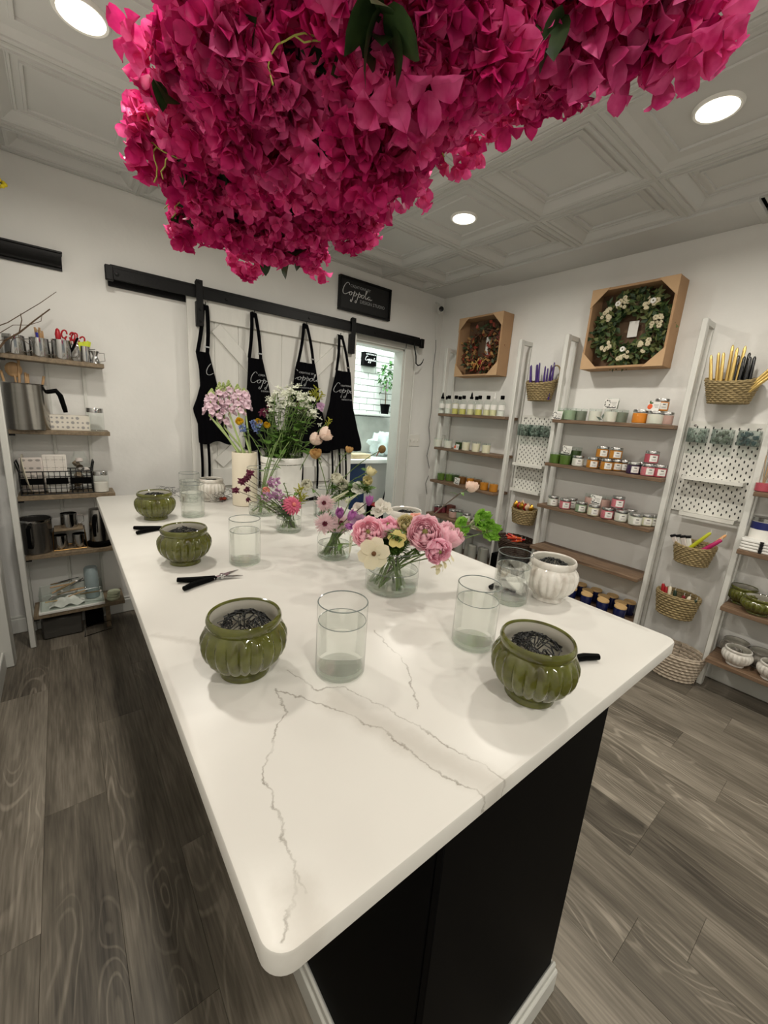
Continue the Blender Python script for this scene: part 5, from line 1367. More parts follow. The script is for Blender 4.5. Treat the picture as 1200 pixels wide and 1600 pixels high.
M_purple = mat('purple_wax', (62, 30, 112), .35, var=.1)
M_gold = mat('gold_wax', (220, 190, 116), .28, .6, var=.06)
M_bwax = mat('black_wax', (16, 17, 20), .25)
RB = [('basket of purple candles between the two shelf units', 1.875, 1.655, .085, .12, .155, M_wick, .09), ('wide basket of gold and black candles above right pegboard', .69, 1.655, .09, .125, .14, M_wick, 0)]
rr = random.Random(12)
for lab, yc, z0, rx, ry, h, m, hd in RB:
    basket('wicker_basket', lab, (2.99, yc, z0), rx, ry, h, .3, m, 10, 20, True, hd, 0, dip=.03)
for k in range(11):
    y = 1.95 - k * .016 + rr.uniform(-.004, .004); x = 2.975 + rr.uniform(-.03, .035)
    taper_c(('slim purple taper in the small basket, from left number ' + ('one', 'two', 'three', 'four', 'five', 'six', 'seven', 'eight', 'nine', 'ten', 'eleven')[k]), (x, y, 1.665), (x - .01, y + .02 * (1 - k / 5) + .01, 1.915 + rr.uniform(-.015, .03)), M_purple, .0085)
for k in range(6):
    y = .775 - k * .018; x = 2.965 + .02 * (k % 2)
    taper_c('gold taper leaning left in the wide basket, from left number ' + ('one', 'two', 'three', 'four', 'five', 'six')[k], (x, y - .01, 1.665), (x - .01, y + .035 - k * .01, 1.9 + (.02, .035, .03, .07, .05, .06)[k]), M_gold, .0105)
for k in range(6):
    y = .685 - k * .013; x = 2.975 + .025 * (k % 2)
    taper_c('black wrapped taper in the wide basket, from left number ' + ('one', 'two', 'three', 'four', 'five', 'six')[k], (x, y, 1.665), (x, y + .004, 1.9 + rr.uniform(0, .04)), M_bwax, .011)
for k in range(3):
    taper_c('gold taper leaning far right in the wide basket, ' + ('upper', 'middle', 'lower')[k], (2.955, .64 - .006 * k, 1.69), (2.93, .455 - .014 * k, 1.945 - .022 * k), M_gold, .009)
# lower baskets
basket('wicker_basket', 'basket of wrapped tapers under the right pegboard', (2.99, .672, .70), .085, .105, .13, .25, M_wick, 9, 20, True, 0, 0, dip=.02)
for k in range(4):
    t = thing('candle_packet', 'white wrapped packet with black end in basket under pegboard, ' + ('first', 'second', 'third', 'fourth')[k] + ' from left', 'packet', (2.96 + .012 * (k % 2), .715 - .016 * k, .73), 0, 'wrapped packets in lower basket'); t.rotation_euler = (RAD(-28 + 4 * k), RAD(-6), 0)
    obj('sleeve', MB().cbox(-.008, .008, -.012, .012, 0, .135, .003), (M_cardp, M_whitep)[k % 2], t); obj('header', MB().cbox(-.009, .009, -.014, .014, .135, .15, .002), M_bwax, t)
taper_c('lime yellow taper in basket under pegboard', (2.945, .69, .79), (2.93, .6, .925), mat('lime_wax', (190, 194, 44), .4), .012)
taper_c('magenta taper in basket under pegboard', (2.945, .64, .78), (2.94, .545, .895), mat('magenta_wax', (178, 30, 96), .4), .014)
taper_c('peach taper behind the magenta one', (2.965, .63, .78), (2.96, .535, .925), mat('peach_wax', (226, 168, 110), .4), .01)
basket('wicker_basket', 'low round basket of red, white and green candles', (2.985, .69, .345), .09, .115, .145, .22, M_wick, 9, 20, True, 0, 0, dip=0)
for k, (y, ty, c, nm, tz) in enumerate([(.755, .77, (158, 22, 30), 'red', .54), (.745, .75, (150, 20, 28), 'dark red', .525), (.725, .73, (224, 214, 190), 'ivory', .535), (.69, .7, (24, 44, 26), 'dark green', .52), (.665, .65, (120, 16, 30), 'wine', .505), (.655, .62, (222, 212, 188), 'cream', .51), (.67, .585, (26, 46, 28), 'leaning green', .5)]):
    taper_c(nm + ' candle standing in the low round basket', (2.96 - .008 * (k % 2), y, .36), (2.94, ty, tz), mat('wax_b%d' % k, c, .4), .013)
basket('wicker_basket', 'small basket of gold and red bags below left pegboard', (2.99, 1.855, .66), .08, .105, .13, .2, M_wick, 8, 20, True, 0, 0, dip=.015)
for k in range(7):
    p = Vector((2.955 + rr.uniform(-.015, .03), 1.79 + k * .022, .775 + rr.uniform(-.01, .02)))
    b_ = MB().grid(lambda u, v, k=k: (.022 * sin(pi * v) * cos(u * 2 * pi) * (1 + .25 * sin(u * 18 + k)), .022 * sin(pi * v) * sin(u * 2 * pi), .06 * v + .006 * sin(u * 12)), 16, 8, True, True)
    tag(obj('wax_melt_bag', b_, (mat('gold_foil', (206, 158, 60), .25, .7), mat('red_foil', (170, 40, 30), .3), mat('clear_wrap', (222, 190, 160), .2))[(k * 2) % 3], None, p), ('gold', 'red', 'pale')[(k * 2) % 3 if (k * 2) % 3 != 1 else 1] + ' wrapped bundle in small basket, number ' + ('one', 'two', 'three', 'four', 'five', 'six', 'seven')[k] + ' from right', 'bag', 'wrapped bundles in small basket')
basket('wicker_basket', 'dark wicker basket of red candles beside the island', (2.93, 1.855, .39), .13, .165, .14, .3, M_wickd, 8, 24, False, 0, 0)
for k in range(9):
    y = 1.77 + rr.uniform(0, .17); x = 2.86 + rr.uniform(0, .1)
    taper_c('red or orange candle lying in dark basket, number ' + ('one', 'two', 'three', 'four', 'five', 'six', 'seven', 'eight', 'nine')[k], (x, y, .5 + .006 * k), (x + rr.uniform(-.03, .03), y + (.09 if k % 2 else -.08), .535 + .004 * k), mat('red_wax_%d' % (k % 3), ((196, 60, 34), (176, 30, 34), (216, 96, 44))[k % 3], .4), .011)
tag(obj('basket_stand', MB().cbox(2.80, XW - .02, 1.72, 1.99, 0, .386, .006), M_blackpaint), 'low dark stand under the dark wicker basket', 'stand')
basket('floor_basket', 'whitewashed wicker basket on floor beside island corner', (2.9, .615, .0), .115, .15, .17, .22, M_wickw, 8, 26, False, 0, 0, 'floor baskets')

# ================================================================ pegboards
M_peg = mat('white_pegboard', (224, 223, 216), .45, var=.02)
def pegboard(label, y0, y1, z0, z1):
    t = thing('pegboard', label, 'pegboard', (0, 0, 0), 0, 'white pegboards')
    Mx = Matrix(((0, 0, 1, XW - .022), (1, 0, 0, 0), (0, 1, 0, 0), (0, 0, 0, 1)))
    n = 6; R = .012; poly = []
    for cx_, cy_, a0 in ((y1 - R, z1 - R, 0), (y0 + R, z1 - R, 90), (y0 + R, z0 + R, 180), (y1 - R, z0 + R, 270)):
        poly += [(cx_ + R * cos(RAD(a0 + 90 * i / n)), cy_ + R * sin(RAD(a0 + 90 * i / n))) for i in range(n + 1)]
    obj('board', MB().prism(poly, .018, Mx), M_peg, t)
    s = MB(); r = 0; z = z0 + .02
    while z < z1 - .015:
        y = y0 + .02 + (.02 if r % 2 else 0)
        while y < y1 - .012:
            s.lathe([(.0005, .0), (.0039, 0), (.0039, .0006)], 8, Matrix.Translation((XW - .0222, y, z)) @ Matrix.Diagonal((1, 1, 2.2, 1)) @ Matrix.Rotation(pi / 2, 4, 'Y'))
            y += .04
        z += .02; r += 1
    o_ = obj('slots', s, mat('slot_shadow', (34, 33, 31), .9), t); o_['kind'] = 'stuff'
    for y in (y0 + .03, y1 - .03): obj('screw', MB().lathe([(.0005, -.004), (.007, -.003), (.008, 0)], 10, Matrix.Translation((XW - .022, y, z1 - .025)) @ Matrix.Rotation(pi / 2, 4, 'Y')), M_silver, t)
def peg_tray(label, y0, y1, z, d=.075):
    t = thing('pegboard_tray', label, 'tray', (0, 0, 0), 0, 'white pegboard trays')
    x1 = XW - .0225
    obj('floor_plate', MB().cbox(x1 - d, x1, y0, y1, z, z + .004, .002), M_peg, t)
    obj('front_lip', MB().cbox(x1 - d - .003, x1 - d, y0, y1, z, z + .024, .002), M_peg, t)
    for y in (y0, y1 - .003): obj('end_lip', MB().cbox(x1 - d, x1, y, y + .003, z + .004, z + .024, .001), M_peg, t)
M_bin = glass_mat('clear_bin_plastic', (226, 232, 230), .7, .1)
def peg_bin(label, y0, y1, z, h, m):
    t = thing('pegboard_bin', label, 'bin', (0, 0, 0), 0, 'clear bins on pegboards')
    x1 = XW - .0225; d = .06
    w_ = MB()
    w_.box(x1 - d, x1 - d + .002, y0, y1, z, z + h); w_.box(x1 - d, x1, y0, y0 + .002, z, z + h); w_.box(x1 - d, x1, y1 - .002, y1, z, z + h); w_.box(x1 - d, x1, y0, y1, z, z + .002)
    obj('walls', w_, M_bin, t)
    rr_ = random.Random(int(y0 * 1000)); f = MB()
    for k in range(26): f.ball((x1 - d * rr_.uniform(.2, .8), rr_.uniform(y0 + .012, y1 - .012), z + .01 + h * .75 * k / 26), .009, 6, 4)
    o_ = obj('filling', f, m, t); o_['kind'] = 'stuff'
pegboard('white pegboard above the low round basket', .50, .862, 1.0, 1.555)
peg_tray('upper white tray on the right pegboard', .525, .82, 1.205)
peg_tray('lower white tray on the right pegboard', .52, .79, .985)
for k, (a, b, c) in enumerate([(.755, .848, (196, 200, 190)), (.635, .728, (160, 164, 148)), (.515, .608, (104, 128, 132))]):
    peg_bin(('left', 'middle', 'right')[k] + ' clear bin on the right pegboard', a, b, 1.43, .085, mat('bin_fill%d' % k, c, .4, var=.25))
pegboard('white pegboard between the two shelf units', 1.745, 2.05, .9, 1.545)
peg_tray('upper white tray on the left pegboard', 1.755, 2.03, 1.13)
peg_tray('lower white tray on the left pegboard', 1.75, 2.02, .915)
for k, (a, b) in enumerate([(1.945, 2.035), (1.85, 1.935), (1.755, 1.84)]):
    peg_bin(('left', 'middle', 'right')[k] + ' clear bin on the left pegboard', a, b, 1.38, .09, mat('bin_fill0', (196, 200, 190), .4))
# ================================================================ things on the island
def T_(u, v): return onZ(u, v, ZT)
PR, PH = .0815, .13
for nm, lab, u, v, m, R, H, rot, tl in [
    ('ceramic_pot', 'olive green ribbed pot at front left of the island', 383, 1046, M_gglaze, PR, PH, .3, (0, 0)),
    ('ceramic_pot', 'olive green ribbed pot at front right near the island corner', 826, 1083, M_gglaze, PR, PH, 1.1, (0, 0)),
    ('ceramic_pot', 'olive green ribbed pot left of the middle, second in row', 290, 878, M_gglaze, PR, PH * .96, .7, (0, 0)),
    ('ceramic_pot', 'olive green ribbed pot farthest back on the left', 244, 810, M_gglaze, PR, PH * .96, 2., (0, 0)),
    ('ceramic_pot', 'white ribbed pot beside the right edge of the island', 855, 934, M_wglaze, .078, .135, .2, (0, 0)),
    ('ceramic_pot', 'white ribbed pot far back left beside the cream vase', 331, 782, M_wglaze, .072, .128, .5, (0, 0)),
    ('ceramic_pot', 'white ribbed pot hidden behind the pink ranunculus', 630, 848, M_wglaze, .078, .15, .9, (0, 0))]:
    P = T_(u, v); pot_thing(nm, lab, (P.x, P.y, ZT), R, H, m, True, rot, tl)
M_water = water_mat('water')
M_vglass = glass_mat('vase_glass', (254, 255, 254), .25)
GL = {}
M_base = water_mat('thick_glass_base', (252, 254, 252), .55)
def glass_vase(label, P, r, h, level=.74, group='cylinder glasses of water', r2=None, shape='cyl', name='glass_vase', water=True):
    t = thing(name, label, 'vase', (P.x, P.y, ZT), 0, group)
    key = (r, h, level, r2, shape)
    rt = r2 or r
    if key not in GL:
        w = .0028; b = .012
        if shape == 'cyl':
            out = [(.0005, .0002), (r * .93, 0), (r, .005), (rt, h)]
            lv = h * level; wt = [(.0005, b), (r * .84, b), (r - w, b + .005), (r + (rt - r) * level - w, lv), (.0005, lv)]
        elif shape == 'flare':
            out = [(.0005, .0002), (r * .9, 0), (r * .97, .005), (r, h * .25), (r * .97, h * .55), (r * .9, h * .72), (rt * .95, h * .92), (rt, h)]
            lv = h * level; wt = [(.0005, b), (r * .88, b), (r - w, h * .2), (r - w, lv), (.0005, lv)]
        else:  # ribbed or jar, shoulder and collar
            out = [(.0005, .0002), (r * .93, 0), (r, .006), (r, h * .7), (r * .93, h * .82), (rt * .98, h * .88), (rt, h)]
            lv = h * level; wt = [(.0005, b), (r * .85, b), (r - w * 1.6, b + .006), (r - w * 1.6, lv), (.0005, lv)]
        fl = (lambda r_, z, a: r_ * (1 + .018 * cos(a * 16) * (1 if .012 < z < h * .8 else 0))) if shape == 'rib' else None
        GL[key] = (recalc(MB().lathe(out, 64 if shape == 'rib' else 48, None, fl).mesh('glass', M_vglass)), recalc(MB().lathe(wt, 48).mesh('water', M_water)))
    obj('glass', GL[key][0], None, t)
    rim_r = rt - .0014
    obj('rim', MB().tube([(rim_r * cos(i * pi / 20), rim_r * sin(i * pi / 20), h) for i in range(41)], .0013, 5, False), mat('glass_rim', (150, 160, 158), .1, var=.02, trans=.5), t)
    obj('base', MB().lathe([(.0005, .0006), (r * .9, .0006), (r * .955, .004), (r * .955, .009), (r * .8, .0115), (.0005, .0115)], 40), M_base, t)
    if water:
        w_ = obj('water', GL[key][1], None, t)
        wl = h * level
        obj('water_line', MB().tube([((r - .0032) * cos(i * pi / 20), (r - .0032) * sin(i * pi / 20), wl) for i in range(41)], .0009, 5, False), mat('glass_rim', (150, 160, 158), .1, var=.02, trans=.5), w_)
    return t
GR, GH = .052, .158
for lab, u, v in [('water glass at the front, between green pot and vase', 531, 1046), ('water glass beside the front right green pot', 738, 1004), ('water glass touching the white pot at right edge', 795, 938), ('water glass right of the second green pot', 383, 878), ('water glass right of the farthest green pot', 302, 806), ('water glass farthest back on the left', 297, 783)]:
    glass_vase(lab, T_(u, v), GR, GH)
V1 = T_(611, 918); glass_vase('wide glass vase of pink ranunculus', V1, .0835, .135, .5, None, None)
V2 = T_(521, 869); glass_vase('ribbed glass vase of mauve chrysanthemums', V2, .062, .11, .5, None, .055, 'rib')
V3 = T_(451, 829); glass_vase('small glass vase of a mixed dark posy', V3, .056, .125, .5, None, None)
V4 = T_(410, 803); glass_vase('tall flared glass vase behind the posy', V4, .068, .24, .22, None, .075, 'flare')
V5 = T_(508, 806); glass_vase('clear collared glass vase of white roses', V5, .062, .15, .5, None, .055, 'rib2')
VC = T_(383, 788)
cv = thing('cream_vase', 'tall matte cream cylinder vase of pink stock', 'vase', (VC.x, VC.y, ZT))
obj('body', MB().lathe([(.0005, 0), (.062, 0), (.066, .004), (.066, .288), (.064, .292), (.06, .288), (.06, .02), (.0005, .018)], 40), mat('matte_cream_ceramic', (222, 212, 192), .7, var=.03), cv)
VB = T_(440, 789)
bk = thing('white_bucket', 'white plastic bucket of mixed flowers', 'bucket', (VB.x, VB.y, ZT))
obj('body', MB().lathe([(.0005, 0), (.098, 0), (.104, .006), (.112, .24), (.109, .235), (.1, .012), (.0005, .01)], 40), M_whitep, bk)
obj('rim_band', MB().lathe([(.111, .242), (.115, .245), (.116, .272), (.113, .278), (.108, .276), (.109, .242)], 40), M_whitep, bk)
# ---------------------------------------------------------------- pruning shears
def shears(label, P, ang, openang=22, flip=1):
    t = thing('pruning_shears', label, 'shears', (P.x, P.y, ZT + .0005), ang, 'pruning shears on the island')
    for s in (1, -1):
        a = RAD(openang / 2) * s
        c, q = cos(a), sin(a)
        rot = lambda x, y: (x * c - y * q, x * q + y * c)
        hp = [rot(-.02, 0.004 * s), rot(-.05, .010 * s), rot(-.09, .012 * s), rot(-.125, .006 * s)]
        obj('handle', MB().tube([(x, y, .0095) for x, y in hp], [.006, .0085, .009, .0075], 8), M_blackpaint, t)
        bl = [rot(-.02, -.004), rot(.0, -.008 * s), rot(.03, -.009 * s), rot(.062, -.002 * s), rot(.03, .005 * s), rot(0, .006 * s), rot(-.02, .006)]
        if s < 0: bl = bl[::-1]
        obj('blade', MB().prism(bl, .003, Matrix.Translation((0, 0, .008 + .0032 * s))), M_chrome, t)
    obj('pivot', MB().lathe([(.0075, .003), (.0075, .016), (.006, .018), (.0005, .018)], 14), M_chrome, t)
    sp = [(-.028 + .006 * cos(i * .9) * 0 - .0 + .003 * sin(i * .9), -.012 + .024 * i / 30, .0095 + .0035 * cos(i * .9)) for i in range(31)]
    obj('spring', MB().tube(sp, .0009, 4), M_chrome, t)
P = T_(347, 905); shears('open pruning shears beside the second green pot', P, RAD(2), 40)
P = T_(262, 827); shears('pruning shears half behind the second green pot', P, RAD(0), 44)
P = T_(868, 1048); shears('pruning shears behind the front right green pot', T_(868, 1043), RAD(180 + 8), 60)
P = T_(785, 905); shears('pruning shears seen through the glass at right edge', P, RAD(35), 40)
P = T_(475, 784); shears('pruning shears far back near the white roses', P, RAD(200), 24)
# snips of chicken wire and a red item far back
def wire_clump(label, P, s, seed):
    rr = random.Random(seed); m = MB()
    for k in range(26):
        a = rr.uniform(0, 6.28); p = Vector((rr.uniform(-s, s), rr.uniform(-s * .6, s * .6), rr.uniform(.006, s * .9))); q = []
        for j in range(6):
            q.append(p.copy()); a += rr.choice((-1, 1)) * 1.0; p = p + Vector((cos(a) * s * .35, sin(a) * s * .3, rr.uniform(-.35, .35) * s)); p.z = max(.003, min(p.z, s))
        m.tube(q, .0009, 4, True, False)
    tag(obj('chicken_wire_roll', m, M_wire, None, (P.x, P.y, ZT)), label, 'wire', 'loose chicken wire clumps')
wire_clump('loose chicken wire clump behind the farthest green pot', T_(262, 778), .06, 3)
wire_clump('loose chicken wire clump beside the cream vase', T_(358, 785), .07, 4)
rk_ = thing('red_knife', 'red handled knife beside the far white pot', 'knife', (T_(340, 782).x, T_(340, 782).y, ZT), 0)
obj('handle', MB().cbox(-.06, .05, -.011, .011, .001, .018, .005), mat('red_orange_plastic', (198, 74, 40), .4), rk_)
obj('blade', MB().cbox(.05, .1, -.008, .008, .006, .009, .001), M_chrome, rk_)
# ================================================================ cut flowers
def petal_mat(name, c, c2=None, rough=.55, trans=.25, objr=.08):
    """thin petals: diffuse with some light passing through, colour shifting softly over the petal"""
    if name in MATS: return MATS[name]
    m = bpy.data.materials.new(name); m.use_nodes = True; MATS[name] = m
    nt = m.node_tree; nt.nodes.clear(); out = nn(nt, 'ShaderNodeOutputMaterial')
    tc = nn(nt, 'ShaderNodeTexCoord'); z = nn(nt, 'ShaderNodeTexNoise'); z.inputs['Scale'].default_value = 45; z.inputs['Detail'].default_value = 3
    nt.links.new(tc.outputs['Object'], z.inputs['Vector'])
    r = nn(nt, 'ShaderNodeValToRGB'); e = r.color_ramp.elements; e[0].position = .35; e[0].color = srgb(c); e[1].position = .68; e[1].color = srgb(c2 or c)
    nt.links.new(z.outputs['Fac'], r.inputs[0])
    oi = nn(nt, 'ShaderNodeObjectInfo'); mr = nn(nt, 'ShaderNodeMapRange'); mr.inputs[3].default_value = 1 - objr; mr.inputs[4].default_value = 1 + objr
    nt.links.new(oi.outputs['Random'], mr.inputs[0])
    vs = nn(nt, 'ShaderNodeVectorMath', operation='SCALE'); nt.links.new(r.outputs[0], vs.inputs[0]); nt.links.new(mr.outputs[0], vs.inputs['Scale'])
    d = nn(nt, 'ShaderNodeBsdfPrincipled'); d.inputs['Roughness'].default_value = rough; d.inputs['Specular IOR Level'].default_value = .25
    t = nn(nt, 'ShaderNodeBsdfTranslucent'); nt.links.new(vs.outputs[0], d.inputs['Base Color']); nt.links.new(vs.outputs[0], t.inputs[0])
    mx = nn(nt, 'ShaderNodeMixShader'); mx.inputs[0].default_value = trans
    nt.links.new(d.outputs[0], mx.inputs[1]); nt.links.new(t.outputs[0], mx.inputs[2]); nt.links.new(mx.outputs[0], out.inputs[0])
    return m
M_stem = mat('flower_stem', (92, 116, 54), .5, var=.2, nscale=15)
M_stemd = mat('dark_stem', (78, 66, 52), .6, var=.2)
M_leaf2 = petal_mat('posy_leaf', (70, 104, 44), (100, 132, 62), .45, .2, .2)
M_grey = petal_mat('grey_leaf', (104, 122, 76), (132, 144, 104), .6, .2, .2)
RF = random.Random(99)
def cup_petal(m, r, a0, hw, ph0, ph1, wave, seed, nu=5, nv=5, zoff=0., zs=1.):
    def fn(u, v):
        uu = (u - .5) * 2
        ph = ph0 + (ph1 - ph0) * v * (1 - .16 * uu * uu)
        a = a0 + uu * hw * (sin(pi * (.18 + .72 * v)) ** .6)
        rr = r * (1 + wave * sin(7 * uu + seed) * v + .05 * v * v)
        return (rr * sin(ph) * cos(a), rr * sin(ph) * sin(a), zoff + zs * (-rr * cos(ph)))
    m.grid(fn, nu, nv)
def nested(R, layers, per, open0, open1, shrink, seed=1, zs=1., wave=.06):
    m = MB(); r = random.Random(seed); a = 0
    for i in range(layers):
        t = i / max(1, layers - 1); rad = R * (1 - shrink * t)
        ph1 = open0 + (open1 - open0) * t
        for k in range(per):
            a += 2 * pi / per + .0
            cup_petal(m, rad * r.uniform(.95, 1.04), a + r.uniform(-.15, .15), pi / per * 1.5, .15, ph1 * r.uniform(.95, 1.05), wave, r.uniform(0, 6), zs=zs)
        a += pi / per + .4
    return m
def flat_petal(m, L, W, a, el, curl=.2, z0=0., r0=0., tip=1.0, nv=5, cup=.15):
    ca, sa = cos(a), sin(a)
    def fn(u, v):
        uu = (u - .5) * 2
        w = W * (sin(pi * min(1, .12 + .88 * v ** .8)) ** .7 if tip < 1 else (sin(pi * (.1 + .8 * v)) ** .55))
        rad = r0 + L * v * cos(el - curl * v); z = z0 + L * v * sin(el - curl * v) + cup * w * uu * uu
        return (rad * ca - uu * w * sa, rad * sa + uu * w * ca, z)
    m.grid(fn, 3, nv)
BL = {}
def bloom(kind):
    """parts of a bloom facing +z, unit radius"""
    if kind in BL: return BL[kind]
    k = kind; out = []
    if k.startswith('ranunculus'):
        c, c2 = {'ranunculus_pink': ((252, 206, 218), (255, 232, 238)), 'ranunculus_peach': ((250, 196, 180), (254, 220, 208)), 'ranunculus_rose': ((249, 192, 212), (254, 222, 232))}[k]
        out.append(('petals', nested(1.0, 9, 6, 1.75, 2.75, .74, 3), petal_mat(k, c, c2, .5, .45)))
        out.append(('centre', MB().ball((0, 0, .12), .18, 10, 6), mat('ranunculus_eye', (120, 116, 60), .7)))
    elif k.startswith('rose'):
        c, c2 = {'rose_white': ((228, 226, 206), (242, 240, 226)), 'rose_blush': ((232, 206, 190), (244, 226, 212)), 'rose_tan': ((186, 140, 84), (214, 178, 120)), 'rose_cream': ((232, 222, 170), (242, 236, 200)), 'rose_yellow': ((222, 184, 40), (238, 208, 70))}[k]
        out.append(('petals', nested(1.0, 5, 4, 1.9, 2.7, .6, 5, 1.15, .09), petal_mat(k, c, c2, .5, .3)))
        s = MB()
        for i in range(5): flat_petal(s, .9, .22, i * 2 * pi / 5, -.1, -.9, -1.0, .15, .5)
        out.append(('sepals', s, M_leaf2))
    elif k == 'chrysanthemum':
        m = MB(); r = random.Random(8)
        for i, (n, L, el) in enumerate([(30, 1.0, -.05), (30, .95, .2), (26, .85, .45), (22, .72, .7), (16, .55, 1.0)]):
            for j in range(n): flat_petal(m, L * r.uniform(.72, 1.16), .05, j * 2 * pi / n + i * .3 + r.uniform(-.1, .1), el + r.uniform(-.1, .1), .5, 0, .06, 1)
        out.append(('petals', m, petal_mat('mum_pale', (222, 186, 194), (240, 222, 222), .6, .3)))
        m = MB()
        for j in range(26): flat_petal(m, .26 * r.uniform(.8, 1.1), .06, j * 2.4, .8 + .5 * (j % 3) / 3, .2, .05, .04, 1)
        out.append(('centre', m, petal_mat('mum_burgundy', (106, 34, 56), (132, 60, 80), .6, .15)))
    elif k == 'aster':
        m = MB(); r = random.Random(9)
        for i, (n, L, el) in enumerate([(20, 1.0, -.1), (20, .95, .2), (16, .78, .5), (12, .55, .8)]):
            for j in range(n): flat_petal(m, L * r.uniform(.9, 1.08), .11, j * 2 * pi / n + i * .3, el + r.uniform(-.1, .1), .4, 0, .05, 1)
        out.append(('petals', m, petal_mat('aster_pink', (188, 66, 104), (224, 132, 152), .6, .25)))
        out.append(('centre', MB().ball((0, 0, .22), .22, 12, 6, (1, 1, .6)), petal_mat('aster_mid', (206, 92, 110), (220, 150, 120))))
    elif k == 'purple_cup':
        m = MB(); r = random.Random(10)
        for i, (n, ph) in enumerate([(7, 1.9), (7, 2.05), (5, 2.3)]):
            for j in range(n): flat_petal(m, 1.6 - .2 * i, .3, j * 2 * pi / n + i * .45, .95 + .12 * i + r.uniform(-.12, .12), -.35, -.7, .12, .5)
        out.append(('petals', m, petal_mat('violet_petal', (160, 84, 158), (204, 140, 196), .5, .3)))
    elif k == 'anemone':
        m = MB(); r = random.Random(11)
        for j in range(6): flat_petal(m, 1.0 * r.uniform(.93, 1.06), .5, j * pi / 3, .12 + .1 * (j % 2), .25, .02 * (j % 2), .1, 1, 6, .1)
        out.append(('petals', m, petal_mat('anemone_cream', (232, 222, 190), (244, 238, 214), .5, .3)))
        out.append(('centre', MB().ball((0, 0, .1), .17, 12, 6), mat('anemone_eye', (96, 62, 28), .8)))
    elif k == 'pansy':
        m = MB()
        for j in range(5): flat_petal(m, 1.0, .5, j * 2 * pi / 5, .25, .1, 0, .08, 1, 6)
        out.append(('petals', m, petal_mat('pansy_yellow', (224, 206, 120), (238, 226, 160), .5, .3)))
        out.append(('centre', MB().ball((0, 0, .12), .22, 10, 6), mat('pansy_eye', (70, 74, 30), .8)))
    elif k == 'scabiosa':
        m = MB(); r = random.Random(12)
        for j in range(44): flat_petal(m, r.uniform(.6, 1.0), .16, r.uniform(0, 6.28), r.uniform(-.2, 1.2), .4, 0, .05, 1, 4)
        out.append(('petals', m, petal_mat('scabiosa_wine', (72, 16, 40), (104, 32, 62), .6, .15)))
    elif k == 'green_bell':
        m = MB(); r = random.Random(13)
        for i in range(3):
            for j in range(5): cup_petal(m, 1.0 - .25 * i, j * 2 * pi / 5 + i, .75, .3, 1.85 - .1 * i, .16, r.uniform(0, 6), 7, 5)
        out.append(('calyx', m, petal_mat('bell_green', (112, 168, 50), (152, 200, 86), .5, .35)))
    elif k in ('blue_cluster', 'mauve_cluster'):
        m = MB(); r = random.Random(14)
        for i in range(14):
            c_ = rvec(r) * .7
            for j in range(5):
                q = MB(); flat_petal(q, .42, .2, j * 2 * pi / 5, .15, 0, 0, .02, 1, 3); m.merge(q, Matrix.Translation(c_) @ rvec(r).to_track_quat('Z', 'Y').to_matrix().to_4x4())
        out.append(('florets', m, petal_mat('pale_blue', (120, 140, 196), (156, 172, 214), .5, .3) if k == 'blue_cluster' else petal_mat('dusty_mauve', (170, 120, 164), (206, 170, 196), .5, .3)))
    elif k in ('stock_floret', 'white_star', 'mauve_floret', 'white_floret'):
        c, c2 = {'stock_floret': ((228, 198, 212), (244, 224, 232)), 'white_star': ((224, 226, 208), (238, 240, 228)), 'mauve_floret': ((170, 130, 168), (204, 172, 196)), 'white_floret': ((230, 226, 214), (244, 242, 234))}[k]
        m = MB(); r = random.Random(15)
        n = 5
        for i in range(2 if k != 'white_star' else 1):
            for j in range(n): flat_petal(m, r.uniform(.85, 1.1), .42 if k != 'white_star' else .3, j * 2 * pi / n + i * .6, .35 + .4 * i + r.uniform(-.2, .2), .5 * r.uniform(-1, 1), 0, .05, 1, 4)
        out.append(('petals', m, petal_mat(k, c, c2, .6, .3)))
    elif k == 'goldenrod':
        m = MB(); r = random.Random(16)
        for b_ in range(9):
            o0 = Vector((0, 0, -1.1 + .17 * b_)); dr = Vector((cos(b_ * 2.4) * .75, sin(b_ * 2.4) * .75, 1)).normalized() * (1.25 - .06 * b_)
            for i in range(26):
                t = i / 25; p = o0 + dr * t + Vector((0, 0, -.25 * t * t)) + rvec(r) * .07 * (1.2 - t)
                m.ball(p, .055 * (1.2 - .5 * t), 5, 3)
        out.append(('florets', m, petal_mat('goldenrod', (140, 146, 44), (184, 178, 70), .7, .2)))
    elif k == 'white_spike':
        m = MB(); r = random.Random(17)
        for i in range(70):
            t = i / 70; a = i * 2.4; rad = .2 * (1 - t * .8)
            m.ball((rad * cos(a), rad * sin(a), -1 + 2.1 * t), .085 * (1 - .5 * t), 5, 3)
        out.append(('florets', m, petal_mat('spike_white', (206, 208, 176), (226, 228, 204), .7, .2)))
    elif k == 'dried_bud':
        m = MB().ball((0, 0, 0), .75, 12, 8, (1, 1, 1.1))
        for j in range(9): flat_petal(m, .9, .25, j * .7, 1.2, .4, -.6, .3, .5, 4)
        out.append(('bud', m, petal_mat('dried_bud', (104, 82, 50), (132, 106, 62), .8, .1)))
        q = MB(); flat_petal(q, 1.5, .3, 0, -1.2, .2, -.4, .3, .5); out.append(('hanging_petal', q, petal_mat('dry_petal', (150, 84, 60))))
    elif k == 'snap':
        m = MB()
        for i in range(5):
            for j in range(3): flat_petal(m, .9, .35, j * 2.1 + i, .3 - .2 * i, .4, -.5 * i, .05, 1, 4)
        out.append(('petals', m, petal_mat('snap_cream', (226, 218, 178), (240, 234, 204), .5, .3)))
    BL[kind] = [(n, mb.mesh(n, m_)) for n, mb, m_ in out]
    return BL[kind]
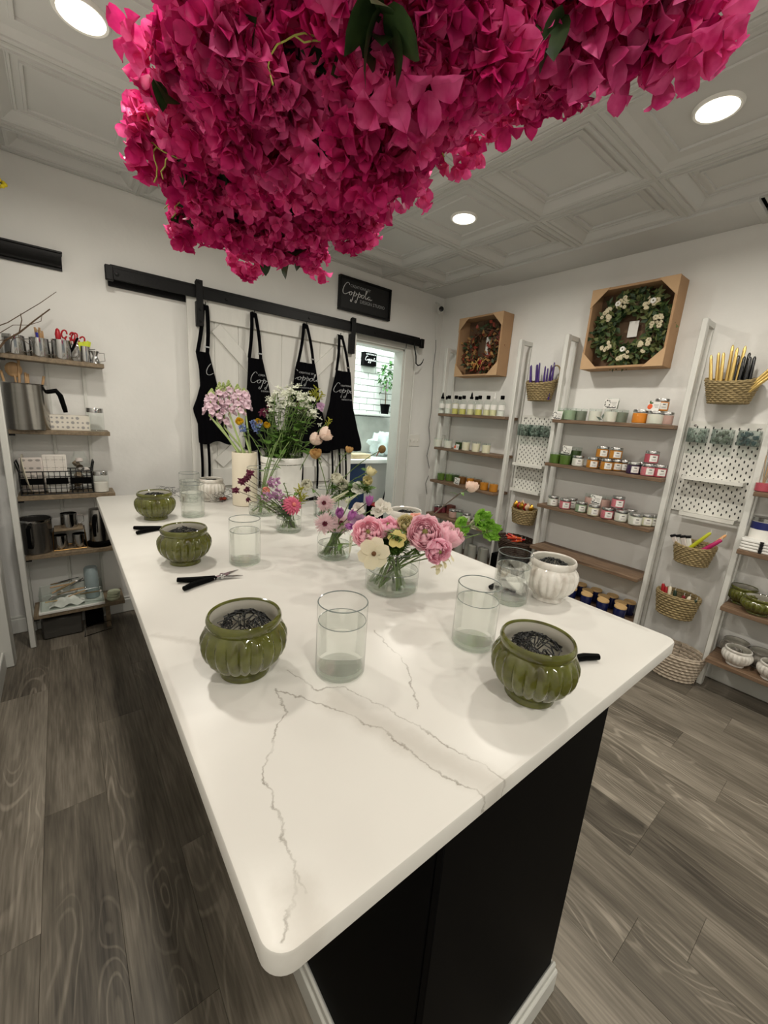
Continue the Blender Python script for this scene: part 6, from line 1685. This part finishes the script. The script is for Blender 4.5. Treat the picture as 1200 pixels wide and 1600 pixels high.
def bez(a, b, c, n=9):
    return [a.lerp(b, t / (n - 1)).lerp(b.lerp(c, t / (n - 1)), t / (n - 1)) for t in range(n)]
LEAFM = {}
def leaf_mesh(kind='posy'):
    if kind not in LEAFM:
        m = MB()
        if kind == 'posy':
            flat_petal(m, 1, .22, 0, .25, .5, 0, 0, .5, 6)
            LEAFM[kind] = m.mesh('leaf', M_leaf2)
        elif kind == 'round':
            flat_petal(m, 1, .36, 0, .2, .4, 0, 0, 1, 6); LEAFM[kind] = m.mesh('leaf', M_leaf2)
        elif kind == 'cut':
            for a in (-1, -.6, -.2, .2, .6, 1): flat_petal(m, .55, .07, a, .2, .3, 0, .3, .5, 4)
            for a in (-.5, .0, .5): flat_petal(m, .9, .08, a, .1, .3, 0, 0.05, .5, 5)
            LEAFM[kind] = m.mesh('leaf', M_leaf2)
        elif kind == 'grey':
            flat_petal(m, 1, .18, 0, .2, .4, 0, 0, .5, 5); LEAFM[kind] = m.mesh('leaf', M_grey)
    return LEAFM[kind]
def flower(label, cat, base, head, kind, size, face=None, bend=.25, sr=.0022, leaves=0, lk='posy', ll=.04, stem=None, group=None, lrange=(.45, .95), zs=1.):
    base, head = Vector(base), Vector(head)
    t = thing(cat.replace(' ', '_'), label, cat, base, 0, group)
    h = head - base
    mid = Vector((h.x * bend, h.y * bend, h.z * .6))
    pts = bez(Vector((0, 0, 0)), mid, h)
    obj('stem', MB().tube(pts, [sr * (1.15 - .3 * i / 8) for i in range(9)], 6), stem or M_stem, t)
    if kind:
        d = Vector(face) if face else (pts[-1] - pts[-2])
        q = d.normalized().to_track_quat('Z', 'Y').to_matrix().to_4x4() @ Matrix.Rotation(RF.uniform(0, 6.28), 4, 'Z')
        parts = bloom(kind); first = None
        for n, me in parts:
            o = obj(n, me, None, t if first is None else first)
            if first is None:
                o.matrix_local = Matrix.Translation(h) @ q @ Matrix.Diagonal((size, size, size * zs, 1)); first = o
    for k in range(leaves):
        f = RF.uniform(*lrange); i = min(7, int(f * 8)); p = pts[i].lerp(pts[i + 1], f * 8 - i)
        a = RF.uniform(0, 6.28)
        obj('leaf', leaf_mesh(lk), None, t, loc=p, rot=(RF.uniform(-.4, .4), RF.uniform(-.7, .2), a), scale=ll * RF.uniform(.7, 1.25))
    return t
def toc(P, up=.35, side=(0, 0, 0)):
    d = (CAM - P).normalized(); return d + Vector((0, 0, up)) + Vector(side)
def vbase(V, r, h=.016):
    a = RF.uniform(0, 6.28); return Vector((V.x + r * cos(a), V.y + r * sin(a), ZT + h))
def vb(V, head, r, h=.016):
    """stem foot on the far side of the vase from the head"""
    d = Vector((head.x - V.x, head.y - V.y)); d = d.normalized() if d.length > .01 else Vector((RF.uniform(-1, 1), 1)).normalized()
    d.rotate(Matrix.Rotation(RF.uniform(-.7, .7), 2)); return Vector((V.x - d.x * r * RF.uniform(.3, 1), V.y - d.y * r * RF.uniform(.3, 1), ZT + h))
# ---- pink ranunculus vase
D1 = depth(V1)
def F1(lab, cat, u, v, dep, kind, px, face=None, **k):
    P = atD(u, v, dep); return flower(lab, cat, vb(V1, P, .06), P, kind, px * dep / FPX, face or toc(P), **k)
g1 = 'flowers in the wide glass vase'
F1('pink ranunculus at left of the wide vase, facing front', 'ranunculus', 575, 832, 1.2, 'ranunculus_pink', 25, None, leaves=3, lk='cut', ll=.05, group=g1)
F1('pink ranunculus seen from the side, second from left', 'ranunculus', 606, 822, 1.28, 'ranunculus_rose', 20, (-.3, -.3, .9), leaves=2, lk='cut', ll=.05, group=g1, zs=1.1)
F1('largest pink ranunculus in the middle right of the vase', 'ranunculus', 664, 832, 1.19, 'ranunculus_pink', 28, None, leaves=3, lk='cut', ll=.05, group=g1)
F1('tall pink ranunculus at right, seen from the side', 'ranunculus', 704, 832, 1.24, 'ranunculus_pink', 22, (.1, -.35, .9), leaves=2, lk='cut', ll=.05, group=g1, zs=1.2)
F1('deep pink ranunculus hanging low at right', 'ranunculus', 686, 861, 1.17, 'ranunculus_rose', 21, (-.35, -.9, -.1), leaves=2, lk='cut', ll=.045, group=g1)
F1('small peach ranunculus behind the largest pink one', 'ranunculus', 653, 809, 1.3, 'ranunculus_peach', 13, (0, -.2, 1), leaves=1, lk='cut', ll=.045, group=g1)
F1('cream rose between the pink ranunculus heads', 'rose', 634, 818, 1.27, 'rose_cream', 14, None, leaves=1, group=g1)
F1('cream rose low behind the yellow pansy', 'rose', 640, 838, 1.25, 'rose_cream', 11, None, leaves=1, group=g1)
F1('pale yellow pansy with dark eye in the wide vase', 'pansy', 620, 843, 1.2, 'pansy', 14, None, leaves=1, group=g1)
F1('cream anemone hanging over the vase rim at left', 'anemone', 584, 865, 1.16, 'anemone', 23, (-.5, -.8, .25), leaves=1, lk='cut', ll=.04, group=g1)
F1('cream snapdragon hanging below the pink ranunculus', 'snapdragon', 702, 868, 1.2, 'snap', 13, (.3, -.3, .6), group=g1)
F1('blush rose bud on a long stem rising to the right', 'rose', 738, 758, 1.34, 'rose_blush', 10, (.1, -.1, 1), leaves=3, group=g1, lrange=(.8, .97), ll=.03, stem=M_stemd)
for k, (u, v, s) in enumerate([(724, 822, 14), (757, 812, 16), (769, 829, 16)]):
    F1('bright green bell flower at right of the vase, ' + ('left', 'upper', 'lower right')[k] + ' one', 'bell flower', u, v, 1.27 + .01 * k, 'green_bell', s, (.2 - .2 * k, -.8, .3), group=g1)
F1('white bud between green bells', 'bud', 741, 820, 1.29, 'rose_white', 7, None, group=g1)
for k in range(9):
    P = Vector((V1.x + RF.uniform(-.07, .07), V1.y + RF.uniform(-.07, .07), ZT + RF.uniform(.15, .2)))
    flower('leafy green stem in the wide vase among ranunculus', 'stem', vb(V1, P, .06), P, None, 0, leaves=6, lk='cut', ll=.05, group='leafy stems in the wide vase', lrange=(.6, .98))
# ---- mauve chrysanthemum vase
def F2(lab, cat, u, v, dep, kind, px, face=None, **k):
    P = atD(u, v, dep); return flower(lab, cat, vb(V2, P, .04), P, kind, px * dep / FPX, face or toc(P), group='flowers in the ribbed vase', **k)
F2('pale chrysanthemum with dark eye at upper left of ribbed vase', 'chrysanthemum', 507, 786, 1.5, 'chrysanthemum', 15, (-.7, -.7, .3), leaves=1)
F2('mauve chrysanthemum at lower left of ribbed vase', 'chrysanthemum', 508, 818, 1.45, 'chrysanthemum', 18, (-.6, -.8, .1), leaves=1)
F2('mauve chrysanthemum half hidden behind violet cups', 'chrysanthemum', 533, 818, 1.5, 'chrysanthemum', 17, None, leaves=1)
F2('violet cup flower left of the pair', 'cup flower', 531, 803, 1.46, 'purple_cup', 12, (-.3, -.4, .9))
F2('violet cup flower right of the pair', 'cup flower', 549, 806, 1.44, 'purple_cup', 12, (.3, -.4, .8))
F2('violet cup flower low beside the ranunculus', 'cup flower', 545, 822, 1.43, 'purple_cup', 10, (.2, -.8, .1))
F2('violet tulip-like flower standing above the others', 'cup flower', 577, 783, 1.5, 'purple_cup', 11, (.0, -.2, 1), stem=M_stemd)
F2('pink floret cluster behind the ranunculus', 'cup flower', 560, 815, 1.5, 'mauve_floret', 14, None)
F2('creamy white spike behind violet cups', 'spike', 530, 776, 1.6, 'white_spike', 16, (.8, -.2, .5))
F2('second creamy white spike leaning right', 'spike', 550, 778, 1.62, 'white_spike', 13, (.9, .1, .4))
F2('green and white spike drooping at right of ribbed vase', 'spike', 548, 850, 1.42, 'white_spike', 14, (-.3, -.3, -.9), leaves=1)
for k, (u, v) in enumerate([(560, 795), (590, 800), (603, 795), (568, 850), (595, 790)]):
    F2('small white filler flower behind the ranunculus, ' + ('first', 'second', 'third', 'fourth', 'fifth')[k] + ' from left', 'filler flower', u, v, 1.52, 'white_floret', 10)
for k in range(6):
    P = Vector((V2.x + RF.uniform(-.05, .05), V2.y + RF.uniform(-.05, .05), ZT + RF.uniform(.11, .16)))
    flower('leafy stem in the ribbed vase under mauve flowers', 'stem', vb(V2, P, .04), P, None, 0, leaves=4, ll=.035, group='leafy stems in the ribbed vase', lrange=(.6, .98))
# ---- dark posy
def F3(lab, cat, u, v, dep, kind, px, face=None, **k):
    P = atD(u, v, dep); return flower(lab, cat, vb(V3, P, .035), P, kind, px * dep / FPX, face or toc(P), group='flowers in the small posy vase', **k)
F3('bright pink aster at front of the small posy', 'aster', 458, 789, 1.74, 'aster', 16, (.1, -.8, .4), leaves=2)
F3('tall green yellow goldenrod in the small posy', 'goldenrod', 468, 768, 1.8, 'goldenrod', 17, (-.1, -.1, 1), leaves=2)
F3('goldenrod leaning right in the small posy', 'goldenrod', 474, 778, 1.78, 'goldenrod', 12, (.5, -.2, .8))
for k, (u, v, s) in enumerate([(391, 740, 8), (378, 752, 8), (385, 748, 7), (368, 766, 7), (386, 765, 6), (388, 781, 5)]):
    F3('wine red scabiosa on long stem reaching left, ' + ('topmost', 'upper left', 'upper middle', 'far left', 'small dark', 'lowest')[k] + ' one', 'scabiosa', u, v, 1.7 + .01 * k, 'scabiosa', s, (-.6, -.5, .6), stem=M_stemd, sr=.0015)
F3('mauve floret left of the pink aster', 'floret', 417, 777, 1.76, 'mauve_cluster', 9)
F3('mauve floret near the middle of the posy', 'floret', 432, 771, 1.77, 'mauve_cluster', 9)
F3('pale mauve floret at top of the posy', 'floret', 428, 753, 1.84, 'mauve_cluster', 10)
F3('peach floret in the posy middle', 'floret', 416, 766, 1.8, 'ranunculus_peach', 6)
F3('dull mauve floret low in the posy', 'floret', 442, 780, 1.75, 'mauve_cluster', 8)
F3('dark green sprig at top of the posy', 'sprig', 443, 755, 1.85, None, 1, leaves=12, lk='grey', ll=.025, lrange=(.6, 1))
for k in range(12):
    P = atD(RF.uniform(398, 455), RF.uniform(772, 795), RF.uniform(1.72, 1.86))
    F = flower('grey green leafy sprig filling the small posy', 'sprig', vb(V3, P, .03), P, None, 0, leaves=9, lk='grey', ll=.03, group='grey sprigs in the posy', lrange=(.5, .99), sr=.0014)
for k in range(4):
    P = Vector((V3.x + .02 * k - .02, V3.y - .01, ZT + .13))
    flower('green leafy stem in the small posy vase', 'stem', vb(V3, P, .03), P, None, 0, leaves=5, ll=.05, group='green stems in the posy vase', lrange=(.35, .95))
# ---- white roses
def F5(lab, cat, u, v, dep, kind, px, face=None, **k):
    P = atD(u, v, dep); return flower(lab, cat, vb(V5, P, .035), P, kind, px * dep / FPX, face or toc(P), group='flowers in the collared vase', **k)
for lab, u, v, kd, s, fc in [('white rose at far left of the collared vase', 479, 757, 'rose_white', 9, (-.6, -.4, .5)), ('tan withered rose above the collared vase', 493, 707, 'rose_tan', 9, (-.2, -.3, 1)), ('white rose left of centre above collared vase', 526, 746, 'rose_white', 9, (-.2, -.4, .9)), ('white rose with curled edge in the centre', 535, 757, 'rose_white', 9, None), ('white rose at upper right of the collared vase', 581, 735, 'rose_cream', 8, (.3, -.3, .8)), ('cream rose at right of the collared vase', 574, 751, 'rose_cream', 8, None), ('white flower below the right roses', 560, 764, 'white_floret', 11, None), ('opening tan bud beside the doorway', 546, 701, 'rose_tan', 6, (.2, -.1, 1))]:
    F5(lab, 'rose', u, v, 2.05, kd, s, fc, leaves=4, lk='cut' if u > 530 else 'posy', ll=.045, lrange=(.75, .98))
F5('brown dried bud on a long stem at upper right', 'dried bud', 597, 702, 2.08, 'dried_bud', 8, (.3, -.1, .9))
for k in range(10):
    P = atD(RF.uniform(535, 588), RF.uniform(752, 778), RF.uniform(2.0, 2.12))
    flower('feathery green leaf stem around the white roses', 'stem', vb(V5, P, .03), P, None, 0, leaves=6, lk='cut', ll=.05, group='feathery stems with the roses', lrange=(.7, 1))
# ---- pink stock in the cream vase
ST = [(331, 609, 641), (343, 599, 650), (357, 596, 640), (371, 602, 640), (381, 608, 632), (349, 600, 660)]
for k, (u, v0, v1) in enumerate(ST):
    dep = depth(VC) - .02 + .03 * (k % 3)
    top, low = atD(u, v0, dep), atD(u + (-4 if k < 2 else 2), v1 + 8, dep)
    base = Vector((VC.x + .025 * cos(k), VC.y + .025 * sin(k), ZT + .03))
    t = thing('stock_flower', 'pale pink stock flower in cream vase, ' + ('far left', 'second from left', 'tall middle', 'right of middle', 'far right', 'low front')[k], 'stock', base, 0, 'pink stock in the cream vase')
    rim = Vector((VC.x + .035 * cos(k * 1.1 + 2), VC.y + .035 * sin(k * 1.1 + 2), ZT + .29)) - base
    pts = [Vector((0, 0, 0)), rim, (low - base).lerp(rim, .3), low - base, top - base]
    obj('stem', MB().tube(pts, [.006, .0058, .0055, .005, .002], 7), mat('stock_stem', (146, 164, 104), .5, var=.1), t)
    me = bloom('stock_floret')[0][1]
    n = 17
    for j in range(n):
        f = j / n; p = (low - base).lerp(top - base, f * .82); a = j * 2.4; rr = .034 * (1 - .35 * f)
        d = Vector((cos(a), sin(a), .25))
        o = obj('floret', me, None, t)
        o.matrix_local = Matrix.Translation(p + d * rr * .8) @ d.to_track_quat('Z', 'Y').to_matrix().to_4x4() @ Matrix.Diagonal((.018, .018, .018, 1))
    bm2 = MB()
    for j in range(16):
        f = j / 16; p = (low - base).lerp(top - base, .78 + .26 * f); a = j * 2.4
        bm2.ball(p + Vector((cos(a), sin(a), .3)) * .013 * (1.1 - f), .0075 * (1.15 - .6 * f), 7, 5, (1, 1, 1.2))
    obj('buds', bm2, petal_mat('stock_bud', (142, 160, 92), (186, 194, 140), .6, .1), t)
# ---- bucket bouquet
DB = depth(VB)
def FB(lab, cat, u, v, ddep, kind, px, face=None, **k):
    P = atD(u, v, DB + ddep); b = vbase(VB, .07, .02)
    return flower(lab, cat, b, P, kind, px * (DB + ddep) / FPX, face or toc(P, .6), group='flowers in the white bucket', bend=.12, **k)
n_ = 0
ords = ['one', 'two', 'three', 'four', 'five', 'six', 'seven', 'eight', 'nine', 'ten', 'eleven', 'twelve', 'thirteen', 'fourteen', 'fifteen', 'sixteen', 'seventeen', 'eighteen', 'nineteen', 'twenty', 'twenty one', 'twenty two', 'twenty three', 'twenty four', 'twenty five', 'twenty six', 'twenty seven', 'twenty eight', 'twenty nine', 'thirty', 'thirty one', 'thirty two', 'thirty three', 'thirty four']
spots = []
for k in range(34):
    t_ = k / 33; u = 420 + 74 * t_ + RF.uniform(-7, 7); v = 655 - 42 * sin(pi * min(1, .25 + t_ * .6)) + RF.uniform(-6, 22)
    spots.append((u, v))
spots.sort()
me = bloom('white_star')[0][1]
for k, (u, v) in enumerate(spots):
    t = FB('white nigella-like sprig in the bucket, number ' + ords[k] + ' from left', 'nigella', u, v, RF.uniform(-.12, .12), None, 1, leaves=9, lk='grey' if k % 2 else 'cut', ll=.03, lrange=(.72, 1), sr=.0018)
    h = atD(u, v, DB) - t.location
    for j in range(4):
        d = (rvec(RF) + Vector((0, 0, .5))).normalized()
        o = obj('floret', me, None, t); o.matrix_local = Matrix.Translation(h + d * RF.uniform(.01, .04)) @ d.to_track_quat('Z', 'Y').to_matrix().to_4x4() @ Matrix.Diagonal((.017, .017, .017, 1))
for k in range(22):
    u = RF.uniform(404, 475); v = RF.uniform(655, 700)
    FB('broad leafy stem low in the white bucket', 'stem', u, v, RF.uniform(-.12, .05), None, 1, leaves=8, lk='round' if k % 3 else 'cut', ll=.05, lrange=(.7, 1))
for lab, cat, u, v, kd, s, fc in [('pale blue cluster at left of the bucket', 'delphinium', 401, 668, 'blue_cluster', 9, None), ('pale blue cluster right of the yellow ranunculus', 'delphinium', 405, 663, 'blue_cluster', 6, None), ('upper pale blue cluster in the bucket', 'delphinium', 396, 662, 'blue_cluster', 6, None), ('blue cluster nearest the pink stock', 'delphinium', 379, 670, 'blue_cluster', 7, None), ('yellow rose beside blue flowers', 'rose', 404, 660, 'rose_yellow', 6, None), ('yellow rose behind the pink stock stems', 'rose', 374, 658, 'rose_yellow', 6, None), ('yellow bloom lower in the bucket', 'rose', 417, 664, 'rose_yellow', 5, None), ('wine red bloom at upper left of the bucket', 'scabiosa', 412, 645, 'scabiosa', 9, None), ('wine red bloom against the third apron', 'scabiosa', 470, 634, 'scabiosa', 11, None), ('small wine bloom above the left white flowers', 'scabiosa', 421, 635, 'scabiosa', 6, None), ('goldenrod at top right of the bucket', 'goldenrod', 494, 612, 'goldenrod', 14, (.2, 0, 1)), ('goldenrod beside the top right one', 'goldenrod', 486, 618, 'goldenrod', 11, (0, 0, 1)), ('goldenrod leaning right at top of bucket', 'goldenrod', 502, 618, 'goldenrod', 11, (.6, 0, .8)), ('small mauve bell at right of bucket', 'bell', 501, 636, 'mauve_floret', 7, None), ('blush rose right of the bucket, lower', 'rose', 495, 685, 'rose_blush', 10, (.5, -.3, .4)), ('blush rose right of the bucket, upper', 'rose', 511, 677, 'rose_blush', 11, (.6, -.3, .4)), ('small green umbel beside the blush roses', 'umbel', 514, 658, 'goldenrod', 9, (.3, 0, 1))]:
    FB(lab, cat, u, v, -.1 if cat in ('rose', 'delphinium') else .02, kd, s, fc, leaves=2, lk='round', ll=.045, lrange=(.6, .9))
# ---- green stems in the tall flared vase
for k, (u, v) in enumerate([(432, 690), (440, 676), (424, 700), (452, 690), (446, 706)]):
    P = atD(u, v, depth(V4) + .02 * k)
    flower('tall green stem leaning out of the flared vase, ' + ords[k], 'stem', vb(V4, P, .035), P, None, 0, leaves=3, ll=.035, sr=.0028, group='stems in the flared vase', lrange=(.5, .98))
for k in range(6):
    P = Vector((V4.x + .03 * cos(k), V4.y + .03 * sin(k), ZT + .06 + .01 * k))
    flower('short bent green stem lying in the flared vase', 'stem', Vector((V4.x - .045 * cos(k), V4.y - .045 * sin(k), ZT + .018)), P, None, 0, sr=.003, group='short stems in flared vase')
# ================================================================ bougainvillea hung from the ceiling
M_bract = petal_mat('magenta_bract', (168, 16, 88), (208, 48, 120), .5, .35, .22)
M_bract2 = petal_mat('pink_bract', (202, 44, 118), (236, 104, 164), .5, .35, .2)
M_bleaf = petal_mat('dark_vine_leaf', (30, 46, 26), (50, 68, 36), .4, .15, .25)
M_tend = mat('lime_tendril', (150, 156, 66), .6, var=.15)
M_tube = mat('pale_flower_tube', (232, 200, 196), .6)
def bract_cluster(seed, n):
    r = random.Random(seed); m = MB()
    for i in range(n):
        c_ = rvec(r) * .023; c_.z = abs(c_.z); ax = (c_.normalized() + rvec(r) * .3 + Vector((0, 0, .3))).normalized()
        Q = Matrix.Translation(c_) @ ax.to_track_quat('Z', 'Y').to_matrix().to_4x4() @ Matrix.Rotation(r.uniform(0, 6), 4, 'Z')
        q = MB(); L = r.uniform(.026, .034); op = r.uniform(.35, 1.0)
        for j in range(3):
            a = j * 2 * pi / 3; ca, sa = cos(a), sin(a)
            def fn(u, v):
                uu = (u - .5) * 2; w = .0135 * (sin(pi * min(1, .1 + .9 * v)) ** .65) * (1 - .25 * v)
                el = op + .5 * v * (1 - v) * 2
                rad = .002 + L * v * cos(el); z = L * v * sin(el) + .22 * w * uu * uu * 3 + .0012 * sin(9 * v + 4 * uu + i)
                return (rad * ca - uu * w * sa, rad * sa + uu * w * ca, z)
            q.grid(fn, 3, 5)
        m.merge(q, Q)
    return m
CL = []
for s in range(8): CL.append(bract_cluster(200 + s, 4 + s % 3))
CLM = [recalc(c.mesh('flower_cluster', M_bract if i % 2 else M_bract2)) for i, c in enumerate(CL)]
tube_mb = MB()
for k in range(3): tube_mb.tube([(.004 * cos(k * 2), .004 * sin(k * 2), 0), (.006 * cos(k * 2), .006 * sin(k * 2), .022)], .0009, 4).ball((.006 * cos(k * 2), .006 * sin(k * 2), .023), .0022, 6, 4)
TUBE = tube_mb.mesh('flower_tube', M_tube)
vine = thing('bougainvillea', 'large magenta bougainvillea hanging below the ceiling over the island', 'plant', (.45, .75, ZC))
VO = Vector((.45, .75, ZC))
BLOBS = [(345, 190, 76), (450, 130, 120), (425, 285, 100), (335, 310, 62), (462, 345, 46), (560, 90, 120), (530, 240, 84), (652, 92, 74), (708, 172, 27), (620, 205, 58), (292, 215, 32), (285, 112, 22), (398, 372, 25), (385, 402, 12), (480, 385, 17), (492, 404, 9), (552, 347, 19), (572, 350, 8), (528, 335, 26), (778, -8, 38), (360, 80, 56), (400, 40, 80), (640, 20, 90), (720, 40, 70), (870, -8, 30), (852, 122, 26), (803, 142, 17), (900, 108, 20), (925, 65, 10), (985, 2, 26), (1040, 10, 22), (1062, 32, 9), (930, -5, 26), (618, 268, 18), (640, 262, 12), (736, 208, 12), (260, 206, 22), (230, 196, 11), (300, 340, 30), (425, 330, 60), (512, 305, 62), (380, 240, 90), (310, 158, 34), (300, 260, 45), (272, 255, 20)]
def bdist(u, v): return .68 + .0012 * max(v, 0) + .00018 * abs(u - 600) + (.05 if u > 780 else 0)
RB_ = random.Random(55)
pts_front, pts_back = [], []
for (u, v, pr) in BLOBS:
    dd = bdist(u, v); d = ray(u, v); c_ = CAM + d.normalized() * dd
    R_ = max(.004, pr * dd / FPX - .05)
    tocam = (CAM - c_).normalized()
    for k in range(1 + int(pr * pr / 480)):            # sprays that stand out from the bunch
        q = rvec(RB_)
        if q.dot(tocam) < -.2: q = q - 2 * q.dot(tocam) * tocam
        sc_p = c_ + q * R_ * RB_.uniform(.7, 1.12)
        for j in range(RB_.randint(4, 6) if pr > 20 else 2):
            e = Vector((RB_.gauss(0, .015), RB_.gauss(0, .015), RB_.gauss(0, .017)))
            pts_front.append((sc_p + e, (q + e * 18).normalized()))
    for k in range(int(2 + pr * pr / 115)):
        q = rvec(RB_); pts_back.append((c_ + q * R_ * RB_.uniform(.3, .85) - tocam * R_ * .2, q))
pts_front = [a for a in pts_front if a[0].z < ZC - .05]; pts_back = [a for a in pts_back if a[0].z < ZC - .05]
RB_.shuffle(pts_front)
pts_front.sort(key=lambda a: depth(a[0]) + RB_.uniform(-.25, .25))
def cl_mat(p, q, s):
    d = (q * .8 + Vector((0, 0, -.45)) + rvec(RB_) * .35).normalized()
    return Matrix.Translation(p - VO) @ d.to_track_quat('Z', 'Y').to_matrix().to_4x4() @ Matrix.Rotation(RB_.uniform(0, 6), 4, 'Z') @ Matrix.Diagonal((s, s, s, 1))
sel, rest = pts_front[:300], pts_front[300:] + pts_back
for i, (p, q) in enumerate(sel):
    o = obj('flower_cluster', CLM[i % 8], None, vine); s = RB_.uniform(.72, 1.1) * (1.08 - .3 * min(1, max(0, depth(p) - .6) / .5)); o.matrix_local = cl_mat(p, q, s)
    if i % 4 == 0:
        for k in range(1): obj('flower_tube', TUBE, None, o, loc=rvec(RB_) * .02, rot=(RB_.uniform(-1, 1), RB_.uniform(-1, 1), 0), scale=.7)
mass = [MB(), MB()]
for i, (p, q) in enumerate(rest):
    mass[i % 2].merge(CL[i % 8], cl_mat(p, q, RB_.uniform(.65, 1.0)))
for k in (0, 1):
    o = obj('flower_mass', mass[k].mesh('flower_mass', (M_bract, M_bract2)[k]), None, vine); o['kind'] = 'stuff'
lmass = MB()  # dark leaves added inside the bunch to stand for shade in the gaps
for (u, v, pr) in BLOBS:
    if pr < 30: continue
    dd = bdist(u, v); c_ = CAM + ray(u, v).normalized() * dd; R_ = max(.006, pr * dd / FPX - .032)
    for k in range(int(pr * pr / 75)):
        q = rvec(RB_); p = c_ + q * R_ * RB_.uniform(.5, .95)
        if p.z < ZC - .06: leaf_mb(lmass, p - VO, (q + rvec(RB_) * .5).normalized(), rvec(RB_), .05, .016)
o = obj('gap_shade_leaf_mass', lmass, M_bleaf, vine); o['kind'] = 'stuff'
# leaves
lf = MB()
flat_petal(lf, .05, .017, 0, .1, .4, 0, 0, .5, 6)
LFM = lf.mesh('leaf', M_bleaf)
LEAFPX = [(247, 132), (258, 150), (270, 225), (590, 60), (575, 30), (545, 115), (560, 130), (600, 40), (640, 160), (605, 235), (660, 130), (430, 90), (470, 100), (880, 15), (865, 28), (455, 395), (420, 398), (400, 160), (500, 70), (330, 250), (350, 270), (700, 110), (560, 210), (615, 240), (520, 320), (365, 245), (420, 300), (840, 95), (480, 200), (655, 140), (585, 75), (570, 90), (530, 110)]
for k, (u, v) in enumerate(LEAFPX):
    for j in range(2):
        p = CAM + ray(u + RB_.uniform(-8, 8), v + RB_.uniform(-8, 8)).normalized() * (bdist(u, v) - .06 * (j == 0) - .02)
        # keep the sprays on the skin of the nearest bunch
        near = min(BLOBS, key=lambda b: (b[0] - u) ** 2 + (b[1] - v) ** 2 - b[2] ** 2)
        obj('leaf', LFM, None, vine, loc=p - VO, rot=(RB_.uniform(-1, 1), RB_.uniform(.2, 1.4), RB_.uniform(0, 6.28)), scale=RB_.uniform(.55, 1.1))
for k, (u, v) in enumerate([(560, 75), (590, 50), (605, 25), (555, 125), (600, 95)]):
    for j in range(5):
        p = CAM + ray(u + RB_.uniform(-20, 20), v + RB_.uniform(-20, 20)).normalized() * (bdist(u, v) - .1)
        obj('leaf', LFM, None, vine, loc=p - VO, rot=(RB_.uniform(-1, 1), RB_.uniform(.2, 1.2), RB_.uniform(0, 6.28)), scale=RB_.uniform(.7, 1.15))
# tendrils and woody vines
for k, (u, v) in enumerate([(440, 210), (420, 195), (265, 215), (245, 230), (400, 90), (460, 55), (520, 85), (300, 300), (350, 200), (560, 165), (640, 210), (730, 60), (500, 230), (390, 205)]):
    td = MB()
    for j in range(3):
        p = CAM + ray(u, v).normalized() * (bdist(u, v) - .085); a = RB_.uniform(0, 6.28); q = []
        for i in range(7):
            q.append(p.copy() - VO); a += RB_.uniform(-.7, .9); p = p + cr * .011 * cos(a) + cu * .009 * sin(a) + cf * RB_.uniform(-.003, .006)
        td.tube(q, .0011, 4)
    obj('tendril', td, M_tend, vine)
for k, pl_ in enumerate([[(330, 200), (300, 60)], [(450, 250), (470, 20)], [(560, 200), (580, -40)], [(700, 120), (720, -60)], [(850, 100), (800, -60)], [(1000, 20), (900, -80)]]):
    (u, v), (u2, v2) = pl_
    a = CAM + ray(u, v).normalized() * (bdist(u, v) + .03); b = CAM + ray(u2, max(v2, -60)).normalized() * (bdist(u2, 0) + .12); c_ = Vector((b.x * .9 + .1, b.y + .15, ZC - .012))
    obj('woody_vine', MB().tube([x - VO for x in bez(a, b, c_, 10)], .006, 7), M_twig, vine)
